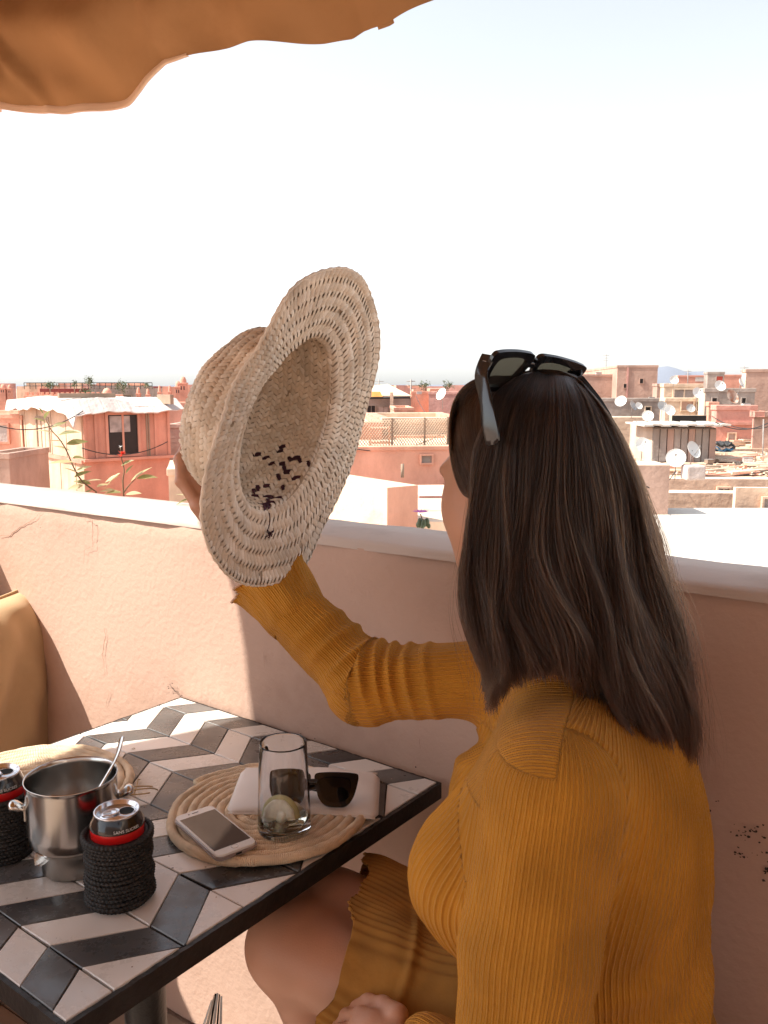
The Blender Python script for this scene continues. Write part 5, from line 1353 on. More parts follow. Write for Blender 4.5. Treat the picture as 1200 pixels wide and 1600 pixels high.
# far-side hair
for s in range(0):
    a0 = rng.uniform(-.1, 1.0); g_ = rng.uniform(.004, .022)
    c = HD+HF*-.012+HU*.012; st = c-HL*(.080+g_)*math.cos(a0*.8)*.9+HU*(.1+g_)*.5*math.sin(1.2)-HF*(.10*math.sin(a0))
    e = at(rng.uniform(900, 1060), rng.uniform(1000, 1150), rng.uniform(1.02, 1.08)); m_ = (st+e)/2+np.array([.015, .01, .03])
    p = smooth_path([c+HU*(.1+g_)-HL*.02, st, m_, e], NP); S_.append(p+rng.normal(0, .001, 3)[None]); RAD.append(rng.uniform(.0001, .00016))
# flyaways
for s in range(260):
    u = rng.choice([rng.uniform(7.2, 8.95), rng.uniform(0, .6), rng.uniform(0, 9)], p=[.6, .1, .3]); p = strand(u, 0).copy(); o_ = rng.normal(0, 1, 3)*np.array([.012, .012, .006])+np.array([.010 if u > 7 else 0, -.004, 0])
    ph = rng.uniform(0, 6.28); p = p+o_[None]*tt**1.4+np.stack([np.sin(tt[:, 0]*7+ph), np.cos(tt[:, 0]*6+ph), 0*tt[:, 0]], 1)*.004*tt; S_.append(p); RAD.append(.00007)
S_ = np.array(S_, np.float32); RAD = np.array(RAD, np.float32)
def hair_mat(name, c0, c1, wi):
    hm = bpy.data.materials.new(name); hm.use_nodes = True; t = hm.node_tree; t.nodes.clear()
    hb = t.nodes.new('ShaderNodeBsdfHairPrincipled'); hb.parametrization = 'COLOR'; hb.inputs['Roughness'].default_value = .42; hb.inputs['IOR'].default_value = 1.45; hb.inputs['Radial Roughness'].default_value = .5
    hi = t.nodes.new('ShaderNodeHairInfo'); cr_ = t.nodes.new('ShaderNodeValToRGB'); cr_.color_ramp.elements[0].color = rgb(c0); cr_.color_ramp.elements[1].color = rgb(c1); cr_.color_ramp.elements[0].position = .15
    pw = t.nodes.new('ShaderNodeMath'); pw.operation = 'POWER'; pw.inputs[1].default_value = 2.2; t.links.new(hi.outputs['Random'], pw.inputs[0])
    ii = t.nodes.new('ShaderNodeMath'); ii.operation = 'MULTIPLY'; t.links.new(hi.outputs['Intercept'], ii.inputs[0]); ii.inputs[1].default_value = wi
    mx_ = t.nodes.new('ShaderNodeMath'); mx_.operation = 'MULTIPLY_ADD'; mx_.inputs[1].default_value = .75; t.links.new(pw.outputs[0], mx_.inputs[0]); t.links.new(ii.outputs[0], mx_.inputs[2])
    t.links.new(mx_.outputs[0], cr_.inputs[0]); t.links.new(cr_.outputs[0], hb.inputs['Color'])
    ho = t.nodes.new('ShaderNodeOutputMaterial'); t.links.new(hb.outputs[0], ho.inputs[0]); return hm
def hair_obj(name, SS_, RR_, m):
    ns = len(SS_); hc = bpy.data.hair_curves.new(name); hc.add_curves([NP]*ns)
    hc.attributes['position'].data.foreach_set('vector', SS_.reshape(-1))
    ra = hc.attributes.get('radius') or hc.attributes.new('radius', 'FLOAT', 'POINT')
    ra.data.foreach_set('value', (np.repeat(RR_, NP)*np.tile(np.interp(np.linspace(0, 1, NP), [0, .8, 1], [1.5, 1.5, .5]), ns)).astype(np.float32))
    hc.materials.append(m); hob = bpy.data.objects.new(name, hc); col.objects.link(hob); hob.parent = woman; hob.matrix_parent_inverse = Matrix.Translation(woman.location).inverted()
NF_ = len(S_)-260
hair_obj('hair', np.concatenate([S_[:NB_], S_[NF_:]]), np.concatenate([RAD[:NB_], RAD[NF_:]]), hair_mat('hair_strands', (.0055, .0028, .0018), (.062, .026, .011), .26))
hair_obj('front_hair', S_[NB_:NF_], RAD[NB_:NF_], hair_mat('hair_front', (.010, .0055, .0038), (.11, .05, .025), .10))
# solid under-hair so nothing shows through
v = []; f = []; NU = 60
for i in range(NU+1):
    p = strand(.3+7.3*i/NU, 1.6); e = int(NP*.93)
    for j in range(e): v.append(p[j])
for i in range(NU):
    for j in range(e-1): f.append((i*e+j, i*e+j+1, (i+1)*e+j+1, (i+1)*e+j))
o = obj('under_hair', pyd('under_hair', v, f, True), M['hair'], woman, world=True); sm = o.modifiers.new('s', 'SOLIDIFY'); sm.thickness = .012; sm.offset = 0
cap_ = ell_me('scalp', HD+HF*-.018+HU*.020, (.099, .083, .100), [HF, HL, HU], 32)
bm = bmesh.new(); bm.from_mesh(cap_); bmesh.ops.bisect_plane(bm, geom=list(bm.verts)+list(bm.edges)+list(bm.faces), plane_co=tuple(HD+HF*.055+HU*.03), plane_no=tuple(nrm(HF*.8-HU*.45)), clear_outer=True); bm.to_mesh(cap_); bm.free()
obj('scalp', cap_, M['hair'], woman, world=True)

# sunglasses pushed up into the hair
hx = nrm(CX*.80+CF*.60); dn_ = nrm(-CX*.42-CU*.70+CF*.56); dn_ = nrm(dn_-hx*np.dot(dn_, hx)); hy = -dn_; hz_ = np.cross(hx, hy); hz_ = hz_ if np.dot(hz_, CF) < 0 else -hz_
O = at(828, 566, .985)-hy*.012
def loc(p): q = (np.array(p)-O)/.98; return (q@hx, q@hy, q@hz_)
tl = [[(.071, .016, .004), (.069, .010, .014), (.055, -.010, .035), (.040, -.030, .055), (.03, -.045, .070)],
      [(-.071, .016, .004), loc(at(752, 585, .938)), loc(at(757, 615, .925)), loc(at(764, 655, .915)), loc(at(771, 695, .912))]]
sunglasses('black sunglasses pushed up on top of the woman dark hair', O, hx, hy, hz_, M['lens_light'], 'black thick rimmed sunglasses', tl, .98, 1.75)
# ------------------------------------------------------------------ the town beyond the parapet
def pm(name, c, **k):
    d = dict(rough=.9, var=.16, scale=1.1, bump=.6, bscale=7, bdist=.03); d.update(k); m = mat(name, c, **d)
    if d['scale'] == 1.1:                     # runs of dirt and patches down the walls
        t, b = nodes(m); tc = t.nodes.new('ShaderNodeTexCoord'); mp = t.nodes.new('ShaderNodeMapping'); mp.inputs['Scale'].default_value = (1.3, 1.3, .55); n = t.nodes.new('ShaderNodeTexNoise'); n.inputs['Scale'].default_value = 1.6; n.inputs['Detail'].default_value = 9; n.inputs['Roughness'].default_value = .7
        t.links.new(tc.outputs['Object'], mp.inputs[0]); t.links.new(mp.outputs[0], n.inputs['Vector']); r = t.nodes.new('ShaderNodeValToRGB'); r.color_ramp.elements[0].position = .36; r.color_ramp.elements[1].position = .56; r.color_ramp.elements[0].color = (.66, .62, .60, 1); r.color_ramp.elements[1].color = (1, 1, 1, 1)
        mx = t.nodes.new('ShaderNodeMix'); mx.data_type = 'RGBA'; mx.blend_type = 'MULTIPLY'; mx.inputs['Factor'].default_value = .5; src = b.inputs['Base Color'].links[0].from_socket
        t.links.new(n.outputs['Fac'], r.inputs[0]); t.links.new(src, mx.inputs['A']); t.links.new(r.outputs[0], mx.inputs['B']); t.links.new(mx.outputs['Result'], b.inputs['Base Color'])
    return m
C_ = {}
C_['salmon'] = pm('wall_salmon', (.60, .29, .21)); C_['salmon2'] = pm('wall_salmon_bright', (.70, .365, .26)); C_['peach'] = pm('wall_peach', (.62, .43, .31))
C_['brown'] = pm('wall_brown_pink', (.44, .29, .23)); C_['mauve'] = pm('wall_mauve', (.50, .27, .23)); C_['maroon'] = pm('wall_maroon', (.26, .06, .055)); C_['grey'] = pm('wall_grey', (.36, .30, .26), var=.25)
C_['cream'] = pm('wall_cream', (.68, .52, .38)); C_['pink'] = pm('wall_pink', (.60, .30, .24)); C_['roof'] = pm('roof_screed', (.64, .50, .38), var=.16); C_['white'] = pm('white_roof', (.60, .56, .50), var=.10)
C_['dark'] = mat('opening_dark', (.012, .009, .008), .5, var=.2); C_['tarp'] = pm('tarp', (.50, .43, .40), scale=.8, bump=1); C_['wood'] = pm('old_wood', (.30, .22, .16), scale=3); C_['metal'] = mat('painted_metal', (.30, .27, .25), .6, var=.2)
C_['dish'] = pm('dish_white', (.74, .72, .68), rough=.5, bump=0, var=.08, scale=4); C_['dishgrey'] = pm('dish_grey', (.42, .41, .40), rough=.5, bump=0, var=.12, scale=4); C_['rust'] = pm('dish_rust', (.38, .14, .07), rough=.8, bump=0, scale=5, c2=(.7, .6, .5))
C_['rail'] = mat('rail_black', (.03, .03, .03), .5, var=.2); C_['green'] = mat('leaf_green', (.075, .10, .04), .6, var=.35, scale=9); C_['orange'] = pm('awning_orange', (.70, .30, .08)); C_['red'] = pm('red_roof', (.50, .09, .06)); C_['curtain'] = mat('curtain', (.35, .30, .28), .9, var=.3, scale=6)
C_['blue'] = mat('blue_paint', (.05, .18, .34), .6)
FY = math.cos(TH); FS_ = math.sin(TH)
def line_hit(px, P, e, z):
    """length along e (horizontal) from P where the picture column px is met at height z"""
    k = (px-600)/1350; c = (CZ-z)*FS_
    return (k*(P[1]*FY+c)-P[0])/(e[0]-k*e[1]*FY)
def zof(px, py, P2):
    d = P2[1]; # horizontal distance forward -> height
    # solve t for given y: CC+ray*t
    r = ray(px, py); t = P2[1]/r[1]; return CZ+r[2]*t
def building(name, label, xc, d, yaw, xl, xr, ytop, zb, mats, rim=True, cat='house', group=None, xtop=None, rimh=.12, slabz=None):
    """near corner seen at column xc at distance d; right face runs to column xr, left face to column xl; yaw of the right face"""
    top = at(xc, ytop, d); P = top.copy(); z1 = P[2]
    ex = np.array([math.cos(yaw), math.sin(yaw), 0]); ey = np.array([-math.sin(yaw), math.cos(yaw), 0])
    R_ = abs(line_hit(xr, P, ex, z1)); L_ = line_hit(xl, P, ey, z1)
    if xl >= xc or L_ <= 0 or L_ > 40: L_ = min(max(abs(R_)*.8, 2.), 9)
    r = empty(name, (P[0], P[1], zb), yaw, label=label, cat=cat, group=group)
    H = z1-zb; ml, mr, mt = mats; bev = 0
    me = box2(0, R_, 0, L_, 0, H, 0, 'walls')
    me.materials.append(mr); me.materials.append(ml); me.materials.append(mt)
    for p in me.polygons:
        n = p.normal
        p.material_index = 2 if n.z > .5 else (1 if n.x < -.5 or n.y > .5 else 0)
    obj('walls', me, None, r)
    if rim:
        th = min(.18, R_*.08+.04); h = rimh
        for q in ((0, R_, 0, th), (0, R_, L_-th, L_)): obj('roof_edge', box2(q[0]-.03, q[1]+.03, q[2]-.03, q[3]+.03, H-.02, H+h, .015, 'e'), mr, r)
        for q in ((0, th), (R_-th, R_)): obj('roof_edge', box2(q[0]-.028, q[1]+.028, th+.032, L_-th-.032, H-.02, H+h-.004, .015, 'e'), ml, r)
    r['_'] = 0; del r['_']
    return dict(o=r, P=P, ex=ex, ey=ey, R=R_, L=L_, z1=z1, zb=zb)
def opening(b, face, x0, x1, y0, y1, kind='window', m=None, frame=None, bars=1, name='window', depth=.10):
    e = b['ex'] if face == 'r' else b['ey']; u0 = line_hit(x0, b['P'], e, b['z1']-.5); u1 = line_hit(x1, b['P'], e, b['z1']-.5)
    if u0 > u1: u0, u1 = u1, u0
    xm = (x0+x1)/2; Pm = b['P']+e*(u0+u1)/2; z1 = zof(xm, y0, Pm)-b['zb']; z0 = zof(xm, y1, Pm)-b['zb']
    def bx(ua, ub, za, zb_, oa, ob, nm, mt, par):
        me = box2(ua, ub, oa, ob, za, zb_, 0, nm)
        if face == 'l':
            for v in me.vertices: v.co = Vector((v.co.y, v.co.x, v.co.z))
            me.flip_normals()
        return obj(nm, me, mt, par)
    fr = frame or C_['wood']; t = max(.03, min(.09, (u1-u0)*.09))
    w_ = bx(u0, u1, z0, z1, -.012, .06, name, m or C_['dark'], b['o'])
    if frame is not False:
        for q in ((u0-t, u0, z0-t, z1+t), (u1, u1+t, z0-t, z1+t)): bx(q[0], q[1], q[2], q[3], -.06, .05, 'frame', fr, w_)
        for q in ((z0-t, z0), (z1, z1+t)): bx(u0, u1, q[0], q[1], -.058, .05, 'frame', fr, w_)
        for k in range(bars): uu = u0+(u1-u0)*(k+1)/(bars+1); bx(uu-t*.35, uu+t*.35, z0, z1, -.045, -.013, 'mullion', fr, w_)
    return w_, (u0, u1, z0, z1), bx
S2, SA, PE, BR = C_['salmon2'], C_['salmon'], C_['peach'], C_['brown']
GZ_ = -9.
obj('ground', pyd('ground', [(-9000, -200, GZ_), (9000, -200, GZ_), (9000, 9000, GZ_), (-9000, 9000, GZ_)], [(0, 1, 2, 3)]), pm('ground_dust', (.50, .34, .25), scale=.05, bump=0), kind='structure')

# --- left: salmon shack with a tarp roof
b = building('rooftop_shack', 'salmon boarded rooftop shack with a black two pane window and a tarp roof', 128, 22, math.radians(38), 30, 262, 636, -6, (C_['peach'], SA, C_['roof']), rim=False, cat='shack')  # left face and boards paler: the sunlit side is put into their colour
w_, q, bx = opening(b, 'r', 168, 214, 648, 709, bars=1, frame=SA)
cu = bx(q[0]+.05, q[0]+(q[1]-q[0])*.75, q[3]-.45, q[3]-.03, -.03, -.014, 'curtain', C_['curtain'], w_)
# boards, ledges and battens
def strip(b, face, u0, u1, z0, z1, o0, o1, name, m):
    me = box2(u0, u1, o0, o1, z0, z1, 0, name)
    if face == 'l':
        for v in me.vertices: v.co = Vector((v.co.y, v.co.x, v.co.z))
        me.flip_normals()
    return obj(name, me, m, b['o'])
H = b['z1']-b['zb']
strip(b, 'r', -.05, b['R']+.08, q[2]-.16, q[2]-.09, -.16, 0, 'ledge', SA)
for u in (.0, .28, b['R']*.82, b['R']-.05): strip(b, 'r', u, u+.07, q[2]-.09, H-.02, -.05, 0, 'batten', SA)
for u in (q[1]+.25, q[1]+.31): strip(b, 'r', u, u+.03, q[2]-.09, H-.03, -.03, 0, 'batten', C_['wood'])
nb = 9
for i in range(nb):
    u0 = b['L']*i/nb; strip(b, 'l', u0+.015, u0+b['L']/nb-.015, H-1.35, H-.05, -.04+.008*(i % 2), 0, 'board', PE)
    strip(b, 'l', u0+.015, u0+b['L']/nb-.015, H-2.5, H-1.46, -.035+.008*((i+1) % 2), 0, 'board', PE)
strip(b, 'l', -.05, b['L'], H-1.45, H-1.36, -.10, 0, 'ledge', SA)
opening(b, 'l', 60, 78, 656, 699, bars=2, frame=C_['wood'])
# tarp
v = []; f = []; nx, ny = 40, 16
for i in range(nx+1):
    for j in range(ny+1):
        x = -.35+(b['R']+.7)*i/nx; y = -.30+(b['L']+.6)*j/ny; z = H+.16+.05*math.sin(x*3+y)+.03*math.sin(y*7+x*2)+random.uniform(-.008, .008)
        if j == 0: z -= .30+.012*math.sin(i*.9)
        if i == 0: z -= .30+.03*math.sin(j*1.3)
        if j == 1: y += .12
        v.append((x, y, z))
for i in range(nx):
    for j in range(ny): a = i*(ny+1)+j; f.append((a, a+ny+1, a+ny+2, a+1))
o = obj('tarp', pyd('tarp', v, f), C_['tarp'], b['o']); o.modifiers.new('s', 'SOLIDIFY').thickness = .03
obj('roof_beam', box2(-.3, 1.2, .8, .95, H+.22, H+.34, .01, 'beam'), C_['wood'], b['o']); obj('roof_beam', box2(2.2, 2.3, -.45, .4, H+.05, H+.30, .01, 'beam'), C_['wood'], b['o'])
shack = b
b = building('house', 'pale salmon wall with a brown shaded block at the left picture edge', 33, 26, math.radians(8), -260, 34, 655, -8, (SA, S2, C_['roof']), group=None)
strip(b, 'l', 0, .4, 0, .1, -.02, 0, 'skirting', SA)
b = building('house', 'salmon house front at the far left picture edge with a white sheet', -200, 27, math.radians(-8), -400, 30, 652, -8, (SA, S2, C_['roof']))
opening(b, 'r', -20, 13, 664, 690, m=C_['tarp'], frame=SA, bars=0)
b = building('shadow_box', 'small block low at the left picture edge, brown for the shadow there', -30, 20, math.radians(-4), -60, 14, 716, -6, (BR, BR, C_['roof']), cat='outbuilding')  # brown wall colour stands for a shadow
# terrace with maroon wall, railing and plants
b = building('roof_terrace', 'maroon walled roof terrace with a black railing and plants on the left skyline', 62, 60, math.radians(6), 38, 128, 607, -8, (C_['maroon'], C_['maroon'], C_['roof']), cat='terrace', rim=False)
def railing(label, x0, x1, y0, y1, d, n, mt=None):
    A_ = at(x0, y1, d); B_ = at(x1, y1, d); h = abs(at(x0, y0, d)[2]-A_[2]); r = empty('railing', tuple(A_), label=label, cat='railing'); t = max(.025, d*.0006)
    for k in range(n+1): p = A_+(B_-A_)*k/n; obj('post', box_me('post', t, t, h, (p[0], p[1], p[2]+h/2)), mt or C_['rail'], r, world=True)
    for z in (h, h*.5): obj('rail', tube('rail', [A_+[0, 0, z], B_+[0, 0, z]], t*.7, 5), mt or C_['rail'], r, world=True)
railing('long black roof railing with thin posts above the maroon wall', 38, 238, 598, 608, 61, 22)
b2 = building('house', 'dark railed terrace block behind the small white domed kiosk', 140, 64, math.radians(3), 130, 238, 606, -8, (C_['maroon'], C_['grey'], C_['roof']))
opening(b2, 'r', 180, 205, 618, 629, frame=C_['wood'])
b = building('house', 'low salmon house with a crenellated parapet under the maroon terrace', 38, 46, math.radians(2), 20, 165, 621, -8, (S2, S2, C_['roof']))
for i in range(16): strip(b, 'r', b['R']*i/16+.05, b['R']*(i+.6)/16, b['z1']-b['zb'], b['z1']-b['zb']+.28, .0, .25, 'merlon', S2)
def kiosk(label, x, y0, y1, w_, d, m):
    t = at(x, y0, d); bt = at(x, y1, d); r = empty('chimney_turret', (t[0], t[1], bt[2]-1.5), label=label, cat='chimney'); h = t[2]-bt[2]+1.5; s = w_*d/1350
    obj('shaft', box2(-s/2, s/2, -s/2, s/2, 0, h*.82, .02, 's'), m, r)
    obj('band', box2(-s*.6, s*.6, -s*.6, s*.6, h*.82, h*.86, .02, 's'), m, r)
    obj('dome', lathe('dome', [(s*.48, h*.86), (s*.44, h*.92), (s*.28, h*.98), (0, h)], 16), m, r)
    for k in (-1, 1): obj('vent', box2(k*s*.2-s*.08, k*s*.2+s*.08, -s*.505, -s*.45, h*.70, h*.78, 0, 'v'), C_['dark'], r)
kiosk('small domed salmon kiosk with a pale top behind the shack roof', 167, 606, 628, 15, 40, S2)
for x, y0, y1, ww, lb in ((216, 605, 626, 6, 'first slim chimney right of the domed kiosk'), (231, 607, 626, 6, 'second slim chimney right of the domed kiosk'), (249, 602, 628, 5, 'third tall slim chimney near the hat'), (265, 602, 626, 5, 'fourth tall slim chimney nearest the hat'), (5, 600, 614, 9, 'domed red chimney at the left picture edge'), (15, 601, 614, 7, 'domed red chimney second from the left picture edge'), (286, 588, 613, 11, 'stepped salmon tower just left of the straw hat'), (278, 595, 613, 9, 'lower stepped tower joined to the salmon tower by the hat')):
    kiosk(lb, x, y0, y1, ww, 45 if x > 20 else 70, SA)
b = building('house', 'orange salmon house between the shack and the straw hat', 262, 34, math.radians(5), 255, 330, 634, -8, (S2, S2, C_['roof'])); opening(b, 'r', 284, 300, 668, 688, frame=SA)
b = building('house', 'cream lit house wall low beside the shack corner', 263, 17, math.radians(12), 262, 330, 742, -8, (C_['cream'], C_['cream'], C_['roof']))
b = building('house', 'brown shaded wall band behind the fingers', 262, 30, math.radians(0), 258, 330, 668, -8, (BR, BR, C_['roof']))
strip(b, 'r', .1, .3, 3.2, 3.6, -.03, 0, 'sign', C_['blue'])

# --- centre
b = building('house', 'peach roof box with a flat cream top just beyond the coping', 605, 9.2, math.radians(35), 480, 653, 762, -6, (C_['cream'], S2, C_['roof']), rim=False, cat='outbuilding')  # cream left, salmon right: sun and shade given as wall colours
obj('vent_pipe', lathe('vent', [(0, 0), (.035, 0), (.035, .16), (.045, .17), (.045, .2), (0, .2)], 12), C_['metal'], b['o']); bpy.data.objects['vent_pipe'].location = (-.0+.35, 1.6, b['z1']-b['zb'])
obj('roof_pipe', tube('pipe', [(.75, .75, b['z1']-b['zb']), (.75, .75, b['z1']-b['zb']+.16)], .02, 8), C_['wood'], b['o'])
b = building('long_wall', 'long salmon wall with one small square window and a lattice screen on top', 545, 16, math.radians(8), 520, 770, 703, -8, (S2, S2, C_['roof']), rimh=.06)
opening(b, 'r', 658, 674, 712, 723, m=C_['grey'], frame=S2, bars=0)
lw = b
# lattice screen
def lattice():
    A_ = at(556, 700, 16.3); B_ = at(702, 694, 17.6); h = .52; r = empty('lattice_screen', tuple(A_), label='see-through diagonal lattice screen standing on the long salmon wall', cat='screen')
    n = 34; W = []
    L = np.linalg.norm(B_-A_); u = (B_-A_)/L
    for i in range(-8, n):
        for sg in (1, -1):
            s0 = L*i/n; s1 = s0+h*.9
            a = A_+u*(s0 if sg > 0 else s1)+[0, 0, 0]; c = A_+u*(s1 if sg > 0 else s0)+[0, 0, h]
            def clipu(a, c):
                ta, tc = (a-A_)@u, (c-A_)@u
                if max(ta, tc) <= 0 or min(ta, tc) >= L: return None
                for lim in (0, L):
                    for k in (0, 1):
                        pass
                lo_, hi_ = (a, c) if ta < tc else (c, a); tl, th_ = (lo_-A_)@u, (hi_-A_)@u
                if tl < 0: lo_ = lo_+(hi_-lo_)*(-tl/(th_-tl)); tl = 0
                if th_ > L: hi_ = lo_+(hi_-lo_)*((L-tl)/(th_-tl))
                return lo_, hi_
            g_ = clipu(a, c)
            if g_ is None: continue
            W.append(tube('w', [g_[0]+np.array([0, .01*sg, 0]), g_[1]+np.array([0, .01*sg, 0])], .0075, 4))
    obj('lattice', join('lattice', W), C_['cream'], r, world=True, kind='stuff')
    for t in (0, .37, .72, .98): p = A_+u*L*t; obj('post', box_me('post', .04, .04, h+.06, tuple(p+[0, 0, h/2])), C_['wood'], r, world=True)
lattice()
b = building('house', 'cream walled roof room behind the lattice screen', 598, 20, math.radians(6), 575, 735, 661, -6, (C_['salmon'], C_['cream'], C_['roof']))
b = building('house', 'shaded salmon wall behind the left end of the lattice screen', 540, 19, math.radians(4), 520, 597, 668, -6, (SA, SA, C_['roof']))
# bench-like frame on the roof
r = empty('wooden_rack', tuple(at(578, 700, 16.8)), label='thin salmon wooden rack behind the lattice screen', cat='rack'); o_ = at(578, 700, 16.9)
for dx in (0, .38):
    for dy in (0, .3): obj('leg', box_me('leg', .03, .03, .42, tuple(o_+[dx, dy, .2])), S2, r, world=True)
for z in (.1, .38): obj('shelf', box_me('shelf', .42, .34, .03, tuple(o_+[.19, .15, z])), S2, r, world=True)
# corrugated roof strip
def corrugated(label, x0, x1, yf, yb, df, db, m, amp=.03, n=60):
    A_ = at(x0, yf, df); B_ = at(x1, yf, df); C2 = at(x0, yb, db); D2 = at(x1, yb, db); r = empty('corrugated_roof', tuple(A_), label=label, cat='roof sheet'); v = []; f = []
    for i in range(n+1):
        t = i/n; z = amp*math.sin(i*1.57); v += [A_+(B_-A_)*t+[0, 0, z], C2+(D2-C2)*t+[0, 0, z]]
    for i in range(n): f.append((2*i, 2*i+2, 2*i+3, 2*i+1))
    o = obj('sheet', pyd('sheet', v, f), m, r, world=True); o.modifiers.new('s', 'SOLIDIFY').thickness = .03
corrugated('pale corrugated roof strip above the lattice screen', 590, 705, 658, 650, 22, 27, C_['tarp']); corrugated('red edged roof sheet beyond the pale corrugated strip', 625, 668, 653, 650, 28, 31, C_['red'])
b = building('house', 'two toned salmon and mauve block with a satellite dish in front', 670, 42, math.radians(-8), 643, 725, 616, -8, (S2, C_['mauve'], C_['roof']))
b = building('house', 'salmon block left half beside the mauve block', 643, 43, math.radians(4), 642, 671, 615, -8, (S2, S2, C_['roof']))
b = building('house', 'grey terrace house under the cream awning', 560, 46, math.radians(2), 550, 642, 622, -8, (C_['grey'], C_['grey'], C_['roof']))
opening(b, 'r', 592, 606, 636, 645, m=C_['tarp'], frame=C_['grey']); opening(b, 'r', 574, 586, 634, 646, m=C_['dark'], frame=C_['grey'])
b = building('house', 'low salmon shed at the foot of the grey terrace house', 616, 38, math.radians(2), 610, 646, 641, -8, (S2, S2, C_['roof']))
def awning():
    r = empty('awning', tuple(at(600, 620, 44)), label='cream pitched terrace awning with an orange underside right of the hat', cat='awning')
    P = [at(575, 603, 46), at(606, 600, 46), at(642, 618, 43), at(575, 618, 43)]; v = P+[p+np.array([0, 0, -.12]) for p in P]
    obj('cloth', pyd('cloth', v, [(0, 1, 2, 3), (4, 7, 6, 5), (0, 3, 7, 4), (1, 5, 6, 2), (3, 2, 6, 7), (0, 4, 5, 1)]), C_['cream'], r, world=True)
    P = [at(577, 612, 42.8), at(594, 612, 42.8), at(598, 620, 42.6), at(576, 620, 42.6)]; v = P+[p+np.array([0, .1, 0]) for p in P]; obj('valance', pyd('valance', v, [(0, 1, 2, 3), (4, 7, 6, 5)]), C_['orange'], r, world=True)
    a = at(576, 622, 42.7); c = at(641, 621, 42.7); obj('beam', tube('beam', [a, c], .06, 6), C_['rail'], r, world=True)
    p = at(612, 613, 42.5); q_ = at(612, 648, 42.5); obj('post', box_me('post', .16, .16, abs(p[2]-q_[2]), tuple((p+q_)/2)), C_['cream'], r, world=True)
awning()
def pole(label, x, y0, y1, d, r_=.03, arms=0):
    a = at(x, y1, d); b_ = at(x, y0, d); r = empty('antenna', tuple(a), label=label, cat='antenna'); obj('mast', tube('mast', [a-[0, 0, .5], b_], r_, 6), C_['metal'], r, world=True)
    for k in range(arms): z = b_-[0, 0, .1+.18*k]; obj('rod', tube('rod', [z-[.25-.03*k, 0, 0], z+[.25-.03*k, 0, 0]], r_*.5, 4), C_['metal'], r, world=True)
pole('thin dark pole behind the salmon and mauve block', 642, 593, 620, 50, .05, 1); pole('thin mast standing above the brown tower block', 947, 553, 585, 60, .03, 3); pole('thin mast on the roofs near the right picture edge', 1163, 572, 604, 50, .03, 2); pole('short antenna beside the cream awning', 592, 593, 606, 46, .03, 2)
pole('small antenna on the right skyline beside the mountains', 1075, 578, 600, 60, .03, 2); pole('long thin pole on the planked roofs at the right edge', 1193, 655, 720, 20, .015, 0)
# near pink terrace behind the face
b = building('house', 'low pink terrace edge behind the cactus', 655, 14, math.radians(4), 640, 775, 775, -8, (C_['mauve'], C_['mauve'], C_['roof']), rim=False)
b = building('house', 'pale sunlit terrace floor behind the cactus with its purple flower', 640, 9.5, math.radians(-2), 620, 800, 815, -8, (C_['cream'], C_['cream'], C_['roof']), rim=False, cat='terrace')

# --- right
b = building('house', 'tall shaded block on the right skyline, its shade painted brown', 965, 48, math.radians(-6), 900, 1028, 574, -8, (BR, BR, C_['roof'])); opening(b, 'r', 1000, 1005, 592, 599, frame=BR, bars=0); opening(b, 'r', 975, 979, 600, 606, frame=BR, bars=0); strip(b, 'r', b['R']*.24, b['R']*.28, 2, b['z1']-b['zb'], -.06, 0, 'pilaster', C_['mauve'])  # shade of the side facing the camera put into the brown walls
b = building('house', 'lower brown wing with an orange parapet left of the tall brown block', 880, 50, math.radians(-4), 850, 966, 588, -8, (BR, BR, C_['roof'])); opening(b, 'r', 925, 962, 586, 589, m=S2, frame=False)
b = building('house', 'low brown block between the tall block and the cream rooms', 1027, 44, math.radians(-4), 1020, 1040, 603, -8, (BR, BR, C_['roof']))
b = building('house', 'salmon house with a white railing on the right skyline', 1060, 62, math.radians(-4), 1055, 1106, 589, -8, (S2, SA, C_['roof'])); opening(b, 'r', 1086, 1103, 588, 596, m=C_['white'], frame=False)
b = building('house', 'grey block with a small red window on the right skyline', 1106, 55, math.radians(-6), 1100, 1132, 584, -8, (C_['grey'], C_['grey'], C_['roof'])); opening(b, 'r', 1119, 1129, 588, 595, m=C_['red'], frame=C_['grey'], bars=0)
b = building('house', 'low salmon house between the red window block and the right edge block', 1131, 60, math.radians(-4), 1128, 1158, 588, -8, (SA, SA, C_['roof']))
b = building('house', 'tall block cut by the right picture edge, its shaded front painted brown pink', 1166, 38, math.radians(-5), 1160, 1290, 581, -8, (C_['cream'], BR, C_['roof']))  # front face brown pink: shade given as wall colour
b = building('house', 'cream walled roof rooms with grey doors', 1038, 36, math.radians(-4), 1032, 1098, 604, -8, (C_['cream'], C_['cream'], C_['roof'])); opening(b, 'r', 1053, 1084, 609, 624, m=C_['grey'], frame=C_['cream'], bars=1)
b = building('house', 'low cream room with a brown door and a dark doorway', 1040, 31, math.radians(-4), 1032, 1096, 627, -8, (C_['cream'], C_['cream'], C_['roof'])); opening(b, 'r', 1064, 1082, 627, 641, m=BR, frame=C_['cream'], bars=0); opening(b, 'r', 1088, 1092, 628, 642, frame=C_['cream'], bars=0)
b = building('house', 'grey brown block with a sunlit cream side wall carrying two dishes', 1102, 30, math.radians(-4), 1092, 1180, 612, -8, (C_['cream'], C_['grey'], C_['roof'])); opening(b, 'r', 1112, 1119, 622, 632, frame=C_['grey'], bars=0); opening(b, 'r', 1158, 1164, 622, 631, frame=C_['grey'], bars=0)
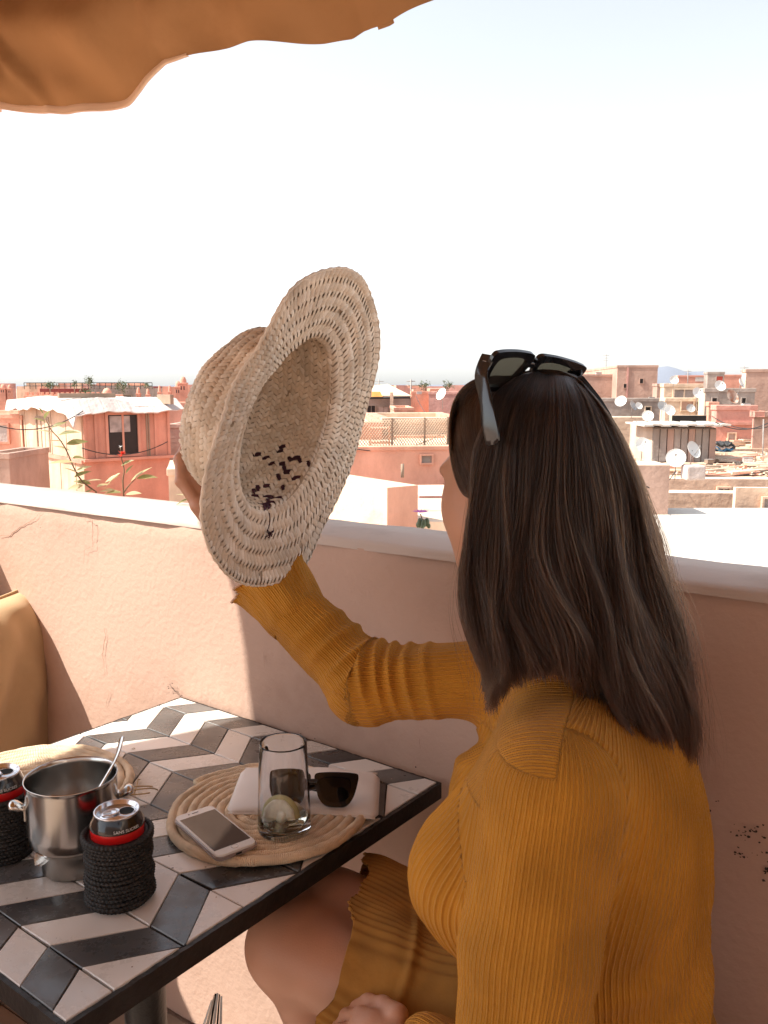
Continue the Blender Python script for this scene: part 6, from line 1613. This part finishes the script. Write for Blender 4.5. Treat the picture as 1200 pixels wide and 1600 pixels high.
b = building('house', 'pink terraced house with one cream framed window', 1120, 24, math.radians(-3), 1112, 1182, 640, -8, (C_['pink'], C_['pink'], C_['roof'])); opening(b, 'r', 1138, 1149, 677, 689, m=C_['grey'], frame=C_['cream'], bars=0); strip(b, 'r', 0, b['R'], b['z1']-b['zb']-.42, b['z1']-b['zb']-.34, -.08, 0, 'ledge', C_['pink'])
b = building('house', 'narrow salmon pier at the left of the pink terraced house', 1108, 27, math.radians(-3), 1104, 1122, 634, -8, (S2, S2, C_['roof']))
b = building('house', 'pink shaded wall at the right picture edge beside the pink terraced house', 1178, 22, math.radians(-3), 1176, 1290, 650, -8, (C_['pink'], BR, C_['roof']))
# tin roofed shed
b = building('tin_shed', 'ramshackle grey shed with a ragged white tin roof', 1020, 19, math.radians(-2), 985, 1119, 668, -8, (C_['roof'], C_['grey'], C_['roof']), rim=False, cat='shed')
H = b['z1']-b['zb']
for i in range(9):
    u = b['R']*i/9; strip(b, 'r', u+.01, u+b['R']/9-.01, H-.75, H-.03, -.03-.015*(i % 3), 0, 'plank', [C_['grey'], C_['grey'], C_['brown']][i % 3])
for i in range(10):
    u0 = -.25+(b['R']+.45)*i/10; me = box_me('roof_sheet', (b['R']+.45)/10+.03, 1.7, .035, (u0+(b['R']+.45)/20, .55, H+.05+.02*(i % 2)), 0, Matrix.Rotation(random.uniform(-.01, .01), 3, 'Y')); obj('roof_sheet', me, C_['white'], b['o'])
b = building('house', 'low dark open shelter with a thin pale roof behind the tin shed', 1050, 23, math.radians(-2), 1046, 1104, 649, -8, (C_['roof'], C_['dark'], C_['roof']), rim=False, cat='shelter')
b = building('house', 'cream sunlit roof room left of the tin shed behind the dishes', 930, 25, math.radians(-2), 920, 1020, 652, -8, (C_['cream'], C_['cream'], C_['roof']), rim=False)
b = building('house', 'grey roof room with a small window behind the row of dishes', 935, 33, math.radians(-3), 930, 1042, 627, -8, (C_['grey'], C_['grey'], C_['roof'])); opening(b, 'r', 1008, 1016, 636, 642, m=C_['dark'], frame=C_['cream'], bars=0)
b = building('shaded_block', 'roof block just right of the woman hair, its shade painted brown', 960, 11, math.radians(0), 940, 1047, 727, -8, (BR, BR, C_['roof']), rim=False, cat='outbuilding')  # brown walls carry the block's shade in their colour
# white terrace roof beyond the coping at the right, and peach parapets behind it
b = building('white_terrace', 'large bright white flat terrace roof beyond the coping on the right', 700, 5.2, math.radians(0), 690, 2000, 905, -8, (C_['white'], C_['white'], C_['white']), rim=False, cat='terrace')
dd = at(1100, 797, 11.5)
me = box2(dd[0]-5, dd[0]+8, dd[1]-9.0, dd[1], -8.2, dd[2], 0, 'slab'); bpy.data.objects.remove(b['o'].children[0]); b['o'].location = (0, 0, 0); b['o'].rotation_euler = (0, 0, 0)
v = [(at(870, 890, 4.6)[0], 3.6, dd[2]), (9, 1.6, dd[2]), (9.5, dd[1]+.2, dd[2]), (1.0, dd[1]+.2, dd[2])]; v = v+[(p[0], p[1], -8) for p in v]
obj('slab', pyd('slab', v, [(0, 1, 2, 3), (0, 4, 5, 1), (1, 5, 6, 2), (2, 6, 7, 3), (3, 7, 4, 0)]), C_['white'], b['o'])
b = building('parapet', 'peach terrace parapet with a small dark slot near the right edge', 1040, 12.5, math.radians(-3), 1030, 1290, 770, -8, (PE, PE, C_['roof']), rim=False, cat='parapet')
b = building('parapet', 'higher peach parapet row behind the first with a small barred window', 1043, 15, math.radians(-3), 1035, 1290, 748, -8, (PE, PE, C_['roof']), rim=False, cat='parapet'); opening(b, 'r', 1120, 1137, 763, 769, frame=PE, bars=1, m=C_['grey'])
b = building('outbuilding', 'peach box room with a grey opening at the right picture edge', 1150, 11.9, math.radians(-3), 1146, 1290, 762, -8, (C_['cream'], PE, C_['roof']), rim=False, cat='outbuilding'); opening(b, 'r', 1190, 1225, 779, 794, frame=PE, bars=0, m=C_['grey'])
# planked roofs with rubble and dark gaps
def planked(label, x0, x1, y, d, dep, n, seed):
    rn = random.Random(seed); A_ = at(x0, y, d); B_ = at(x1, y, d); r = empty('planked_roof', tuple(A_), label=label, cat='roof')
    body = box_me('walls', np.linalg.norm(B_-A_), dep, 3, tuple((A_+B_)/2+[0, dep/2, -1.52])); obj('walls', body, PE, r, world=True)
    for i in range(n):
        t = rn.random(); p = A_+(B_-A_)*t+np.array([0, rn.uniform(0, dep), rn.uniform(.01, .08)]); L = rn.uniform(.3, 1.3)
        me = box_me('plank', L, rn.uniform(.08, .22), rn.uniform(.03, .07), tuple(p), 0, Matrix.Rotation(rn.uniform(-.5, .5), 3, 'Z') @ Matrix.Rotation(rn.uniform(-.06, .06), 3, 'Y')); obj('plank', me, rn.choice([PE, C_['roof'], C_['cream'], C_['wood'], S2]), r, world=True)
    return r
r = planked('flat peach roof littered with planks behind the right parapets', 1046, 1290, 745, 16.5, 2.2, 46, 3)
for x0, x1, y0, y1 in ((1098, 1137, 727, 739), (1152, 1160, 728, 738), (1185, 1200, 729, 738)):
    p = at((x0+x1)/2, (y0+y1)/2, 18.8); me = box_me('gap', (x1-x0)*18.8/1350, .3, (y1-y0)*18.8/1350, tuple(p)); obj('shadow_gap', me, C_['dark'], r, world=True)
    for k in range(3): q = at(x0+(x1-x0)*(k+.5)/3, (y0+y1)/2, 18.6); obj('prop', box_me('prop', .03, .03, .18, tuple(q), 0, Matrix.Rotation(random.uniform(-.4, .4), 3, 'Y')), C_['wood'], r, world=True)
planked('second littered peach roof nearer the tin shed', 1046, 1290, 724, 19.2, 2.6, 46, 5); planked('third littered roof below the pink terraced house', 1110, 1290, 700, 22, 2.6, 30, 8)
def dish(x, y, rp, d, label, m='dish', az=0., half=False, grey=False, rust=False):
    c = at(x, y, d); R_ = rp*d/1350; r = empty('satellite_dish', tuple(c-[0, 0, R_*1.6]), label=label, cat='satellite dish', group='satellite dishes on the roofs')
    prof = [(R_*t, R_*.28*t*t) for t in np.linspace(0, 1, 7)]; prof += [(R_*1.01, R_*.30), (R_*.98, R_*.26)]+[(R_*t*.98, R_*(.28*t*t-.05)) for t in np.linspace(.95, 0, 5)]
    me = lathe('reflector', prof, 28); dirn = Vector((math.sin(az)*.9, -math.cos(az)*.9, .45)).normalized(); Mx = dirn.to_track_quat('Z', 'Y').to_matrix().to_4x4(); Mx.translation = Vector((c-np.array(dirn)*R_*.15).tolist()); me.transform(Mx)
    obj('reflector', me, C_['rust'] if rust else (C_['dishgrey'] if grey else C_['dish']), r, world=True)
    e = c+np.array(dirn)*R_*.95; s = c+np.array([0, 0, -R_*.95])
    obj('feed_arm', tube('arm', [s, e], R_*.04, 5), C_['metal'], r, world=True); obj('receiver', box_me('rec', R_*.16, R_*.16, R_*.22, tuple(e)), C_['metal'], r, world=True)
    obj('mast', tube('mast', [c-np.array(dirn)*R_*.1, c-np.array(dirn)*R_*.25-[0, 0, R_*.5], c-np.array(dirn)*R_*.25-[0, 0, R_*2.2]], R_*.05, 6), C_['metal'], r, world=True)
DL = [(690, 616, 10, 20, 'dish on a thin pole above the lattice screen beside the woman forehead', 0, 0, -.9), (970, 627, 9, 20, 'white dish just right of the hair below the tall brown block', 0, 0, -.5), (989, 634, 8, 24, 'grey dish seen from behind right of the hair', 1, 0, .8), (998, 634, 6, 23, 'small white dish beside the grey one right of the hair', 0, 0, .3),
      (1035, 635, 9, 20, 'grey dish left of the white dish above the tin shed', 1, 0, .3), (1046, 641, 9, 19.5, 'white dish just above the tin shed roof', 0, 0, .2), (1012, 650, 9, 21, 'low white dish half hidden behind the tin shed roof', 0, 0, -.2), (1053, 594, 7, 34, 'white dish on the cream rooms below the mountains', 0, 0, 0), (1090, 614, 9, 28, 'white dish on the cream wall of the grey brown block', 0, 0, .2),
      (1125, 603, 9, 28, 'white dish on top of the grey brown block', 0, 0, .1), (1158, 599, 8, 28, 'shaded white dish in front of the right edge block', 0, 0, .9), (1144, 620, 12, 26, 'large rusty centred dish on the grey brown block', 0, 1, .5), (1004, 695, 12, 12, 'white dish at the edge of the hair above the brown roof block', 0, 0, .1), (1056, 716, 15, 13, 'largest white dish on the roofs right of the hair', 0, 0, -.35), (1083, 703, 14, 14.5, 'large white dish facing up behind the largest one', 0, 0, .6), (1079, 638, 7, 29, 'small dish before the low cream room', 1, 0, 0)]
for x, y, rp, d, lb, g_, ru, az in DL: dish(x, y, rp, d, lb, az=az, grey=bool(g_), rust=bool(ru))
r = empty('water_tank', tuple(at(1083, 745, 13)), label='crumpled white sheet over a box below the largest dishes', cat='box')
me = box_me('sheet', .28, .3, .22, tuple(at(1083, 738, 12.9)), .03); me.transform(Matrix.Identity(4)); obj('sheet', me, C_['tarp'], r, world=True)
# cables sagging between roofs, clutter
def cable(label, a, b, sag=.25, r_=.012):
    a = at(*a); b = at(*b); r = empty('cable', tuple(a), label=label, cat='cable'); P = [a+(b-a)*t-np.array([0, 0, sag*4*t*(1-t)]) for t in np.linspace(0, 1, 16)]; obj('wire', tube('wire', P, r_, 4), C_['rail'], r, world=True)
cable('black cable sagging from the shack corner to the left picture edge', (130, 642, 21.8), (-20, 660, 20), .3); cable('black cable hanging across the front of the shack', (128, 700, 21.5), (262, 690, 23), .25)
cable('cable running from the two toned block to the lattice screen', (650, 618, 41), (700, 664, 20), .3); cable('cable crossing above the long salmon wall', (548, 700, 15.6), (700, 672, 18), .2, .008)
cable('cable from the tin shed roof to the right edge', (1118, 660, 18.6), (1230, 640, 22), .3); cable('cable from the largest dish across the brown block', (1056, 735, 12.6), (1010, 760, 10.9), .12, .008)
cable('loose cable lying across the littered peach roofs', (1090, 742, 15.5), (1230, 726, 17), .1, .010); cable('cable crossing the pink terraced house', (1112, 650, 23.5), (1210, 664, 21), .2)
def clutter(name, label, cat, x, y, d, w_, h, m, rz=0):
    p = at(x, y, d); s = d/1350; r = empty(name, tuple(p), label=label, cat=cat); obj('body', box_me('body', w_*s, w_*s*.7, h*s, tuple(p+[0, 0, h*s/2]), .01, Matrix.Rotation(rz, 3, 'Z')), m, r, world=True)
    obj('lid', box_me('lid', w_*s*1.08, w_*s*.76, h*s*.10, tuple(p+[0, 0, h*s*1.05]), .005, Matrix.Rotation(rz, 3, 'Z')), C_['metal'], r, world=True)
clutter('water_tank', 'grey water tank box on the roof left of the domed kiosk', 'water tank', 148, 628, 39, 9, 8, C_['grey'], .2); clutter('air_unit', 'pale box on the roof of the two toned block', 'box', 655, 616, 41, 8, 4, C_['tarp'])
clutter('crate', 'brown crate on the littered peach roof near the dishes', 'crate', 1108, 724, 18.5, 12, 6, C_['wood'], .3); clutter('crate', 'pale crate on the littered peach roof near the right edge', 'crate', 1168, 722, 18.7, 14, 7, C_['tarp'], -.2); clutter('water_tank', 'small white tank on the pink terraced house', 'water tank', 1165, 640, 25, 12, 9, C_['dish'])
clutter('air_unit', 'small grey box on the grey roof room behind the dishes', 'box', 1018, 627, 34, 9, 6, C_['grey']); clutter('crate', 'flat reddish box on top of the cream rooms', 'crate', 1070, 604, 37, 10, 4, SA); clutter('water_tank', 'low pale box on the lower brown wing', 'water tank', 935, 586, 50, 9, 4, C_['tarp'])
# loose rubble on the near right roofs
rr_ = random.Random(9); v = []; f = []
for _ in range(700):
    p = at(rr_.uniform(1048, 1290), 745-rr_.random()**1.3*45, 0); y_ = rr_.uniform(16.6, 22); z_ = {0: at(1100, 745, 16.5)[2], 1: at(1100, 724, 19.2)[2]}[0 if y_ < 18.8 else 1]; x_ = rr_.uniform(5.6, 11)
    c = np.array([x_, y_, z_+.01]); s_ = rr_.uniform(.02, .09); k = len(v)
    for q in ((1, 0, 0), (-.6, .8, 0), (-.5, -.9, .1), (0, 0, .8)): v.append(c+np.array(q)*s_*rr_.uniform(.6, 1.3))
    f += [(k, k+2, k+1), (k, k+1, k+3), (k+1, k+2, k+3), (k+2, k, k+3)]
tag(obj('rubble', pyd('rubble', v, f), C_['roof']), 'loose rubble scattered over the littered peach roofs', 'rubble', kind='stuff')
# laundry line on the left terrace block
def laundry(label, x0, x1, y, d, cols):
    a = at(x0, y, d); b_ = at(x1, y, d); r = empty('laundry_line', tuple(a), label=label, cat='laundry'); obj('rope', tube('rope', [a, (a+b_)/2-[0, 0, .06], b_], .012, 4), C_['metal'], r, world=True)
    n = len(cols)
    for i, m in enumerate(cols):
        t0 = (i+.12)/n; t1 = (i+.86)/n; hh = (.5+.3*((i*7) % 3))*d/40; v = []; f = []
        for q in range(7):
            for w_ in range(5): t_ = t0+(t1-t0)*q/6; v.append(a+(b_-a)*t_+np.array([0, .05*math.sin(q*1.7+w_), -.03-hh*w_/4]))
        for q in range(6):
            for w_ in range(4): f.append((q*5+w_, q*5+5+w_, q*5+6+w_, q*5+w_+1))
        obj('garment', pyd('garment', v, f, True), m, r, world=True)
laundry('white and blue washing on a line left of the cream awning', 556, 590, 612, 48, [C_['tarp'], C_['blue'], C_['dish'], C_['red']]); laundry('pale washing on a line above the cream rooms on the right', 1040, 1062, 598, 40, [C_['dish'], C_['tarp'], C_['orange']])
# laundry and blue black sheet on the ledge by the pink house
r = empty('folded_sheets', tuple(at(1128, 698, 21.2)), label='white and dark blue sheets piled on the roof below the pink terraced house', cat='sheets')
for k, mm in enumerate((C_['blue'], C_['tarp'], C_['rail'])):
    v = []; f = []
    for i in range(13):
        for j in range(5): p = at(1121+i*2.4, 700-k*3, 21.2-.02*k); v.append(p+np.array([0, j*.12, .05*math.sin(i*1.3+k)+.04*math.sin(j*2+i)]))
    for i in range(12):
        for j in range(4): f.append((i*5+j, i*5+5+j, i*5+6+j, i*5+j+1))
    o = obj('sheet', pyd('sheet', v, f, True), mm, r, world=True); o.modifiers.new('s', 'SOLIDIFY').thickness = .05
# distant skyline: small blocks
rn = random.Random(11)
for i in range(74):
    x = rn.choice([rn.uniform(-20, 300), rn.uniform(560, 760), rn.uniform(900, 1230), rn.uniform(-100, 1300)]); d = rn.uniform(75, 190); wd_ = rn.uniform(8, 34); yt = rn.uniform(598.5, 607)
    if 500 < x < 760: yt = rn.uniform(601, 609)
    kd = rn.choice([('peach and salmon', (PE, SA, C_['roof'])), ('bright salmon', (S2, S2, C_['roof'])), ('cream and peach', (C_['cream'], PE, C_['roof'])), ('brown and mauve', (BR, C_['mauve'], C_['roof']))])
    building('far_house', 'small hazy %s house block on the far skyline' % kd[0], x, d, math.radians(rn.uniform(-12, 12)), x-4, x+wd_, yt, GZ_, kd[1], rim=False, group='small far %s houses on the skyline' % kd[0])
# trees and shrubs on the skyline
def bush(label, x, y, d, rx, ry, n=260, name='shrub'):
    c = at(x, y, d); r = empty(name, tuple(c-[0, 0, ry*d/1350+.4]), label=label, cat='plant'); v = []; f = []
    for i in range(n):
        th = rn.uniform(0, 6.28); ph = math.acos(rn.uniform(-1, 1)); q = rn.random()**.4; cl = 1+.35*math.sin(th*3+ph*4)
        p = c+np.array([math.cos(th)*math.sin(ph)*rx*cl, math.sin(th)*math.sin(ph)*rx, math.cos(ph)*ry*cl])*q*d/1350; s = d/1350*rn.uniform(.7, 1.5)
        a = np.array([rn.gauss(0, 1) for _ in range(3)]); b_ = np.array([rn.gauss(0, 1) for _ in range(3)]); k = len(v); v += [p, p+nrm(a)*s*2, p+nrm(b_)*s*2]; f.append((k, k+1, k+2))
    obj('foliage', pyd('foliage', v, f), C_['green'], r, world=True, kind='stuff')
    obj('stem', tube('stem', [c-[0, 0, ry*d/1350+.6], c+[0, 0, ry*.3*d/1350]], .04, 5), C_['wood'], r, world=True)
bush('pale feathery small tree above the railing on the left skyline', 140, 596, 60, 8, 9, 200, 'small_tree'); bush('rounded grey green shrub on the railed terrace', 190, 604, 58, 11, 10); bush('low dark shrub at the left end of the black railing', 78, 602, 59, 10, 5); bush('spiky dark plant in the middle of the black railing', 116, 600, 60, 5, 6, 90); bush('small shrub at the right end of the black railing', 229, 603, 60, 6, 5, 90); bush('low green shrub below the maroon wall', 135, 613, 50, 10, 6); bush('tree on the skyline beside the thin dark pole', 662, 602, 90, 10, 6, 150, 'small_tree'); bush('tree on the skyline right of the dish', 700, 602, 95, 9, 7, 150, 'small_tree')
# mountains far behind
def mountains():
    v = []; f = []; n = 160; D_ = 3600
    prof = [(-400, 603), (300, 602), (880, 601), (960, 590), (1000, 582), (1020, 577), (1035, 573), (1048, 572), (1062, 576), (1078, 583), (1092, 579), (1105, 581), (1125, 588), (1150, 594), (1200, 598), (1500, 602), (1800, 603)]
    for i in range(n+1):
        x = -400+2200*i/n; y = np.interp(x, [p[0] for p in prof], [p[1] for p in prof])-.7*math.sin(i*1.7)-.5*math.sin(i*.63); p = at(x, y, D_); v += [(p[0], p[1]-700, GZ_-3), (p[0], p[1]-250, (p[2]+GZ_)/2), tuple(p), (p[0], p[1]+800, GZ_-3)]
    for i in range(n):
        for k in range(3): f.append((4*i+k, 4*i+4+k, 4*i+5+k, 4*i+k+1))
    obj('mountains', pyd('mountains', v, f, True), pm('mountain_haze_blue', (.15, .17, .22), scale=.004, bump=0), kind='structure')  # blue of the distance haze put into the rock colour
mountains()
# haze in one closed box round everything
hz = obj('haze', box2(-4300, 4300, -260, 5200, GZ_-4.5, 190, 0, 'haze'), None, kind='stuff')
hmat = bpy.data.materials.new('haze'); hmat.use_nodes = True; t = hmat.node_tree; t.nodes.remove(t.nodes['Principled BSDF']); pv = t.nodes.new('ShaderNodeVolumePrincipled'); pv.inputs['Density'].default_value = HAZE; pv.inputs['Color'].default_value = (.88, .93, 1, 1); pv.inputs['Anisotropy'].default_value = .2
t.links.new(pv.outputs[0], [n for n in t.nodes if n.type == 'OUTPUT_MATERIAL'][0].inputs['Volume']); hz.data.materials.append(hmat)
if HAZE == 0: bpy.data.objects.remove(hz)

# ------------------------------------------------------------------ plants behind the coping
M['leaf'] = mat('leaf', (.22, .22, .09), .5, var=.3, scale=25); M['leaf2'] = mat('leaf_pale', (.45, .42, .24), .5, var=.25, scale=25); M['stem'] = mat('stem', (.20, .13, .07), .7); M['petal_r'] = mat('petal_red', (.55, .05, .03), .6, var=.2, scale=40); M['petal_w'] = mat('petal_white', (.7, .7, .68), .6); M['petal_p'] = mat('petal_purple', (.50, .17, .62), .6, var=.15); M['cactus'] = mat('succulent', (.13, .20, .12), .5, var=.25, scale=20)
for k_ in ('leaf', 'leaf2', 'petal_p', 'petal_r'): translucent(M[k_], tuple(min(1, x*1.3) for x in M[k_].node_tree.nodes['Principled BSDF'].inputs['Base Color'].links[0].from_node.color_ramp.elements[1].color[:3]), .3)
def leaf_me(L, W, curl=.25):
    v = []; f = []
    for i in range(7):
        t = i/6; w_ = W*math.sin(math.pi*min(.98, max(.02, t))**.8)*.5
        for s in (-1, 0, 1): v.append((L*t, s*w_, -curl*L*t*t+.25*abs(s)*w_))
    for i in range(6):
        for s in range(2): a = i*3+s; f.append((a, a+1, a+4, a+3))
    return pyd('leaf', v, f, True)
leafA = leaf_me(.05, .018); leafA.materials.append(M['leaf']); leafB = leaf_me(.05, .020, .1); leafB.materials.append(M['leaf2'])
def put_leaf(par, p, d, s, me):
    o = bpy.data.objects.new('leaf', me); col.objects.link(o); o.parent = par; q = Vector(nrm(d).tolist()).to_track_quat('X', 'Z'); o.rotation_euler = (q @ Vector((0, 0, 1)).rotation_difference(Vector((0, 0, 1)))).to_euler(); o.location = Vector((np.array(p)-np.array(par.location)).tolist()); o.scale = (s, s, s); o.rotation_euler.rotate_axis('X', rn.uniform(-.9, .9))
def pot_for(par, p):
    me = lathe('flower_pot', [(0, -.30), (.07, -.30), (.095, -.10), (.10, -.10), (.10, -.085), (.088, -.085), (0, -.10)], 20); o = obj('pot', me, SA, par)
def pl_plant(label, stems, leaves, dep, cat='plant', name='potted_plant', pt=True, extra=None):
    base = at(stems[0][0][0], stems[0][0][1], dep); r = empty(name, tuple(base), label=label, cat=cat)
    T = [smooth_path(np.array([at(x, y, dep) for x, y in S_q]+[]), 14) for S_q in stems]
    root = base-np.array([0, -.02, .14]); T[0] = np.concatenate([[root], T[0]])
    for q in T[1:]: pass
    obj('stem', join('stem', [tube('s', q, np.linspace(.0024, .0011, len(q)), 6) for q in T]), M['stem'], r, world=True)
    for x, y, ang, s, k in leaves: s *= 1.0; put_leaf(r, at(x, y, dep)+[0, rn.uniform(-.01, .01), 0], (math.cos(math.radians(ang)), rn.uniform(-.5, .3), math.sin(math.radians(ang))), s, leafA if k == 0 else leafB)
    if pt: obj('pot', lathe('pot', [(0, -.34), (.05, -.34), (.07, -.12), (.075, -.12), (.075, -.10), (.066, -.10), (0, -.115)], 20), SA, r)
    return r
DP = 2.33
pl_plant('arching plant with pale yellow green leaves rising behind the coping at the left', [[(150, 768), (128, 752), (114, 728), (104, 704), (92, 685), (80, 672), (70, 652)]],
   [(150, 762, 20, 1.1, 1), (140, 757, 160, .9, 0), (134, 752, 10, .9, 1), (125, 742, 150, 1.0, 1), (120, 735, 20, .8, 1), (116, 722, 175, 1.25, 1), (113, 716, 10, 1.0, 0), (108, 705, 160, 1.0, 1), (104, 694, 15, 1.1, 0), (98, 690, 170, .8, 1), (92, 680, 20, 1.2, 0), (84, 676, 165, .9, 1), (80, 668, 30, .8, 0), (74, 660, 150, .7, 0), (70, 654, 60, .6, 0), (68, 646, 110, .4, 0), (145, 765, 200, .8, 0), (130, 758, 195, .9, 1), (118, 745, 30, .9, 0), (156, 768, 5, 1.1, 1)], DP)
r = pl_plant('small flowering plant with a red and white blossom behind the coping', [[(193, 770), (192, 750), (194, 735), (190, 716), (188, 705)], [(193, 770), (202, 758), (212, 748)]],
   [(186, 740, 215, 1.3, 1), (189, 728, 35, .8, 0), (184, 744, 200, .9, 1), (205, 752, 40, 1.3, 1), (213, 748, 15, 1.1, 0), (196, 740, 60, .6, 0), (190, 770, 170, .9, 0), (198, 772, 10, .9, 1), (180, 768, 150, .8, 0)], DP-.04)
c0 = at(190, 710, DP-.04); cw = at(188, 698, DP-.04)
for cc, mm, R0, n_ in ((c0, 'petal_r', .012, 16), (cw, 'petal_w', .006, 8)):
    v = []; f = []
    for i in range(n_):
        a = rn.uniform(0, 6.28); e = rn.uniform(-.6, 1.2); d_ = np.array([math.cos(a)*math.cos(e), math.sin(a)*math.cos(e), math.sin(e)]); s_ = nrm(np.cross(d_, [0.1, .2, 1])); k = len(v); v += [cc, cc+d_*R0*.6+s_*R0*.35, cc+d_*R0*1.2, cc+d_*R0*.6-s_*R0*.35]; f.append((k, k+1, k+2, k+3))
    obj('blossom', pyd('bl', v, f), M[mm], r, world=True)
obj('blossom_stem', tube('bs', [at(189, 706, DP-.04), at(188, 700, DP-.04)], .0012, 5), M['stem'], r, world=True)
pl_plant('low green leaves on the coping beside the raised fingers', [[(304, 776), (302, 770)]], [(304, 774, 100, .9, 0), (300, 776, 160, .7, 1), (308, 778, 60, .8, 0), (298, 779, 190, .7, 0), (303, 770, 130, .7, 1)], 1.93, pt=False)
# succulent with a purple flower
r = empty('succulent', tuple(at(661, 826, 1.66)), label='small succulent with fleshy green pads and one purple flower on the coping edge', cat='plant')
for x, y, rx, ry, dd in ((656, 817, 4.2, 8, 0), (662, 818, 4, 7, -.006), (667, 816, 4.2, 7, 0), (653, 820, 3, 5, .006), (670, 822, 3, 4, 0), (660, 823, 3, 4, -.01)):
    obj('pad', ell_me('pad', at(x, y, 1.66+dd), (rx*1.66/1350, .005, ry*1.66/1350), [CX, CF, CU], 12), M['cactus'], r, world=True)
obj('stalk', tube('stalk', [at(660, 812, 1.66), at(657, 803, 1.66)], .0012, 5), M['stem'], r, world=True)
v = []; f = []; cc = at(658, 801, 1.66)
for i in range(30):
    a = 2*math.pi*i/30; d_ = nrm([math.cos(a), math.sin(a), .25]); s_ = nrm(np.cross(d_, [0, 0, 1])); k = len(v); v += [cc, cc+d_*.010+s_*.0012, cc+d_*.019*rn.uniform(.85, 1.1)+[0, 0, rn.uniform(-.002, .002)], cc+d_*.010-s_*.0012]; f.append((k, k+1, k+2, k+3))
obj('flower', pyd('fl', v, f), M['petal_p'], r, world=True)
